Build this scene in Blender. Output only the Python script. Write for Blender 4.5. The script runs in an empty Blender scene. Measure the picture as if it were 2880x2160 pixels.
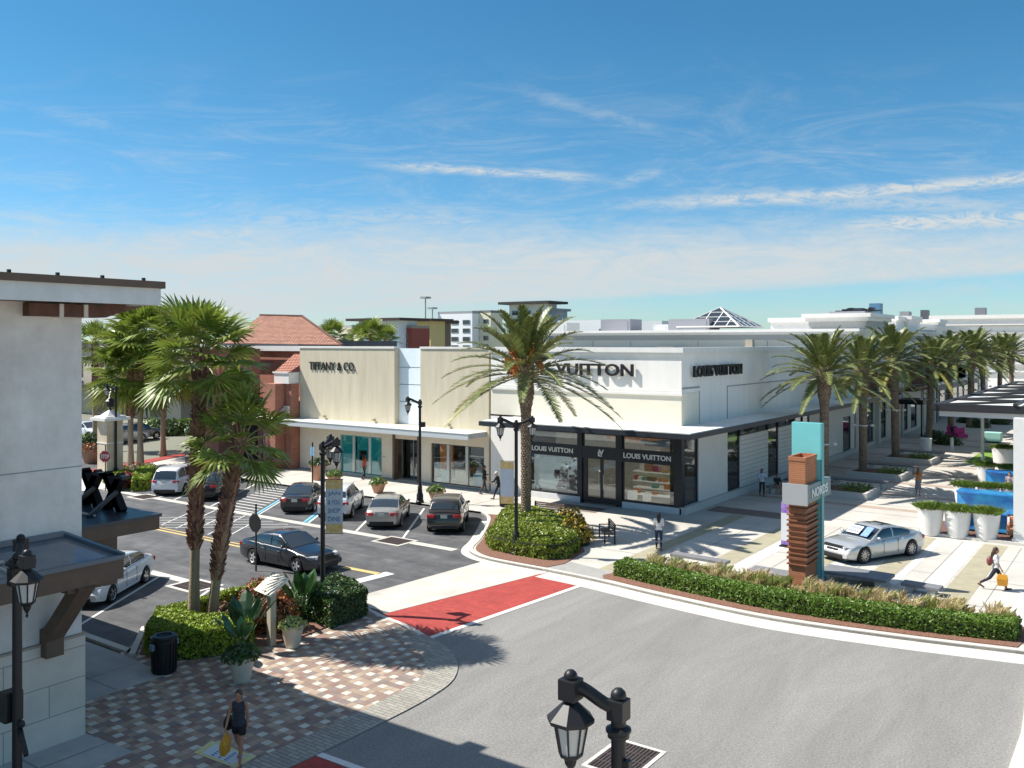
import bpy, bmesh, math, random
from mathutils import Vector, Matrix, noise
R=math.radians; rnd=random.Random(7)
sc=bpy.context.scene
# ---------------- camera, world, sun, exposure ----------------
F=1944.;HY=740.;CX=1106.;H=9.7;S_,C_=.5835,.8121     # picture frame 2212 px wide; street axes are world X and Y
cam=bpy.data.objects.new('camera',bpy.data.cameras.new('camera')); sc.collection.objects.link(cam)
cam.location=(0,0,H); cam.rotation_euler=(R(90),0,R(35.7)); cam.data.sensor_width=36; cam.data.lens=36*F/2212
cam.data.shift_y=-89.5/2212; cam.data.clip_start=.2; cam.data.clip_end=9000; sc.camera=cam
SUN_AZ=24.; SUN_EL=50.                                # shadows run toward (cos24, sin24)
sd=Vector((math.cos(R(SUN_AZ))*math.cos(R(SUN_EL)),math.sin(R(SUN_AZ))*math.cos(R(SUN_EL)),-math.sin(R(SUN_EL))))
sl=bpy.data.lights.new('sun','SUN'); sl.energy=4.7; sl.angle=R(.5); sl.color=(1,.955,.88)
so=bpy.data.objects.new('sun',sl); sc.collection.objects.link(so); so.rotation_euler=sd.to_track_quat('-Z','Y').to_euler()
w=bpy.data.worlds.new("World"); sc.world=w; w.use_nodes=True
nt=w.node_tree; nt.nodes.clear()
def N(nt,t,**k):
    n=nt.nodes.new(t)
    for a,b in k.items():
        if a.startswith('i_'):
            n.inputs[int(a[2:]) if a[2:].isdigit() else a[2:].replace('_',' ')].default_value=b
        else: setattr(n,a,b)
    return n
def M_(nt,op,a,b=None,c=None,clamp=False):
    n=nt.nodes.new('ShaderNodeMath'); n.operation=op; n.use_clamp=clamp
    for i,v in enumerate((a,b,c)):
        if v is None: continue
        if isinstance(v,(int,float)): n.inputs[i].default_value=v
        else: nt.links.new(v,n.inputs[i])
    return n.outputs[0]
def smooth(nt,v,a,b):
    n=nt.nodes.new('ShaderNodeMapRange'); n.interpolation_type='SMOOTHSTEP'
    nt.links.new(v,n.inputs[0]); n.inputs[1].default_value=a; n.inputs[2].default_value=b; return n.outputs[0]
out=N(nt,'ShaderNodeOutputWorld'); bg=N(nt,'ShaderNodeBackground'); nt.links.new(bg.outputs[0],out.inputs[0])
sky=N(nt,'ShaderNodeTexSky',sky_type='NISHITA'); sky.sun_disc=False; sky.sun_elevation=R(SUN_EL)
sky.sun_rotation=math.atan2(-sd.x,-sd.y); sky.air_density=1.0; sky.dust_density=.15; sky.ozone_density=2.5; sky.altitude=0
hs=N(nt,'ShaderNodeHueSaturation'); hs.inputs['Saturation'].default_value=1.12; hs.inputs['Value'].default_value=1.0
nt.links.new(sky.outputs[0],hs.inputs['Color'])
# clouds: masks laid on the sky by direction (tangent plane of the azimuth the clouds stand at)
tc=N(nt,'ShaderNodeTexCoord'); mp=N(nt,'ShaderNodeMapping',vector_type='POINT'); mp.inputs['Rotation'].default_value=(0,0,-R(35.7))
nt.links.new(tc.outputs['Generated'],mp.inputs[0]); sp=N(nt,'ShaderNodeSeparateXYZ'); nt.links.new(mp.outputs[0],sp.inputs[0])
yy=M_(nt,'MAXIMUM',sp.outputs[1],.05)
U=M_(nt,'DIVIDE',sp.outputs[0],yy); V=M_(nt,'DIVIDE',sp.outputs[2],yy)    # tan azimuth, tan height
px=M_(nt,'MULTIPLY_ADD',U,F,CX); py=M_(nt,'MULTIPLY_ADD',V,-F,HY)
def cnoise(sx,sy,det=6,rough=.6,off=0,dist=0.):
    cb=N(nt,'ShaderNodeCombineXYZ'); nt.links.new(M_(nt,'MULTIPLY',px,sx/1000),cb.inputs[0]); nt.links.new(M_(nt,'MULTIPLY_ADD',py,sy/1000,off),cb.inputs[1])
    n=N(nt,'ShaderNodeTexNoise'); n.inputs['Scale'].default_value=1; n.inputs['Detail'].default_value=det; n.inputs['Roughness'].default_value=rough; n.inputs['Distortion'].default_value=dist
    nt.links.new(cb.outputs[0],n.inputs['Vector']); return n.outputs[0]
w1=M_(nt,'MULTIPLY_ADD',cnoise(3,7,5,.6,3),70,-35)
w1=M_(nt,'ADD',w1,M_(nt,'MULTIPLY_ADD',cnoise(6,22,7,.7,33,1.2),120,-60)); w1d=M_(nt,'MULTIPLY',w1,.12)
# bank: upper limit ~y 520 rising/falling, lower limit runs up to the right
lowl=M_(nt,'MULTIPLY_ADD',px,-.062,733)                # lower edge
low=smooth(nt,M_(nt,'SUBTRACT',M_(nt,'ADD',lowl,w1d),py),-5,22)
lft=smooth(nt,px,1500,700); low=M_(nt,'MAXIMUM',low,M_(nt,'MULTIPLY',lft,smooth(nt,py,745,630)))
upl=M_(nt,'ADD',py,w1); up=smooth(nt,upl,440,565)
ten=M_(nt,'MULTIPLY_ADD',smooth(nt,cnoise(4,16,8,.72,1,1.5),.36,.62),.3,.7)
bank=M_(nt,'MULTIPLY',M_(nt,'MULTIPLY',low,up),ten,clamp=True)
def streak(x0,y0,x1,y1,wd,amp,curve=0,seed=0):
    t=M_(nt,'DIVIDE',M_(nt,'SUBTRACT',px,x0),x1-x0)
    yl=M_(nt,'MULTIPLY_ADD',t,y1-y0,y0)
    if curve: yl=M_(nt,'ADD',yl,M_(nt,'MULTIPLY',M_(nt,'MULTIPLY',t,M_(nt,'SUBTRACT',1,t)),curve*4))
    dy=M_(nt,'ABSOLUTE',M_(nt,'SUBTRACT',M_(nt,'ADD',py,M_(nt,'MULTIPLY',w1,.18)),yl))
    m=smooth(nt,dy,wd,0); e=M_(nt,'MULTIPLY',smooth(nt,t,-.05,.3),smooth(nt,t,1.05,.75))
    n=smooth(nt,cnoise(9,34,7,.75,seed,2.),.3,.62)
    return M_(nt,'MULTIPLY',M_(nt,'MULTIPLY',m,e),M_(nt,'MULTIPLY',n,amp))
tot=bank
for a in ((780,354,1310,384,15,.95,0,11),(1260,442,2700,318,23,1.1,26,5),(1500,420,2250,448,34,.6,0,8),(1720,500,2500,462,34,1.15,-6,9),(1500,560,2500,500,40,.8,0,15),(840,490,1080,474,12,.6,0,17),
          (320,515,590,498,30,.9,0,21),(-250,528,150,520,28,.8,0,23),(1100,190,1450,290,26,.28,0,29),(400,480,1100,470,45,.5,0,31),(1650,545,2500,515,30,.6,0,37),(100,250,250,268,25,.2,0,41),(1330,395,1440,368,16,.4,0,43)):
    tot=M_(nt,'MAXIMUM',tot,streak(*a))
veil=M_(nt,'MULTIPLY',smooth(nt,cnoise(2.2,11,8,.75,50,2.),.42,.8),M_(nt,'MULTIPLY',smooth(nt,py,60,430),.42))
tot=M_(nt,'ADD',tot,M_(nt,'MULTIPLY',veil,M_(nt,'SUBTRACT',1,tot,clamp=True)),clamp=True)
tot=M_(nt,'MAXIMUM',tot,M_(nt,'MULTIPLY',smooth(nt,sp.outputs[2],.55,.8),.38))   # unseen cloud veil added overhead to lift the fill light
tot=M_(nt,'MULTIPLY',tot,smooth(nt,sp.outputs[2],-.01,.02))
tint=N(nt,'ShaderNodeMix',data_type='RGBA',blend_type='MULTIPLY'); tint.inputs[0].default_value=1
nt.links.new(hs.outputs[0],tint.inputs[6]); tg_=N(nt,'ShaderNodeMix',data_type='RGBA'); nt.links.new(smooth(nt,sp.outputs[2],0,.32),tg_.inputs[0]); tg_.inputs[6].default_value=(.50,.70,.86,1); tg_.inputs[7].default_value=(.36,.70,.76,1); tu_=N(nt,'ShaderNodeMix',data_type='RGBA'); nt.links.new(smooth(nt,sp.outputs[2],.52,.75),tu_.inputs[0]); nt.links.new(tg_.outputs[2],tu_.inputs[6]); tu_.inputs[7].default_value=(.85,.88,.88,1); nt.links.new(tu_.outputs[2],tint.inputs[7])  # tu_: overhead tint kept near neutral, out of view, to lift the fill
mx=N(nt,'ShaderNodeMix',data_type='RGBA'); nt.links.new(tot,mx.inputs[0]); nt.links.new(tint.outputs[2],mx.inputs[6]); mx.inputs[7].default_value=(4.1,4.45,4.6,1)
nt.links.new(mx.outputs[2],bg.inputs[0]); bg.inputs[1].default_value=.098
sc.view_settings.view_transform='Standard'; sc.view_settings.look='None'; sc.view_settings.exposure=.7; sc.view_settings.gamma=1
sc.render.resolution_x=1024; sc.render.resolution_y=768
# ---------------- point helpers ----------------
def ray(x):
    k=(x-CX)/F; return C_*k-S_, S_*k+C_
def G(x,y,h=0):
    d=F*(H-h)/(y-HY); r=ray(x); return (r[0]*d, r[1]*d)
def onY(x,y,Y): r=ray(x); d=Y/r[1]; return (r[0]*d, H-(y-HY)/F*d)
def onX(x,y,X): r=ray(x); d=X/r[0]; return (r[1]*d, H-(y-HY)/F*d)
def atd(x,d): r=ray(x); return (r[0]*d, r[1]*d)
def zat(y,d): return H-(y-HY)/F*d
# ---------------- materials ----------------
MATS={}
def mat(name,col,rough=.7,var=0.,vscale=3.,metal=0.,bump=0.,bscale=20.,island=0.,coat=0.,spec=.5,col2=None,streakz=False,det=5,emit=0,macro=0,mscale=(.15,.15,.15)):
    if name in MATS: return MATS[name]
    m=bpy.data.materials.new(name); m.use_nodes=True; t=m.node_tree; b=t.nodes['Principled BSDF']
    b.inputs['Roughness'].default_value=rough; b.inputs['Metallic'].default_value=metal; b.inputs['Specular IOR Level'].default_value=spec
    b.inputs['Coat Weight'].default_value=coat; b.inputs['Coat Roughness'].default_value=.05
    c=(*col,1); b.inputs['Base Color'].default_value=c; g=N(t,'ShaderNodeNewGeometry'); src=None
    if var or col2:
        n=N(t,'ShaderNodeTexNoise'); n.inputs['Scale'].default_value=vscale; n.inputs['Detail'].default_value=det; n.inputs['Roughness'].default_value=.65
        if streakz:
            mp=N(t,'ShaderNodeMapping'); mp.inputs['Scale'].default_value=(1,1,.12); t.links.new(g.outputs['Position'],mp.inputs[0]); t.links.new(mp.outputs[0],n.inputs['Vector'])
        else: t.links.new(g.outputs['Position'],n.inputs['Vector'])
        x=N(t,'ShaderNodeMix',data_type='RGBA'); r=N(t,'ShaderNodeMapRange'); r.inputs[1].default_value=.32; r.inputs[2].default_value=.68; t.links.new(n.outputs[0],r.inputs[0]); t.links.new(r.outputs[0],x.inputs[0])
        c2=col2 or tuple(v*(1+var) for v in col); c1=col if col2 else tuple(v*(1-var) for v in col)
        x.inputs[6].default_value=(*c1,1); x.inputs[7].default_value=(*c2,1); src=x.outputs[2]
    if macro:
        mp2=N(t,'ShaderNodeMapping'); mp2.inputs['Scale'].default_value=mscale; t.links.new(g.outputs['Position'],mp2.inputs[0]); n2=N(t,'ShaderNodeTexNoise'); n2.inputs['Scale'].default_value=1; n2.inputs['Detail'].default_value=9; n2.inputs['Roughness'].default_value=.7; n2.inputs['Distortion'].default_value=.6; t.links.new(mp2.outputs[0],n2.inputs['Vector'])
        h2=N(t,'ShaderNodeHueSaturation'); r3=N(t,'ShaderNodeMapRange'); r3.inputs[1].default_value=.3; r3.inputs[2].default_value=.7; r3.inputs[3].default_value=1-macro; r3.inputs[4].default_value=1+macro; t.links.new(n2.outputs[0],r3.inputs[0]); t.links.new(r3.outputs[0],h2.inputs['Value'])
        if src: t.links.new(src,h2.inputs['Color'])
        else: h2.inputs['Color'].default_value=c
        src=h2.outputs[0]
    if island:
        h=N(t,'ShaderNodeHueSaturation')
        if src: t.links.new(src,h.inputs['Color'])
        else: h.inputs['Color'].default_value=c
        r=N(t,'ShaderNodeMapRange'); r.inputs[3].default_value=1-island; r.inputs[4].default_value=1+island; t.links.new(g.outputs['Random Per Island'],r.inputs[0]); t.links.new(r.outputs[0],h.inputs['Value'])
        r2=N(t,'ShaderNodeMapRange'); r2.inputs[3].default_value=.5-island*.06; r2.inputs[4].default_value=.5+island*.03; t.links.new(g.outputs['Random Per Island'],r2.inputs[0]); t.links.new(r2.outputs[0],h.inputs['Hue']); src=h.outputs[0]
    if src: t.links.new(src,b.inputs['Base Color'])
    if bump:
        n=N(t,'ShaderNodeTexNoise'); n.inputs['Scale'].default_value=bscale; n.inputs['Detail'].default_value=4; t.links.new(g.outputs['Position'],n.inputs['Vector'])
        bp=N(t,'ShaderNodeBump'); bp.inputs['Strength'].default_value=bump; bp.inputs['Distance'].default_value=.03; t.links.new(n.outputs[0],bp.inputs['Height']); t.links.new(bp.outputs[0],b.inputs['Normal'])
    if emit: b.inputs['Emission Color'].default_value=c; b.inputs['Emission Strength'].default_value=emit
    MATS[name]=m; return m
def glassmat(name,tint=(.9,.95,.95),refl=.5,alpha=.55):
    m=bpy.data.materials.new(name); m.use_nodes=True; t=m.node_tree; t.nodes.remove(t.nodes['Principled BSDF']); o=t.nodes['Material Output']
    tr=N(t,'ShaderNodeBsdfTransparent'); tr.inputs[0].default_value=(*tint,1); gl=N(t,'ShaderNodeBsdfGlossy'); gl.inputs['Roughness'].default_value=.02; gl.inputs[0].default_value=(.9,.95,1,1)
    fr=N(t,'ShaderNodeFresnel'); fr.inputs[0].default_value=1.5; mixf=M_(t,'MULTIPLY_ADD',fr.outputs[0],.9,refl*.08,clamp=True)
    mx=N(t,'ShaderNodeMixShader'); t.links.new(mixf,mx.inputs[0]); t.links.new(tr.outputs[0],mx.inputs[1]); t.links.new(gl.outputs[0],mx.inputs[2]); t.links.new(mx.outputs[0],o.inputs[0]); MATS[name]=m; return m
def brickmat(name,c1,c2,mort,scale=1.,bw=.5,rh=.25,msz=.02,plane='XY',rough=.85,off=.5,rot=0.,bump=.3):
    m=bpy.data.materials.new(name); m.use_nodes=True; t=m.node_tree; b=t.nodes['Principled BSDF']; b.inputs['Roughness'].default_value=rough
    g=N(t,'ShaderNodeNewGeometry'); s=N(t,'ShaderNodeSeparateXYZ'); t.links.new(g.outputs['Position'],s.inputs[0]); cb=N(t,'ShaderNodeCombineXYZ')
    i={'X':0,'Y':1,'Z':2}; 
    if plane=='WZ': t.links.new(M_(t,'ADD',s.outputs[0],s.outputs[1]),cb.inputs[0]); t.links.new(s.outputs[2],cb.inputs[1])
    else: t.links.new(s.outputs[i[plane[0]]],cb.inputs[0]); t.links.new(s.outputs[i[plane[1]]],cb.inputs[1])
    mp=N(t,'ShaderNodeMapping'); mp.inputs['Rotation'].default_value=(0,0,R(rot)); t.links.new(cb.outputs[0],mp.inputs[0])
    k=N(t,'ShaderNodeTexBrick'); k.offset=off; k.inputs['Scale'].default_value=scale; k.inputs['Brick Width'].default_value=bw; k.inputs['Row Height'].default_value=rh; k.inputs['Mortar Size'].default_value=msz
    k.inputs['Color1'].default_value=(*c1,1); k.inputs['Color2'].default_value=(*c2,1); k.inputs['Mortar'].default_value=(*mort,1); k.inputs['Bias'].default_value=0
    t.links.new(mp.outputs[0],k.inputs['Vector'])
    n=N(t,'ShaderNodeTexNoise'); n.inputs['Scale'].default_value=1.2; n.inputs['Detail'].default_value=6; t.links.new(g.outputs['Position'],n.inputs['Vector'])
    h=N(t,'ShaderNodeHueSaturation'); t.links.new(k.outputs[0],h.inputs['Color']); r=N(t,'ShaderNodeMapRange'); r.inputs[3].default_value=.75; r.inputs[4].default_value=1.25; t.links.new(n.outputs[0],r.inputs[0]); t.links.new(r.outputs[0],h.inputs['Value'])
    t.links.new(h.outputs[0],b.inputs['Base Color'])
    bp=N(t,'ShaderNodeBump'); bp.inputs['Strength'].default_value=bump; bp.inputs['Distance'].default_value=.01; bp.invert=True; t.links.new(k.outputs[1],bp.inputs['Height']); t.links.new(bp.outputs[0],b.inputs['Normal'])
    MATS[name]=m; return m
# ---------------- object helpers ----------------
col=sc.collection
def tag(o,label=None,cat=None,group=None,kind=None):
    if label:o['label']=label
    if cat:o['category']=cat
    if group:o['group']=group
    if kind:o['kind']=kind
    return o
def thing(name,label,cat,loc=(0,0,0),rz=0,group=None,scale=1):
    o=bpy.data.objects.new(name,None); o.empty_display_size=.2; col.objects.link(o); o.location=(loc[0],loc[1],loc[2] if len(loc)>2 else 0); o.rotation_euler=(0,0,rz); o.scale=(scale,)*3
    return tag(o,label,cat,group)
class MB:
    def __init__(s): s.v=[];s.f=[]
    def quad(s,*p):
        n=len(s.v); s.v+= [tuple(q) for q in p]; s.f.append(tuple(range(n,n+len(p)))); return s
    def box(s,x0,x1,y0,y1,z0,z1,mt=None):
        if x0>x1:x0,x1=x1,x0
        if y0>y1:y0,y1=y1,y0
        n=len(s.v); P=[(x,y,z) for z in (z0,z1) for y in (y0,y1) for x in (x0,x1)]
        if mt is not None: P=[tuple(mt@Vector(p)) for p in P]
        s.v+=P; s.f+=[tuple(n+i for i in f) for f in ((0,2,3,1),(4,5,7,6),(0,1,5,4),(2,6,7,3),(0,4,6,2),(1,3,7,5))]; return s
    def bar(s,a,b,w,h):                    # box beam between two points
        a=Vector(a);b=Vector(b);d=(b-a);L=d.length; q=d.to_track_quat('X','Z').to_matrix().to_4x4(); q.translation=a
        return s.box(0,L,-w/2,w/2,-h/2,h/2,q)
    def prism(s,pts,z0,z1):
        n=len(s.v);k=len(pts); s.v+=[(p[0],p[1],z0) for p in pts]+[(p[0],p[1],z1) for p in pts]
        s.f.append(tuple(range(n+k-1,n-1,-1))); s.f.append(tuple(range(n+k,n+2*k)))
        s.f+=[(n+i,n+(i+1)%k,n+k+(i+1)%k,n+k+i) for i in range(k)]; return s
    def lathe(s,prof,c=(0,0,0),n=12,a0=0.):
        b=len(s.v)
        for r,z in prof:
            for i in range(n):
                a=a0+2*math.pi*i/n; s.v.append((c[0]+r*math.cos(a),c[1]+r*math.sin(a),c[2]+z))
        for j in range(len(prof)-1):
            for i in range(n): s.f.append((b+j*n+i,b+j*n+(i+1)%n,b+(j+1)*n+(i+1)%n,b+(j+1)*n+i))
        s.f.append(tuple(b+i for i in range(n-1,-1,-1))); s.f.append(tuple(b+(len(prof)-1)*n+i for i in range(n))); return s
    def tube(s,pts,rad,n=8,flat=1.):
        pts=[Vector(p) for p in pts]; b=len(s.v); K=len(pts)
        if not hasattr(rad,'__len__'): rad=[rad]*K
        up=None
        for j,p in enumerate(pts):
            d=(pts[min(j+1,K-1)]-pts[max(j-1,0)]).normalized()
            if up is None: up=Vector((0,0,1)) if abs(d.z)<.9 else Vector((0,1,0))
            sd_=d.cross(up)
            if sd_.length<1e-4: sd_=d.cross(Vector((1,0,0)))
            sd_.normalize(); u2=sd_.cross(d).normalized(); up=u2
            for i in range(n):
                a=2*math.pi*i/n; s.v.append(tuple(p+sd_*math.cos(a)*rad[j]+u2*math.sin(a)*rad[j]*flat))
        for j in range(K-1):
            for i in range(n): s.f.append((b+j*n+i,b+j*n+(i+1)%n,b+(j+1)*n+(i+1)%n,b+(j+1)*n+i))
        s.f.append(tuple(b+i for i in range(n-1,-1,-1))); s.f.append(tuple(b+(K-1)*n+i for i in range(n))); return s
    def ball(s,c,r,n=10,sq=(1,1,1)):
        m=n//2; b=len(s.v)
        for j in range(m+1):
            t=math.pi*j/m
            for i in range(n):
                a=2*math.pi*i/n; s.v.append((c[0]+r*sq[0]*math.sin(t)*math.cos(a),c[1]+r*sq[1]*math.sin(t)*math.sin(a),c[2]-r*sq[2]*math.cos(t)))
        for j in range(m):
            for i in range(n): s.f.append((b+j*n+i,b+j*n+(i+1)%n,b+(j+1)*n+(i+1)%n,b+(j+1)*n+i))
        return s
    def mesh(s,name,off=(0,0,0),sm=False):
        me=bpy.data.meshes.new(name); me.from_pydata([(v[0]-off[0],v[1]-off[1],v[2]-off[2]) for v in s.v],[],s.f)
        if sm: me.polygons.foreach_set('use_smooth',[True]*len(me.polygons))
        me.update(); return me
    def build(s,name,m,parent=None,world=True,sm=False,bev=0,kind=None,auto=False):
        off=(0,0,0)
        if parent is not None and world:
            r=parent
            while r.parent: r=r.parent
            off=r.location
        me=s.mesh(name,off,sm or auto)
        o=bpy.data.objects.new(name,me); col.objects.link(o); me.materials.append(m)
        if auto:
            bm=bmesh.new(); bm.from_mesh(me); bmesh.ops.remove_doubles(bm,verts=bm.verts,dist=1e-5); bmesh.ops.recalc_face_normals(bm,faces=bm.faces)
            for e in bm.edges:
                if len(e.link_faces)==2 and e.calc_face_angle()>R(38): e.smooth=False
            bm.to_mesh(me); bm.free()
        if bev:
            bm=bmesh.new(); bm.from_mesh(me); bmesh.ops.remove_doubles(bm,verts=bm.verts,dist=1e-5); bmesh.ops.recalc_face_normals(bm,faces=bm.faces)
            es=[e for e in bm.edges if len(e.link_faces)==2 and e.calc_face_angle()>R(30)]
            bmesh.ops.bevel(bm,geom=es,offset=bev,segments=2,profile=.6,affect='EDGES'); bm.to_mesh(me); bm.free()
        if parent is not None: o.parent=parent
        if kind: o['kind']=kind
        return o
def each(mb,name,m,parent,**k):
    """one object per connected piece of the builder"""
    n=len(mb.v); par=list(range(n))
    def fd(i):
        while par[i]!=i: par[i]=par[par[i]]; i=par[i]
        return i
    for f in mb.f:
        a=fd(f[0])
        for q in f[1:]: par[fd(q)]=a
    grp={}
    for f in mb.f: grp.setdefault(fd(f[0]),[]).append(f)
    os_=[]
    for fs in grp.values():
        b=MB(); ids=sorted({i for f in fs for i in f}); mp={i:j for j,i in enumerate(ids)}; b.v=[mb.v[i] for i in ids]; b.f=[tuple(mp[i] for i in f) for f in fs]; os_.append(b.build(name,m,parent,**k))
    return os_
MB.each=each
def struct(name,mb,m,**k): return mb.build(name,m,kind='structure',**k)
def dup(root,loc,rz=None,label=None,scale=None,group=None):
    r=root.copy(); col.objects.link(r); r.location=(loc[0],loc[1],loc[2] if len(loc)>2 else 0)
    if rz is not None: r.rotation_euler=(0,0,rz)
    if label: r['label']=label
    if group: r['group']=group
    if scale: r.scale=(scale,)*3
    for ch in list(root.children):
        c=ch.copy(); col.objects.link(c); c.parent=r
        for g in list(ch.children):
            d=g.copy(); col.objects.link(d); d.parent=c
    return r
def text(s,name,m,parent,pos,width,height,rot,depth=.03,bold=0.,align='c'):
    cu=bpy.data.curves.new(name,'FONT'); cu.body=s; cu.extrude=.05; cu.offset=bold; cu.resolution_u=3
    o=bpy.data.objects.new(name,cu); col.objects.link(o); bpy.context.view_layer.update()
    me=bpy.data.meshes.new_from_object(o.evaluated_get(bpy.context.evaluated_depsgraph_get())); bpy.data.objects.remove(o); bpy.data.curves.remove(cu)
    xs=[v.co.x for v in me.vertices]; ys=[v.co.y for v in me.vertices]; x0,x1,y0,y1=min(xs),max(xs),min(ys),max(ys)
    rm=rot.to_matrix() if hasattr(rot,'to_matrix') else Matrix.Rotation(rot,3,'Z')
    r=parent
    while r.parent: r=r.parent
    for v in me.vertices:
        q=Vector(((v.co.x-(x0+x1)/2)/(x1-x0)*width,(v.co.y-(y0+y1)/2)/(y1-y0)*height,v.co.z/.05*depth/2)); v.co=rm@q+Vector(pos)-(Vector(r.location) if r.rotation_euler.z==0 else Vector((0,0,0)))
    o=bpy.data.objects.new(name,me); col.objects.link(o); me.materials.clear(); me.materials.append(m); o.parent=parent; return o
from mathutils import Euler
FY=Euler((R(90),0,0)); FX=Euler((R(90),0,R(90))); BY=Euler((R(90),0,R(180)))
def wall(mb,ax,c,u0,u1,z0,z1,holes=(),t=.3):
    """wall sheet with thickness and openings; ax 'Y' faces -Y, ax 'X' faces +X"""
    P=(lambda u,z,d:(u,c+d,z)) if ax=='Y' else (lambda u,z,d:(c-d,u,z))
    us=sorted({u0,u1,*[h[0] for h in holes],*[h[1] for h in holes]}); zs=sorted({z0,z1,*[h[2] for h in holes],*[h[3] for h in holes]})
    for a,b in zip(us,us[1:]):
        for e,f in zip(zs,zs[1:]):
            mu,mz=(a+b)/2,(e+f)/2
            if any(h[0]<mu<h[1] and h[2]<mz<h[3] for h in holes): continue
            for d in (0,t): mb.quad(P(a,e,d),P(b,e,d),P(b,f,d),P(a,f,d))
    for h in list(holes)+[(u0,u1,z0,z1)]:
        a,b,e,f=h
        mb.quad(P(a,e,0),P(b,e,0),P(b,e,t),P(a,e,t)); mb.quad(P(a,f,0),P(b,f,0),P(b,f,t),P(a,f,t))
        mb.quad(P(a,e,0),P(a,f,0),P(a,f,t),P(a,e,t)); mb.quad(P(b,e,0),P(b,f,0),P(b,f,t),P(b,e,t))
    return mb
def pbox(mb,ax,c,u0,u1,z0,z1,d0,d1):       # box on a wall plane, d = depth behind the face (negative = proud)
    return mb.box(u0,u1,c+d0,c+d1,z0,z1) if ax=='Y' else mb.box(c-d1,c-d0,u0,u1,z0,z1)
def window(parent,ax,c,u0,u1,z0,z1,fm,gm,fw=.06,dep=.1,nu=1,nz=1,name='window'):
    b=MB()
    pbox(b,ax,c,u0,u1,z0,z0+fw,dep,dep+.08); pbox(b,ax,c,u0,u1,z1-fw,z1,dep,dep+.08)
    pbox(b,ax,c,u0,u0+fw,z0+fw,z1-fw,dep,dep+.08); pbox(b,ax,c,u1-fw,u1,z0+fw,z1-fw,dep,dep+.08)
    for i in range(1,nu):
        u=u0+(u1-u0)*i/nu; pbox(b,ax,c,u-fw/2,u+fw/2,z0+fw,z1-fw,dep,dep+.078)
    for i in range(1,nz):
        z=z0+(z1-z0)*i/nz; pbox(b,ax,c,u0+fw,u1-fw,z-fw/2,z+fw/2,dep+.002,dep+.076)
    o=b.build(name,fm,parent); g=MB(); pbox(g,ax,c,u0+fw*.5,u1-fw*.5,z0+fw*.5,z1-fw*.5,dep+.035,dep+.045); g.build('pane',gm,o); return o
# ---------------- shared materials ----------------
ASPH=mat('asphalt_dark',(.062,.062,.066),.85,col2=(.13,.129,.13),vscale=1.1,bump=.5,bscale=60,det=12,macro=.35,mscale=(.12,.9,.5))
ASPG=mat('asphalt_grey',(.185,.178,.165),.92,col2=(.325,.312,.292),vscale=16,bump=.9,bscale=45,det=14,macro=.17,mscale=(.6,.13,.5))
CONC=mat('concrete_cream',(.46,.43,.37),.85,col2=(.60,.57,.50),vscale=.7,bump=.15,bscale=30,det=10,macro=.14,mscale=(.6,.2,.5))
CONW=mat('concrete_white',(.54,.51,.455),.8,col2=(.64,.61,.55),vscale=.9,bump=.1,bscale=30,det=10)
PAVP=mat('plaza_concrete',(.46,.43,.38),.8,col2=(.56,.53,.475),vscale=.35,bump=.1,bscale=30,det=10,macro=.10,mscale=(.4,.4,.4))
PAVT=mat('plaza_tan_band',(.36,.325,.225),.85,var=.1,vscale=2,bump=.1)
PAVW=mat('plaza_white_band',(.64,.61,.56),.8,var=.05,vscale=2)
PAVD=mat('plaza_brown_band',(.20,.155,.13),.85,var=.15,vscale=3)
SIDE=mat('sidewalk_concrete',(.36,.36,.345),.85,col2=(.46,.455,.43),vscale=.8,bump=.15,bscale=30,det=10,macro=.15,mscale=(.5,.5,.5))
WHITE=mat('road_paint_white',(.70,.68,.64),.7,var=.07,vscale=6)
YEL=mat('road_paint_yellow',(.62,.45,.17),.7,var=.1,vscale=5)
BLUE=mat('road_paint_blue',(.16,.45,.62),.7,var=.1,vscale=5)
REDB=brickmat('red_brick_paving',(.34,.036,.030),(.43,.055,.042),(.22,.055,.045),1,.22,.11,.008,rot=0)
GREYB=brickmat('grey_brick_edge',(.29,.27,.23),(.38,.36,.30),(.15,.14,.13),1,.4,.13,.012,rot=0)
MULCH=mat('bark_mulch',(.13,.055,.035),.95,col2=(.30,.16,.11),vscale=14,bump=1,bscale=25)
BLK=mat('black_metal',(.012,.012,.014),.45,metal=.0,spec=.4)
DKGR=mat('dark_bronze_frame',(.016,.018,.024),.4,spec=.5)
BRN=mat('brown_wood',(.135,.085,.055),.6,var=.12,vscale=3)
STUC=mat('left_stucco',(.72,.66,.60),.9,col2=(.86,.80,.74),vscale=1.6,bump=.55,bscale=6,det=10,macro=.06,mscale=(1.2,1.2,.25))
GLASS=glassmat('clear_glass'); DGL=mat('dark_glass',(.02,.03,.04),.05,spec=.9)
FROST=mat('lantern_glass',(.55,.53,.50),.25,spec=.6)
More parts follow.
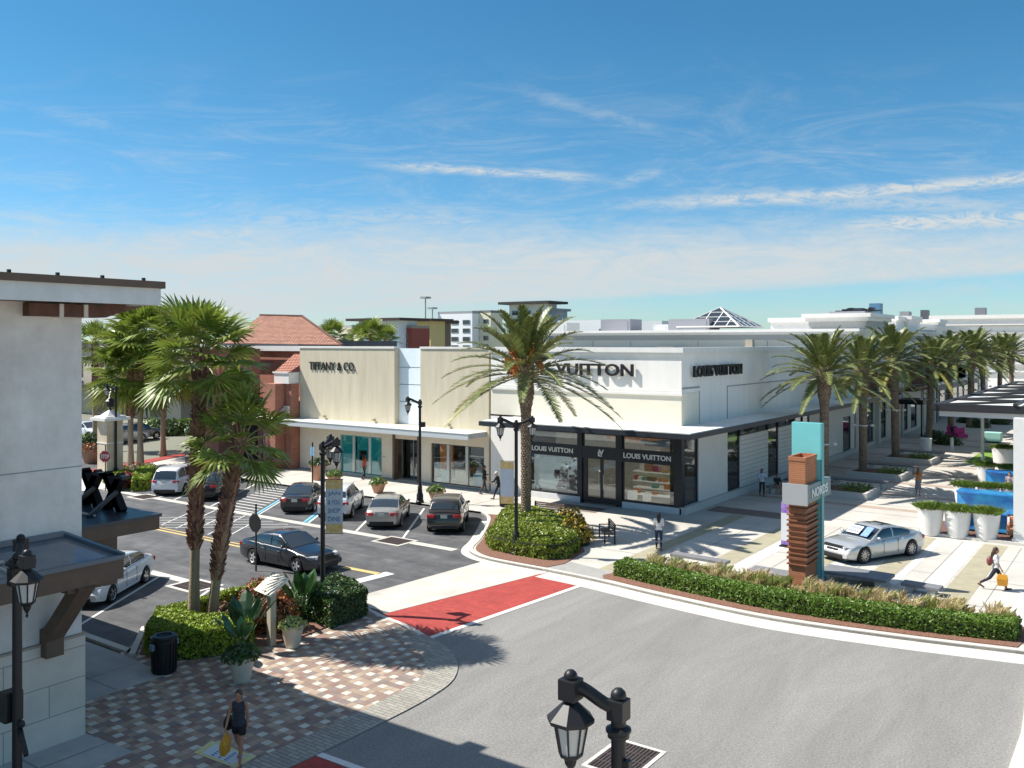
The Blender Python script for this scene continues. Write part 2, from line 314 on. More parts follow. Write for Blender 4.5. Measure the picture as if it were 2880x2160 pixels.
def paver():
    m=bpy.data.materials.new('checker_pavers'); m.use_nodes=True; t=m.node_tree; b=t.nodes['Principled BSDF']; b.inputs['Roughness'].default_value=.85
    g=N(t,'ShaderNodeNewGeometry'); mp=N(t,'ShaderNodeMapping'); mp.inputs['Rotation'].default_value=(0,0,R(0)); mp.inputs['Scale'].default_value=(1/.235,1/.235,1); t.links.new(g.outputs['Position'],mp.inputs[0])
    s=N(t,'ShaderNodeSeparateXYZ'); t.links.new(mp.outputs[0],s.inputs[0])
    i=M_(t,'FLOOR',s.outputs[0]); j=M_(t,'FLOOR',s.outputs[1]); cb=N(t,'ShaderNodeCombineXYZ'); t.links.new(i,cb.inputs[0]); t.links.new(j,cb.inputs[1])
    wn=N(t,'ShaderNodeTexWhiteNoise'); wn.noise_dimensions='2D'; t.links.new(cb.outputs[0],wn.inputs['Vector'])
    rp=N(t,'ShaderNodeValToRGB'); rp.color_ramp.interpolation='CONSTANT'; e=rp.color_ramp.elements
    e[0].position=0;e[0].color=(.27,.19,.15,1);e[1].position=.3;e[1].color=(.36,.27,.20,1)
    for p,c in ((.55,(.24,.19,.17,1)),(.72,(.40,.31,.23,1)),(.9,(.26,.16,.13,1))): q=e.new(p); q.color=c
    t.links.new(wn.outputs[0],rp.inputs[0])
    k=M_(t,'FLOORED_MODULO',M_(t,'MULTIPLY_ADD',j,2,i),5); wt=M_(t,'LESS_THAN',k,.5)
    mx=N(t,'ShaderNodeMix',data_type='RGBA'); t.links.new(wt,mx.inputs[0]); t.links.new(rp.outputs[0],mx.inputs[6]); mx.inputs[7].default_value=(.55,.53,.45,1)
    fx=M_(t,'FRACT',s.outputs[0]); fy=M_(t,'FRACT',s.outputs[1])
    ed=M_(t,'MINIMUM',M_(t,'MINIMUM',fx,M_(t,'SUBTRACT',1,fx)),M_(t,'MINIMUM',fy,M_(t,'SUBTRACT',1,fy))); jt=M_(t,'LESS_THAN',ed,.035)
    m2=N(t,'ShaderNodeMix',data_type='RGBA'); t.links.new(M_(t,'MULTIPLY',jt,.6),m2.inputs[0]); t.links.new(mx.outputs[2],m2.inputs[6]); m2.inputs[7].default_value=(.16,.13,.11,1)
    n=N(t,'ShaderNodeTexNoise'); n.inputs['Scale'].default_value=2.5; n.inputs['Detail'].default_value=6; t.links.new(g.outputs['Position'],n.inputs['Vector']); h=N(t,'ShaderNodeHueSaturation'); t.links.new(m2.outputs[2],h.inputs['Color'])
    r=N(t,'ShaderNodeMapRange'); r.inputs[3].default_value=.6; r.inputs[4].default_value=1.4; t.links.new(n.outputs[0],r.inputs[0]); t.links.new(r.outputs[0],h.inputs['Value']); t.links.new(h.outputs[0],b.inputs['Base Color'])
    return m
PAVE=paver()
# ---------------- ground ----------------
def flat(pts,z): m=MB(); return m.quad(*[(p[0],p[1],z) for p in pts])
GROUND=mat('far_ground',(.16,.17,.12),.95,col2=(.24,.23,.19),vscale=.02)
struct('ground',MB().quad((-4000,-4000,-.06),(4000,-4000,-.06),(4000,4000,-.06),(-4000,4000,-.06)),GROUND)
struct('street',flat([(-160,16),(-18.6,16),(-18.6,41),(-160,41)],0),ASPH)
struct('road',flat([(-19.35,-15),(0,-15),(0,31.9),(-19.35,31.9)],.004),ASPG)
# north pavement in front of the shops (kerb at Y 40.4)
kp=[(-60,40.4),(-31.6,40.4)]
def curve(pts,n=6):
    o=[]
    for i in range(len(pts)-1):
        p0=pts[max(i-1,0)];p1=pts[i];p2=pts[i+1];p3=pts[min(i+2,len(pts)-1)]
        for k in range(n):
            t=k/n; o.append(tuple(.5*((2*p1[a])+(-p0[a]+p2[a])*t+(2*p0[a]-5*p1[a]+4*p2[a]-p3[a])*t*t+(-p0[a]+3*p1[a]-3*p2[a]+p3[a])*t**3) for a in (0,1)))
    o.append(pts[-1]); return o
def strip(pts,w,z0,z1,side=1,mb=None):
    """raised ribbon of width w on one side of a line"""
    mb=mb or MB(); A=[Vector((p[0],p[1])) for p in pts]; B=[]
    for i,p in enumerate(A):
        d=(A[min(i+1,len(A)-1)]-A[max(i-1,0)]).normalized(); B.append(p+Vector((-d.y,d.x))*w*side)
    for i in range(len(A)-1):
        a,b,c,d=A[i],A[i+1],B[i+1],B[i]
        mb.quad((a.x,a.y,z1),(b.x,b.y,z1),(c.x,c.y,z1),(d.x,d.y,z1)); mb.quad((a.x,a.y,z0),(b.x,b.y,z0),(b.x,b.y,z1),(a.x,a.y,z1)); mb.quad((d.x,d.y,z0),(c.x,c.y,z0),(c.x,c.y,z1),(d.x,d.y,z1))
    for p,q in ((A[0],B[0]),(A[-1],B[-1])): mb.quad((p.x,p.y,z0),(q.x,q.y,z0),(q.x,q.y,z1),(p.x,p.y,z1))
    return mb
isl=curve([(-31.2,40.4),(-29.6,38.9),(-27.2,35.0),(-26.3,33.2),(-25.5,32.35),(-24.0,31.85),(-20.9,31.75)])
southk=[(-20.9,31.75),(-18.35,31.55),(-15,31.05),(-11,30.72),(-7,31.2),(-3.2,32.0)]
sk=curve(southk)
plaza=[(-60,40.4),(-31.6,40.4)]+isl+sk[1:]+[(-2.6,23),(-2.2,10),(-1.9,-15),(30,-15),(30,260),(-21.7,260),(-60,260)]
struct('plaza',MB().prism(plaza,-.05,.10),PAVP)
kb=strip([(-60,40.4),(-31.6,40.4)]+isl+sk[1:],.18,-.02,.13,1); struct('kerb',kb,CONW)
struct('kerb',strip([(-2.75,32.0),(-2.75,23),(-2.35,10),(-2.05,-15)],.5,-.02,.11,1),CONW)
struct('gutter',strip(isl[6:],.38,-.02,.008,-1),CONW)
struct('gutter',strip(sk,.95,-.02,.012,-1),CONW)
b=MB(); b.box(-2.98,-2.9,-15,31.0,.004,.012)
struct('gutter',flat([(-160,32.35),(-26.7,32.35),(-26.7,32.85),(-160,32.85)],.008),CONC)
struct('gutter',flat([(-60,21.75),(-28.3,21.75),(-28.3,22.2),(-60,22.2)],.008),CONC)
# street markings
mk=MB()
def line(p,q,w,z=.012,m=None):
    a=Vector(p);c=Vector(q);d=(c-a).normalized();n=Vector((-d.y,d.x))*w/2
    return (m or mk).quad((*(a-n),z),(*(c-n),z),(*(c+n),z),(*(a+n),z))
sdir=Vector((-.556,.831))
for x0 in (-30.3,-33.5,-49.3,-45.6): line((x0,32.9),Vector((x0,32.9))+sdir*8.2,.12)
for x0 in (-37.1,-41.2): line((x0,32.9),Vector((x0,32.9))+sdir*8.2,.09)
for k in range(11):
    p=Vector((-41.8,32.95))+sdir*(k*.75+.2); line(p,p+Vector((-2.6,.0)),.13)
for x0 in (-30.2,-33.6,-37.): line((x0,21.7),Vector((x0,21.7))-sdir*6.6,.12)
# crosswalk zebra west of the palms
for k in range(5):
    line((-37.6-k*1.35,27.9),(-40.2-k*1.35,32.2),.08)
    line((-36.5-k*1.2,32.0),(-42.3-k*.9,27.7+k*.1),.07)
struct('road_marking',mk,WHITE)
m=MB(); line(G(843,1238),G(690,1277),.55,m=m); line(G(478,1248),G(410,1256),.0,m=m); struct('road_marking',m,WHITE)
m=MB(); line((-37.2,32.9),Vector((-37.2,32.9))+sdir*8.2,.09,m=m); line((-37.45,32.9),Vector((-37.45,32.9))+sdir*8.2,.16,.013,m=m); line((-41.45,32.9),Vector((-41.45,32.9))+sdir*8.2,.16,.013,m=m); struct('road_marking',m,BLUE)
m=MB(); line((-90,27.15),(-34.2,27.15),.17,m=m); line((-90,27.5),(-34.2,27.5),.12,m=m); line((-28.6,27.3),(-26.5,27.38),.3,m=m); struct('road_marking',m,YEL)
# crossing: cream concrete band, red brick band, white border
struct('crosswalk',flat([(-24.9,23.7),(-22.45,23.7),(-20.95,31.9),(-24.3,31.9)],.006),CONC)
struct('crosswalk',flat([(-22.5,23.1),(-19.35,22.2),(-18.75,31.2),(-20.95,31.7)],.010),REDB)
m=MB(); line((-19.42,22.3),(-18.68,31.2),.22,.016,m=m); line((-16.2,14.55),(-10.5,14.7),.2,.016,m=m); struct('road_marking',m,WHITE)
struct('crosswalk',flat([(-16.3,11.0),(-8,11.0),(-8,14.45),(-16.2,14.45)],.010),REDB)
# south-west corner paving
edge=curve([(-24.6,24.0),(-22.5,23.3),(-20.9,22.95),(-19.44,22.42),(-18.35,21.99),(-17.4,21.3),(-16.75,20.55),(-16.3,19.6),(-16.1,18.2),(-16.05,16.7),(-16.05,14.7),(-16.1,8),(-16.1,-6)],4)
corner=edge+[(-40,-6),(-40,15.3),(-26.0,15.3),(-27.6,17.4),(-27.9,22.6),(-27.2,23.9)]
struct('pavement',MB().prism(corner,-.05,.03),PAVE)
struct('kerb',strip(edge,.16,-.02,.036,-1),CONW)
struct('pavement_border',strip([p for p in edge if p[1]<22.6 and p[0]>-20.5],.95,0,.038,-1),GREYB)
struct('gutter',strip([p for p in edge if p[1]<22.6 and p[0]>-20.5],.0,0,.0,1),CONW) if 0 else None
# grey walk beside the left building
gw=MB(); gw.prism([(-60,12),(-23.45,12),(-23.45,15.35),(-25.6,15.6),(-60,15.6)],0,.042); gw.prism([(-21.7,0),(-19.7,0),(-19.65,12.05),(-21.7,11.9)],0,.041)
struct('sidewalk',gw,SIDE)
jn=MB()
for a,c in (((-25.0,15.4),(-25.0,12.1)),((-23.5,13.9),(-29,13.9)),((-28.2,12.3),(-28.2,15.4)),((-21.5,10.3),(-19.7,10.3)),((-21.5,8.2),(-19.7,8.2)),((-20.6,0),(-20.6,12))): line(a,c,.02,.046,m=jn)
struct('paving_joint',jn,mat('joint_dark',(.09,.09,.09),.9))
m=MB(); strip([(-60,15.75),(-26.1,15.75),(-27.3,17.2),(-27.75,19)],.24,-.02,.09,1,m); struct('kerb',m,CONW)
# plaza bands
def bands(xs,y0,y1,mt,z=.106):
    m=MB()
    for a,c in xs: m.quad((a,y0,z),(c,y0,z),(c,y1,z),(a,y1,z))
    struct('paving_band',m,mt)
bands([(-16.0,-14.95),(-12.7,-11.6),(-9.75,-8.85),(-6.75,-5.75),(-19.3,-18.5),(-3.55,-2.6)],32.7,48.0,PAVT)
bands([(-14.85,-14.2),(-11.5,-11.0),(-7.6,-6.85),(-8.75,-8.45),(-4.3,-3.6)],32.7,48.0,PAVW,.108)
m=MB()
for k in range(9): y=54.5+k*5.3; m.quad((-21,y,.106),(-9.8,y,.106),(-9.8,y+.8,.106),(-21,y+.8,.106))
struct('paving_band',m,mat('plaza_pale_brown',(.40,.31,.25),.85,var=.12))
m=MB(); m.quad((-21.0,48.2,.107),(-16.4,48.2,.107),(-16.4,49.9,.107),(-21,49.9,.107))
m.quad((-29.3,43.9,.107),(-25.8,43.9,.107),(-25.8,45.4,.107),(-29.3,45.4,.107)); 
m.quad((-21.4,62,.107),(-17.8,62,.107),(-17.8,63.8,.107),(-21.4,63.8,.107)); struct('paving_band',m,PAVD)
jn=MB()
for y in (36.5,40.6,44.8): line((-21.6,y),(-2.6,y),.03,.1085,m=jn)
for x in (-17.2,-13.4,-10.4,-5.2,-7.65): line((x,32.7),(x,48),.03,.1085,m=jn)
for y in range(50,120,3): line((-21.4,y),(-9.9,y),.04,.1085,m=jn)
for x in (-33,-36,-39,-42,-45,-48,-51): line((x,40.6),(x,46.2),.03,.1085,m=jn)
struct('paving_joint',jn,mat('joint_grey',(.30,.29,.27),.9))
# concrete apron by the hedge
struct('plaza_apron',flat([(-21.2,31.95),(-18.2,31.8),(-18.5,33.0),(-21.6,33.6)],.112),mat('apron_grey',(.33,.32,.30),.85,var=.1))
# drains
def drain(x,y,label,wx=1.5,wy=1.15,z=.014,frame=CONC,grid=False,fw=.16):
    t=thing('storm_drain',label,'drain grate',(x,y,0)); f=MB(); a,c=wx/2,wy/2
    f.box(-a-fw,a+fw,-c-fw,-c,0,z+.006);f.box(-a-fw,a+fw,c,c+fw,0,z+.006);f.box(-a-fw,-a,-c,c,0,z+.006);f.box(a,a+fw,-c,c,0,z+.006); f.build('frame',frame,t,world=False)
    g=MB(); n=int(wx/.085)
    for i in range(n): g.box(-a+(i+.25)*wx/n,-a+(i+.75)*wx/n,-c,c,z-.005,z+.004)
    for k in range(1,4): g.box(-a,a,-c+wy*k/4-.02,-c+wy*k/4+.02,z-.005,z+.0055)
    g.build('grate',mat('grate_iron',(.07,.05,.045),.6,var=.3),t,world=False); MB().quad((-a,-c,z-.006),(a,-c,z-.006),(a,c,z-.006),(-a,c,z-.006)).build('pit',mat('pit_black',(.006,.006,.007),.9),t,world=False)
drain(-30.3,32.35,'dark storm drain grate in the gutter behind the silver sedan')
drain(-51.7,32.45,'dark storm drain grate in the gutter behind the white minivan',frame=CONW)
drain(-31.2,21.75,'dark storm drain grate in the near gutter beside the two palm trunks',frame=CONW)
drain(-10.1,18.55,'rusty brown grid drain with white border behind the foreground lamp',1.1,1.55,frame=CONW,fw=.1)
# ---------------- buildings ----------------
CREAM=mat('store_cream',(.66,.60,.48),.85,col2=(.72,.66,.54),vscale=1.,streakz=True,det=8)
TAN=mat('store_tan_panel',(.56,.49,.355),.8,col2=(.66,.585,.435),vscale=1.6,streakz=True,det=8,macro=.08,mscale=(1.2,1.2,.15))
WALLW=mat('store_white',(.78,.75,.70),.8,col2=(.84,.81,.76),vscale=.6,streakz=True,det=8,macro=.05,mscale=(1.5,1.5,.15))
PALE=mat('store_side_grey',(.60,.585,.55),.85,col2=(.66,.64,.61),vscale=.7,streakz=True)
TRIM=mat('white_trim',(.76,.735,.69),.6,var=.05,vscale=1.5)
CANTOP=mat('canopy_top',(.74,.74,.72),.6,col2=(.62,.63,.58),vscale=.8,det=8)
GREYMET=mat('grey_metal_fascia',(.36,.39,.41),.45,var=.05)
BRONZE=mat('letter_dark',(.03,.025,.022),.4,metal=.4)
LETB=mat('letter_black',(.01,.01,.012),.4); LETW=mat('letter_white',(.8,.8,.78),.5)
INTW=mat('shop_interior_wall',(.42,.36,.28),.8,var=.2,vscale=1.5,emit=.12); INTD=mat('shop_interior_dark',(.10,.075,.055),.7,var=.4,vscale=2)  # interior wall glows faintly in place of shop lamps
TEAL=mat('teal_display',(.02,.38,.38),.5,col2=(.06,.48,.46),vscale=1.5,emit=.8); WOODF=mat('warm_display_wood',(.40,.17,.06),.5,var=.35,vscale=3,emit=.2)  # display glow stands in for shop lighting; neither surface is a lamp
SILV=mat('silver_mullion',(.55,.55,.53),.3,metal=.6); BLKI=mat('interior_black',(.01,.01,.011),.8)
# --- jewellery store (tan panels, teal window) ---
Y0=46.3
t=thing('jewellery_store','tan panelled jewellery store with pale glass strip and teal display window','store',(-44,Y0,0))
tw1=(-48.8,-44.62,.22,2.96); tdoor=(-43.35,-41.15,.12,3.0); tw2=(-40.05,-35.5,.22,2.9)
wall(MB(),'Y',Y0,-53.2,-35.12,0.1,4.0,[tw1,tdoor,tw2]).build('lower_wall',mat('peach_stone',(.72,.60,.46),.8,col2=(.78,.68,.54),vscale=1.2),t)
MB().box(-53.2,-43.42,Y0,Y0+.5,4.0,9.28).box(-40.98,-35.12,Y0,Y0+.5,4.0,9.28).each('upper_wall',TAN,t)
MB().box(-53.3,-43.38,Y0-.06,Y0+.6,9.28,9.42).box(-41.0,-35.05,Y0-.06,Y0+.6,9.28,9.42).each('coping',TRIM,t)
MB().box(-43.42,-43.36,Y0+.01,Y0+.5,4,9.3).build('reveal_panel',TAN,t)
gs=MB()
for z0,z1 in ((4,5.55),(5.6,6.75),(6.8,7.95),(8.0,9.3)): gs.box(-43.34,-41.0,Y0+.42,Y0+.5,z0,z1)
gs.build('glass_strip',mat('frosted_blue_glass',(.80,.88,.92),.15,spec=.7,var=.03),t)
MB().box(-43.34,-41,Y0+.5,Y0+.6,4,9.27).build('strip_backing',mat('strip_frame',(.3,.36,.4),.5),t)
MB().box(-53.2,-35.12,Y0+.5,80,8.6,8.75).box(-53.2,-53,Y0+.5,80,0,8.7).build('roof',mat('roof_membrane',(.62,.62,.60),.8,var=.06,vscale=.5),t)
c_=MB(); c_.box(-53.6,-35.3,Y0-1.9,Y0,3.62,3.9); c_.build('canopy',GREYMET,t)
MB().box(-53.62,-35.28,Y0-1.92,Y0,3.9,3.95).build('canopy_top',CANTOP,t)
MB().box(-53.62,-35.28,Y0-1.95,Y0-1.85,3.55,3.74).build('canopy_fascia',mat('fascia_light',(.5,.53,.54),.4),t)
MB().box(-53.2,-48.84,Y0-.12,Y0,.1,.2).box(-44.6,-43.4,Y0-.12,Y0,.1,.2).box(-41.1,-35.2,Y0-.12,Y0,.1,.2).each('plinth',mat('plinth_grey',(.3,.3,.29),.7,var=.1),t)
MB().box(-43.5,-43.32,Y0-.1,Y0+.3,.1,3.6).box(-41.2,-41.0,Y0-.1,Y0+.3,.1,3.6).each('door_pier',BRN,t)
wn=window(t,'Y',Y0,tw1[0],tw1[1],tw1[2],tw1[3],mat('teal_frame',(.02,.30,.31),.4),GLASS,.07,.12,1)
MB().box(-47.62,-47.42,Y0+.1,Y0+.2,.3,2.9).box(-46.0,-45.8,Y0+.1,Y0+.2,.3,2.9).each('mullion',SILV,wn)
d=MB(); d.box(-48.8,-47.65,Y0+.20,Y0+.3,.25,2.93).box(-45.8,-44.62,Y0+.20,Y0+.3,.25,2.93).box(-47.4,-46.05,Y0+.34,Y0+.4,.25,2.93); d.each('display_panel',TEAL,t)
MB().box(-47.1,-46.4,Y0+.25,Y0+.33,.6,1.9).build('display_poster',mat('poster_dark',(.08,.04,.05),.6,col2=(.3,.12,.15),vscale=5),t)
MB().box(-48.8,-44.6,Y0+.6,Y0+.7,.1,3).build('back_panel',BLKI,t)
dr=window(t,'Y',Y0,tdoor[0],tdoor[1],tdoor[2],tdoor[3],mat('door_frame_grey',(.30,.30,.27),.4,metal=.4),GLASS,.06,.7,2,1,'door')
MB().box(-42.32,-42.28,Y0+.62,Y0+.68,.9,1.5).box(-42.2,-42.16,Y0+.62,Y0+.68,.9,1.5).each('handle',SILV,dr)
MB().box(-43.3,-41.2,Y0+2.2,Y0+2.3,.1,3).build('entry_back',mat('entry_grey_green',(.16,.18,.15),.6,var=.2),t)
w2=window(t,'Y',Y0,tw2[0],tw2[1],tw2[2],tw2[3],mat('bronze_frame',(.10,.065,.045),.4),GLASS,.06,.14,1)
MB().box(-38.72,-38.5,Y0+.1,Y0+.2,.3,2.85).box(-37.12,-36.9,Y0+.1,Y0+.2,.3,2.85).each('mullion',SILV,w2)
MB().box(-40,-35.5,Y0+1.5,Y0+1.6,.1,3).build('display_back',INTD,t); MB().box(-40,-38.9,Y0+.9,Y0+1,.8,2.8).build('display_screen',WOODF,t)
MB().box(-39.5,-38.8,Y0+.4,Y0+.9,.15,1.1).box(-36.7,-36.0,Y0+.4,Y0+.9,.15,1.1).each('display_plinth',mat('pale_teal_box',(.35,.62,.62),.5),t)
MB().box(-39.9,-35.6,Y0+.5,Y0+1.4,.12,.5).box(-38.4,-37.2,Y0+.6,Y0+.7,.5,1.2).each('display_table',mat('display_cream',(.55,.47,.33),.6,var=.2,emit=.12),t)  # faint glow added to the tables as shop light
text('TIFFANY & CO.','lettering',BRONZE,t,(-49.65,Y0-.05,7.95),4.9,.62,FY,.06,-.004)
for x in (-50.5,-45.4,-38.5): MB().box(x,x+.16,Y0-.25,Y0,4.15,4.3).each('spot_light',mat('spot_cream',(.5,.42,.3),.5),t)
MB().box(-44.5,-44.3,Y0-.03,Y0,1.6,1.68).build('name_plate',GREYMET,t)
# --- luxury store ---
X0=-21.62
t=thing('luxury_store','white two sided corner boutique with black framed windows and black canopy','store',(X0,Y0,0))
lw=(-31.95,-28.35,.5,4.35); ld=(-28.1,-25.45,.12,4.35); rw=(-25.4,-22.0,.5,4.35)
wall(MB(),'Y',Y0,-34.95,-32.0,.1,5.1).build('wall_panel',WALLW,t)
MB().box(-34.95,X0,Y0,Y0+.4,5.0,6.72).build('lower_band',mat('lv_cream',(.72,.67,.55),.85,col2=(.78,.73,.61),vscale=.5),t)
MB().box(-34.97,X0+.06,Y0-.1,Y0+.4,6.72,6.86).box(-34.97,X0+.04,Y0-.05,Y0+.4,6.86,7.0).build('string_course',TRIM,t)
MB().box(-34.95,X0,Y0,Y0+.4,7.0,9.02).each('upper_wall',WALLW,t)
MB().box(-35.0,X0+.16,Y0-.16,Y0+.5,9.14,9.42).box(-35.0,X0+.1,Y0-.1,Y0+.5,9.02,9.14).build('cornice',TRIM,t)
MB().box(X0-.5,X0+.16,Y0+.5,81.4,9.14,9.42).box(X0-.5,X0+.1,Y0+.5,81.4,9.02,9.14).build('cornice',TRIM,t)
MB().box(-35,-22,Y0+.5,81,8.75,8.85).build('roof',mat('roof_membrane'  ,(.6,.6,.6)),t)
MB().box(-35.0,-34.9,Y0+.1,81,0,9).build('party_wall',CREAM,t)
MB().box(-32.0,X0,Y0-.02,Y0+.3,4.35,5.02).build('header_beam',DKGR,t)
MB().box(-32.0,-28.2,Y0-.06,Y0+.3,.1,.45).box(-25.35,X0,Y0-.06,Y0+.3,.1,.45).each('plinth',mat('plinth_white',(.66,.66,.66),.6,var=.05),t)
for a,bb,nm in ((lw[0],lw[1],0),(ld[0],ld[1],1),(rw[0],rw[1],0)):
    fr=window(t,'Y',Y0,a,bb,.45 if not nm else .2,4.35,DKGR,GLASS,.12,.05,1,1,'window' if not nm else 'door')
    MB().box(a,bb,Y0-.04,Y0+.13,2.78+.02*(nm==1),3.52).build('sign_band',DKGR,fr)
    if nm:
        MB().box((a+bb)/2-.09,(a+bb)/2+.09,Y0+.04,Y0+.14,.4,2.8).box(a+.1,a+.35,Y0+.04,Y0+.14,.4,2.8).box(bb-.35,bb-.1,Y0+.04,Y0+.14,.4,2.8).box(a+.1,bb-.1,Y0+.045,Y0+.135,.2,.5).build('door_leaf_frame',DKGR,fr)
        MB().tube([((a+bb)/2-.16,Y0-.02,1.0),((a+bb)/2-.16,Y0-.02,1.9)],.02,6).tube([((a+bb)/2+.16,Y0-.02,1.0),((a+bb)/2+.16,Y0-.02,1.9)],.02,6).each('handle',SILV,fr)
MB().box(-28.37,-28.08,Y0-.05,Y0+.25,.1,4.4).box(-25.47,-25.38,Y0-.05,Y0+.25,.1,4.4).box(-25.8,-25.47,Y0-.02,Y0+.2,.1,4.4).box(-22.02,X0+.03,Y0-.05,Y0+.35,.1,4.5).each('black_pier',DKGR,t)
text('LOUIS VUITTON','lettering',LETW,t,(-30.2,Y0-.06,3.16),3.0,.30,FY,.04,.02)
text('LOUIS VUITTON','lettering',LETW,t,(-23.75,Y0-.06,3.16),3.0,.30,FY,.04,.02)
text('L','emblem',LETW,t,(-26.82,Y0-.06,3.12),.26,.3,FY,.04,.03); text('V','emblem',LETW,t,(-26.72,Y0-.075,3.22),.36,.32,FY,.04,.03)
text('LOUIS VUITTON','lettering',LETB,t,(-29.0,Y0-.16,8.1),8.9,.72,FY,.12,.02)
text('LOUIS VUITTON','lettering',LETB,t,(X0+.2,51.1,8.05),7.2,.66,FX,.14,.02)
# interior seen through the glass
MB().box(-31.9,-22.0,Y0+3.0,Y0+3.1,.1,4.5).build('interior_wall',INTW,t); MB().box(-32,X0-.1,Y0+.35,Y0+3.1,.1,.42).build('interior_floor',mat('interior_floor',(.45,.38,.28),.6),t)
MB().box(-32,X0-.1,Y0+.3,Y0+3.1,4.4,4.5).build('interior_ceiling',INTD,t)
MB().box(-31.9,-28.4,Y0+.5,Y0+.54,.5,2.9).build('display_backdrop',mat('window_picture',(.50,.52,.50),.7,col2=(.66,.68,.66),vscale=.9,emit=.2),t)  # backdrop glows a little in place of window lighting
pk=MB(); q=random.Random(3)
for i in range(110): x=q.gauss(-29.2,.55); z=.6+abs(q.gauss(0,.75)); pk.ball((min(x,-28.5),Y0+.42,min(z,2.7)),.05+.1*q.random(),6,(1,.3,1))
pk.build('display_flowers',mat('pink_blossoms',(.50,.22,.27),.7,col2=(.60,.55,.42),vscale=4,island=.3),t)
MB().box(-30.3,-29.95,Y0+.35,Y0+.45,1.5,1.85).box(-31.7,-28.5,Y0+.3,Y0+.6,.46,.62).each('display_bag',INTD,t)
sh=MB(); 
for z in (.75,1.15,1.55,2.1): sh.box(-25.2,-22.3,Y0+1.0,Y0+1.6,z,z+.06)
sh.box(-25.3,-24.9,Y0+.5,Y0+1.0,.5,1.0).box(-24.3,-24.0,Y0+.5,Y0+1,.5,1).build('display_shelf',mat('shelf_white',(.6,.55,.48),.5,emit=.25),t)  # shelves glow slightly to stand in for lamps inside the shop
gq=random.Random(12); pal=[mat('goods_'+n_,c_,.5,var=.35,vscale=7,emit=.16) for n_,c_ in (('tan',(.30,.15,.06)),('brown',(.13,.06,.035)),('orange',(.42,.15,.05)),('green',(.10,.19,.13)),('red',(.26,.04,.06)),('cream',(.55,.48,.38)))]  # goods carry a faint added glow, as if lit by shop lamps
for zs_ in (.81,1.21,1.61,2.16):
    x=-25.15
    while x<-22.5:
        ww_=gq.uniform(.14,.5); hh_=gq.uniform(.14,.33) if zs_<2 else gq.uniform(.2,.5)
        if gq.random()<.8:
            yq=Y0+1.05+.15*gq.random(); b_=MB().box(x,x+ww_,yq,yq+.28,zs_,zs_+hh_); 
            if gq.random()<.5: b_.tube([(x+ww_*.25,yq+.1,zs_+hh_),(x+ww_*.5,yq+.1,zs_+hh_+.12),(x+ww_*.75,yq+.1,zs_+hh_)],.012,5)
            b_.build('display_goods',pal[gq.randrange(6)],t)
        x+=ww_+gq.uniform(.04,.22)
m=MB()
for i in range(12): x=-27.9+.5*i; m.box(x,x+.3,Y0+2.6,Y0+2.9,3.7,4.1)
m.each('display_goods',WOODF,t); 
MB().bar((-24.4,Y0+1.2,3.75),(-22.2,Y0+1.2,4.1),.35,.25).bar((-24.6,Y0+1,3.9),(-22.3,Y0+1,3.7),.2,.2).build('ceiling_fitting',mat('fitting_white',(.7,.7,.7),.4),t)
# side wall
sw=[(Y0+.3,48.6,.45,4.5),(52.9,54.95,.5,4.4),(60.0,62.1,.45,4.4),(67.4,69.0,.45,4.4),(77.9,80.3,.5,3.4)]
up=[(54.95,60.0,3.75,4.4),(62.1,67.4,3.75,4.4)]
wall(MB(),'X',X0,Y0+.4,81.4,.1,4.85,sw+up,.3).build('side_wall',mat('side_stone',(.70,.66,.59),.85,col2=(.76,.72,.65),vscale=.8),t)
MB().box(X0-.35,X0,Y0+.4,81.4,4.85,9.02).build('side_upper_wall',WALLW,t)
MB().box(X0-.01,X0+.04,Y0+.1,Y0+2.4,7.08,7.16).box(X0-.01,X0+.035,52.8,72,6.98,7.03).box(X0-.01,X0+.035,52.8,52.85,5.0,6.98).box(X0-.01,X0+.03,48.65,48.7,5,6.9).each('panel_joint',mat('panel_joint_grey',(.28,.28,.28),.8),t)  # plain grey joint lines between the wall panels
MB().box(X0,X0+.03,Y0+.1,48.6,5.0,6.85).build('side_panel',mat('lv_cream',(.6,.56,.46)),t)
pl=MB().box(X0-.1,X0+.25,Y0-.06,81.4,.1,.5); pl.build('side_plinth',mat('plinth_stone',(.55,.53,.49),.8,var=.06),t)
for i,(a,bb,e,f) in enumerate(sw): 
    fr=window(t,'X',X0,a,bb,e,f,DKGR,GLASS,.1,.06,1,3 if i in (1,3) else 1)
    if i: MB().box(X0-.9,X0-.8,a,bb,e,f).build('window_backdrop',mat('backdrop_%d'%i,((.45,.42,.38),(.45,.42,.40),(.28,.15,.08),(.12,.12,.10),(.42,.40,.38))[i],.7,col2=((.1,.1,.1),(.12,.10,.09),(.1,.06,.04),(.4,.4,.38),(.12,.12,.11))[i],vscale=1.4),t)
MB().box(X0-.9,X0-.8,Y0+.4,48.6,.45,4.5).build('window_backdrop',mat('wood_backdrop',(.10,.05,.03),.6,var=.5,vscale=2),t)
for (a,bb,e,f) in up:
    window(t,'X',X0,a,bb,e,f,DKGR,GLASS,.08,.06,3,1,'clerestory'); MB().box(X0-.8,X0-.7,a,bb,e,f).build('window_backdrop',mat('red_backdrop',(.20,.05,.05),.7,col2=(.3,.28,.2),vscale=1.1),t)
rb=MB()
for k in range(11):
    for a,bb in ((55.1,59.9),(62.3,67.3)): rb.box(X0,X0+.02,a,bb,.62+k*.28,.65+k*.28)
rb.build('ribbed_cladding',mat('rib_grey',(.44,.42,.38),.8),t)
text('L','emblem',LETB,t,(X0+.08,79.1,6.05),.6,.7,FX,.08,.05); text('V','emblem',LETB,t,(X0+.1,79.35,6.3),.7,.7,FX,.08,.05)
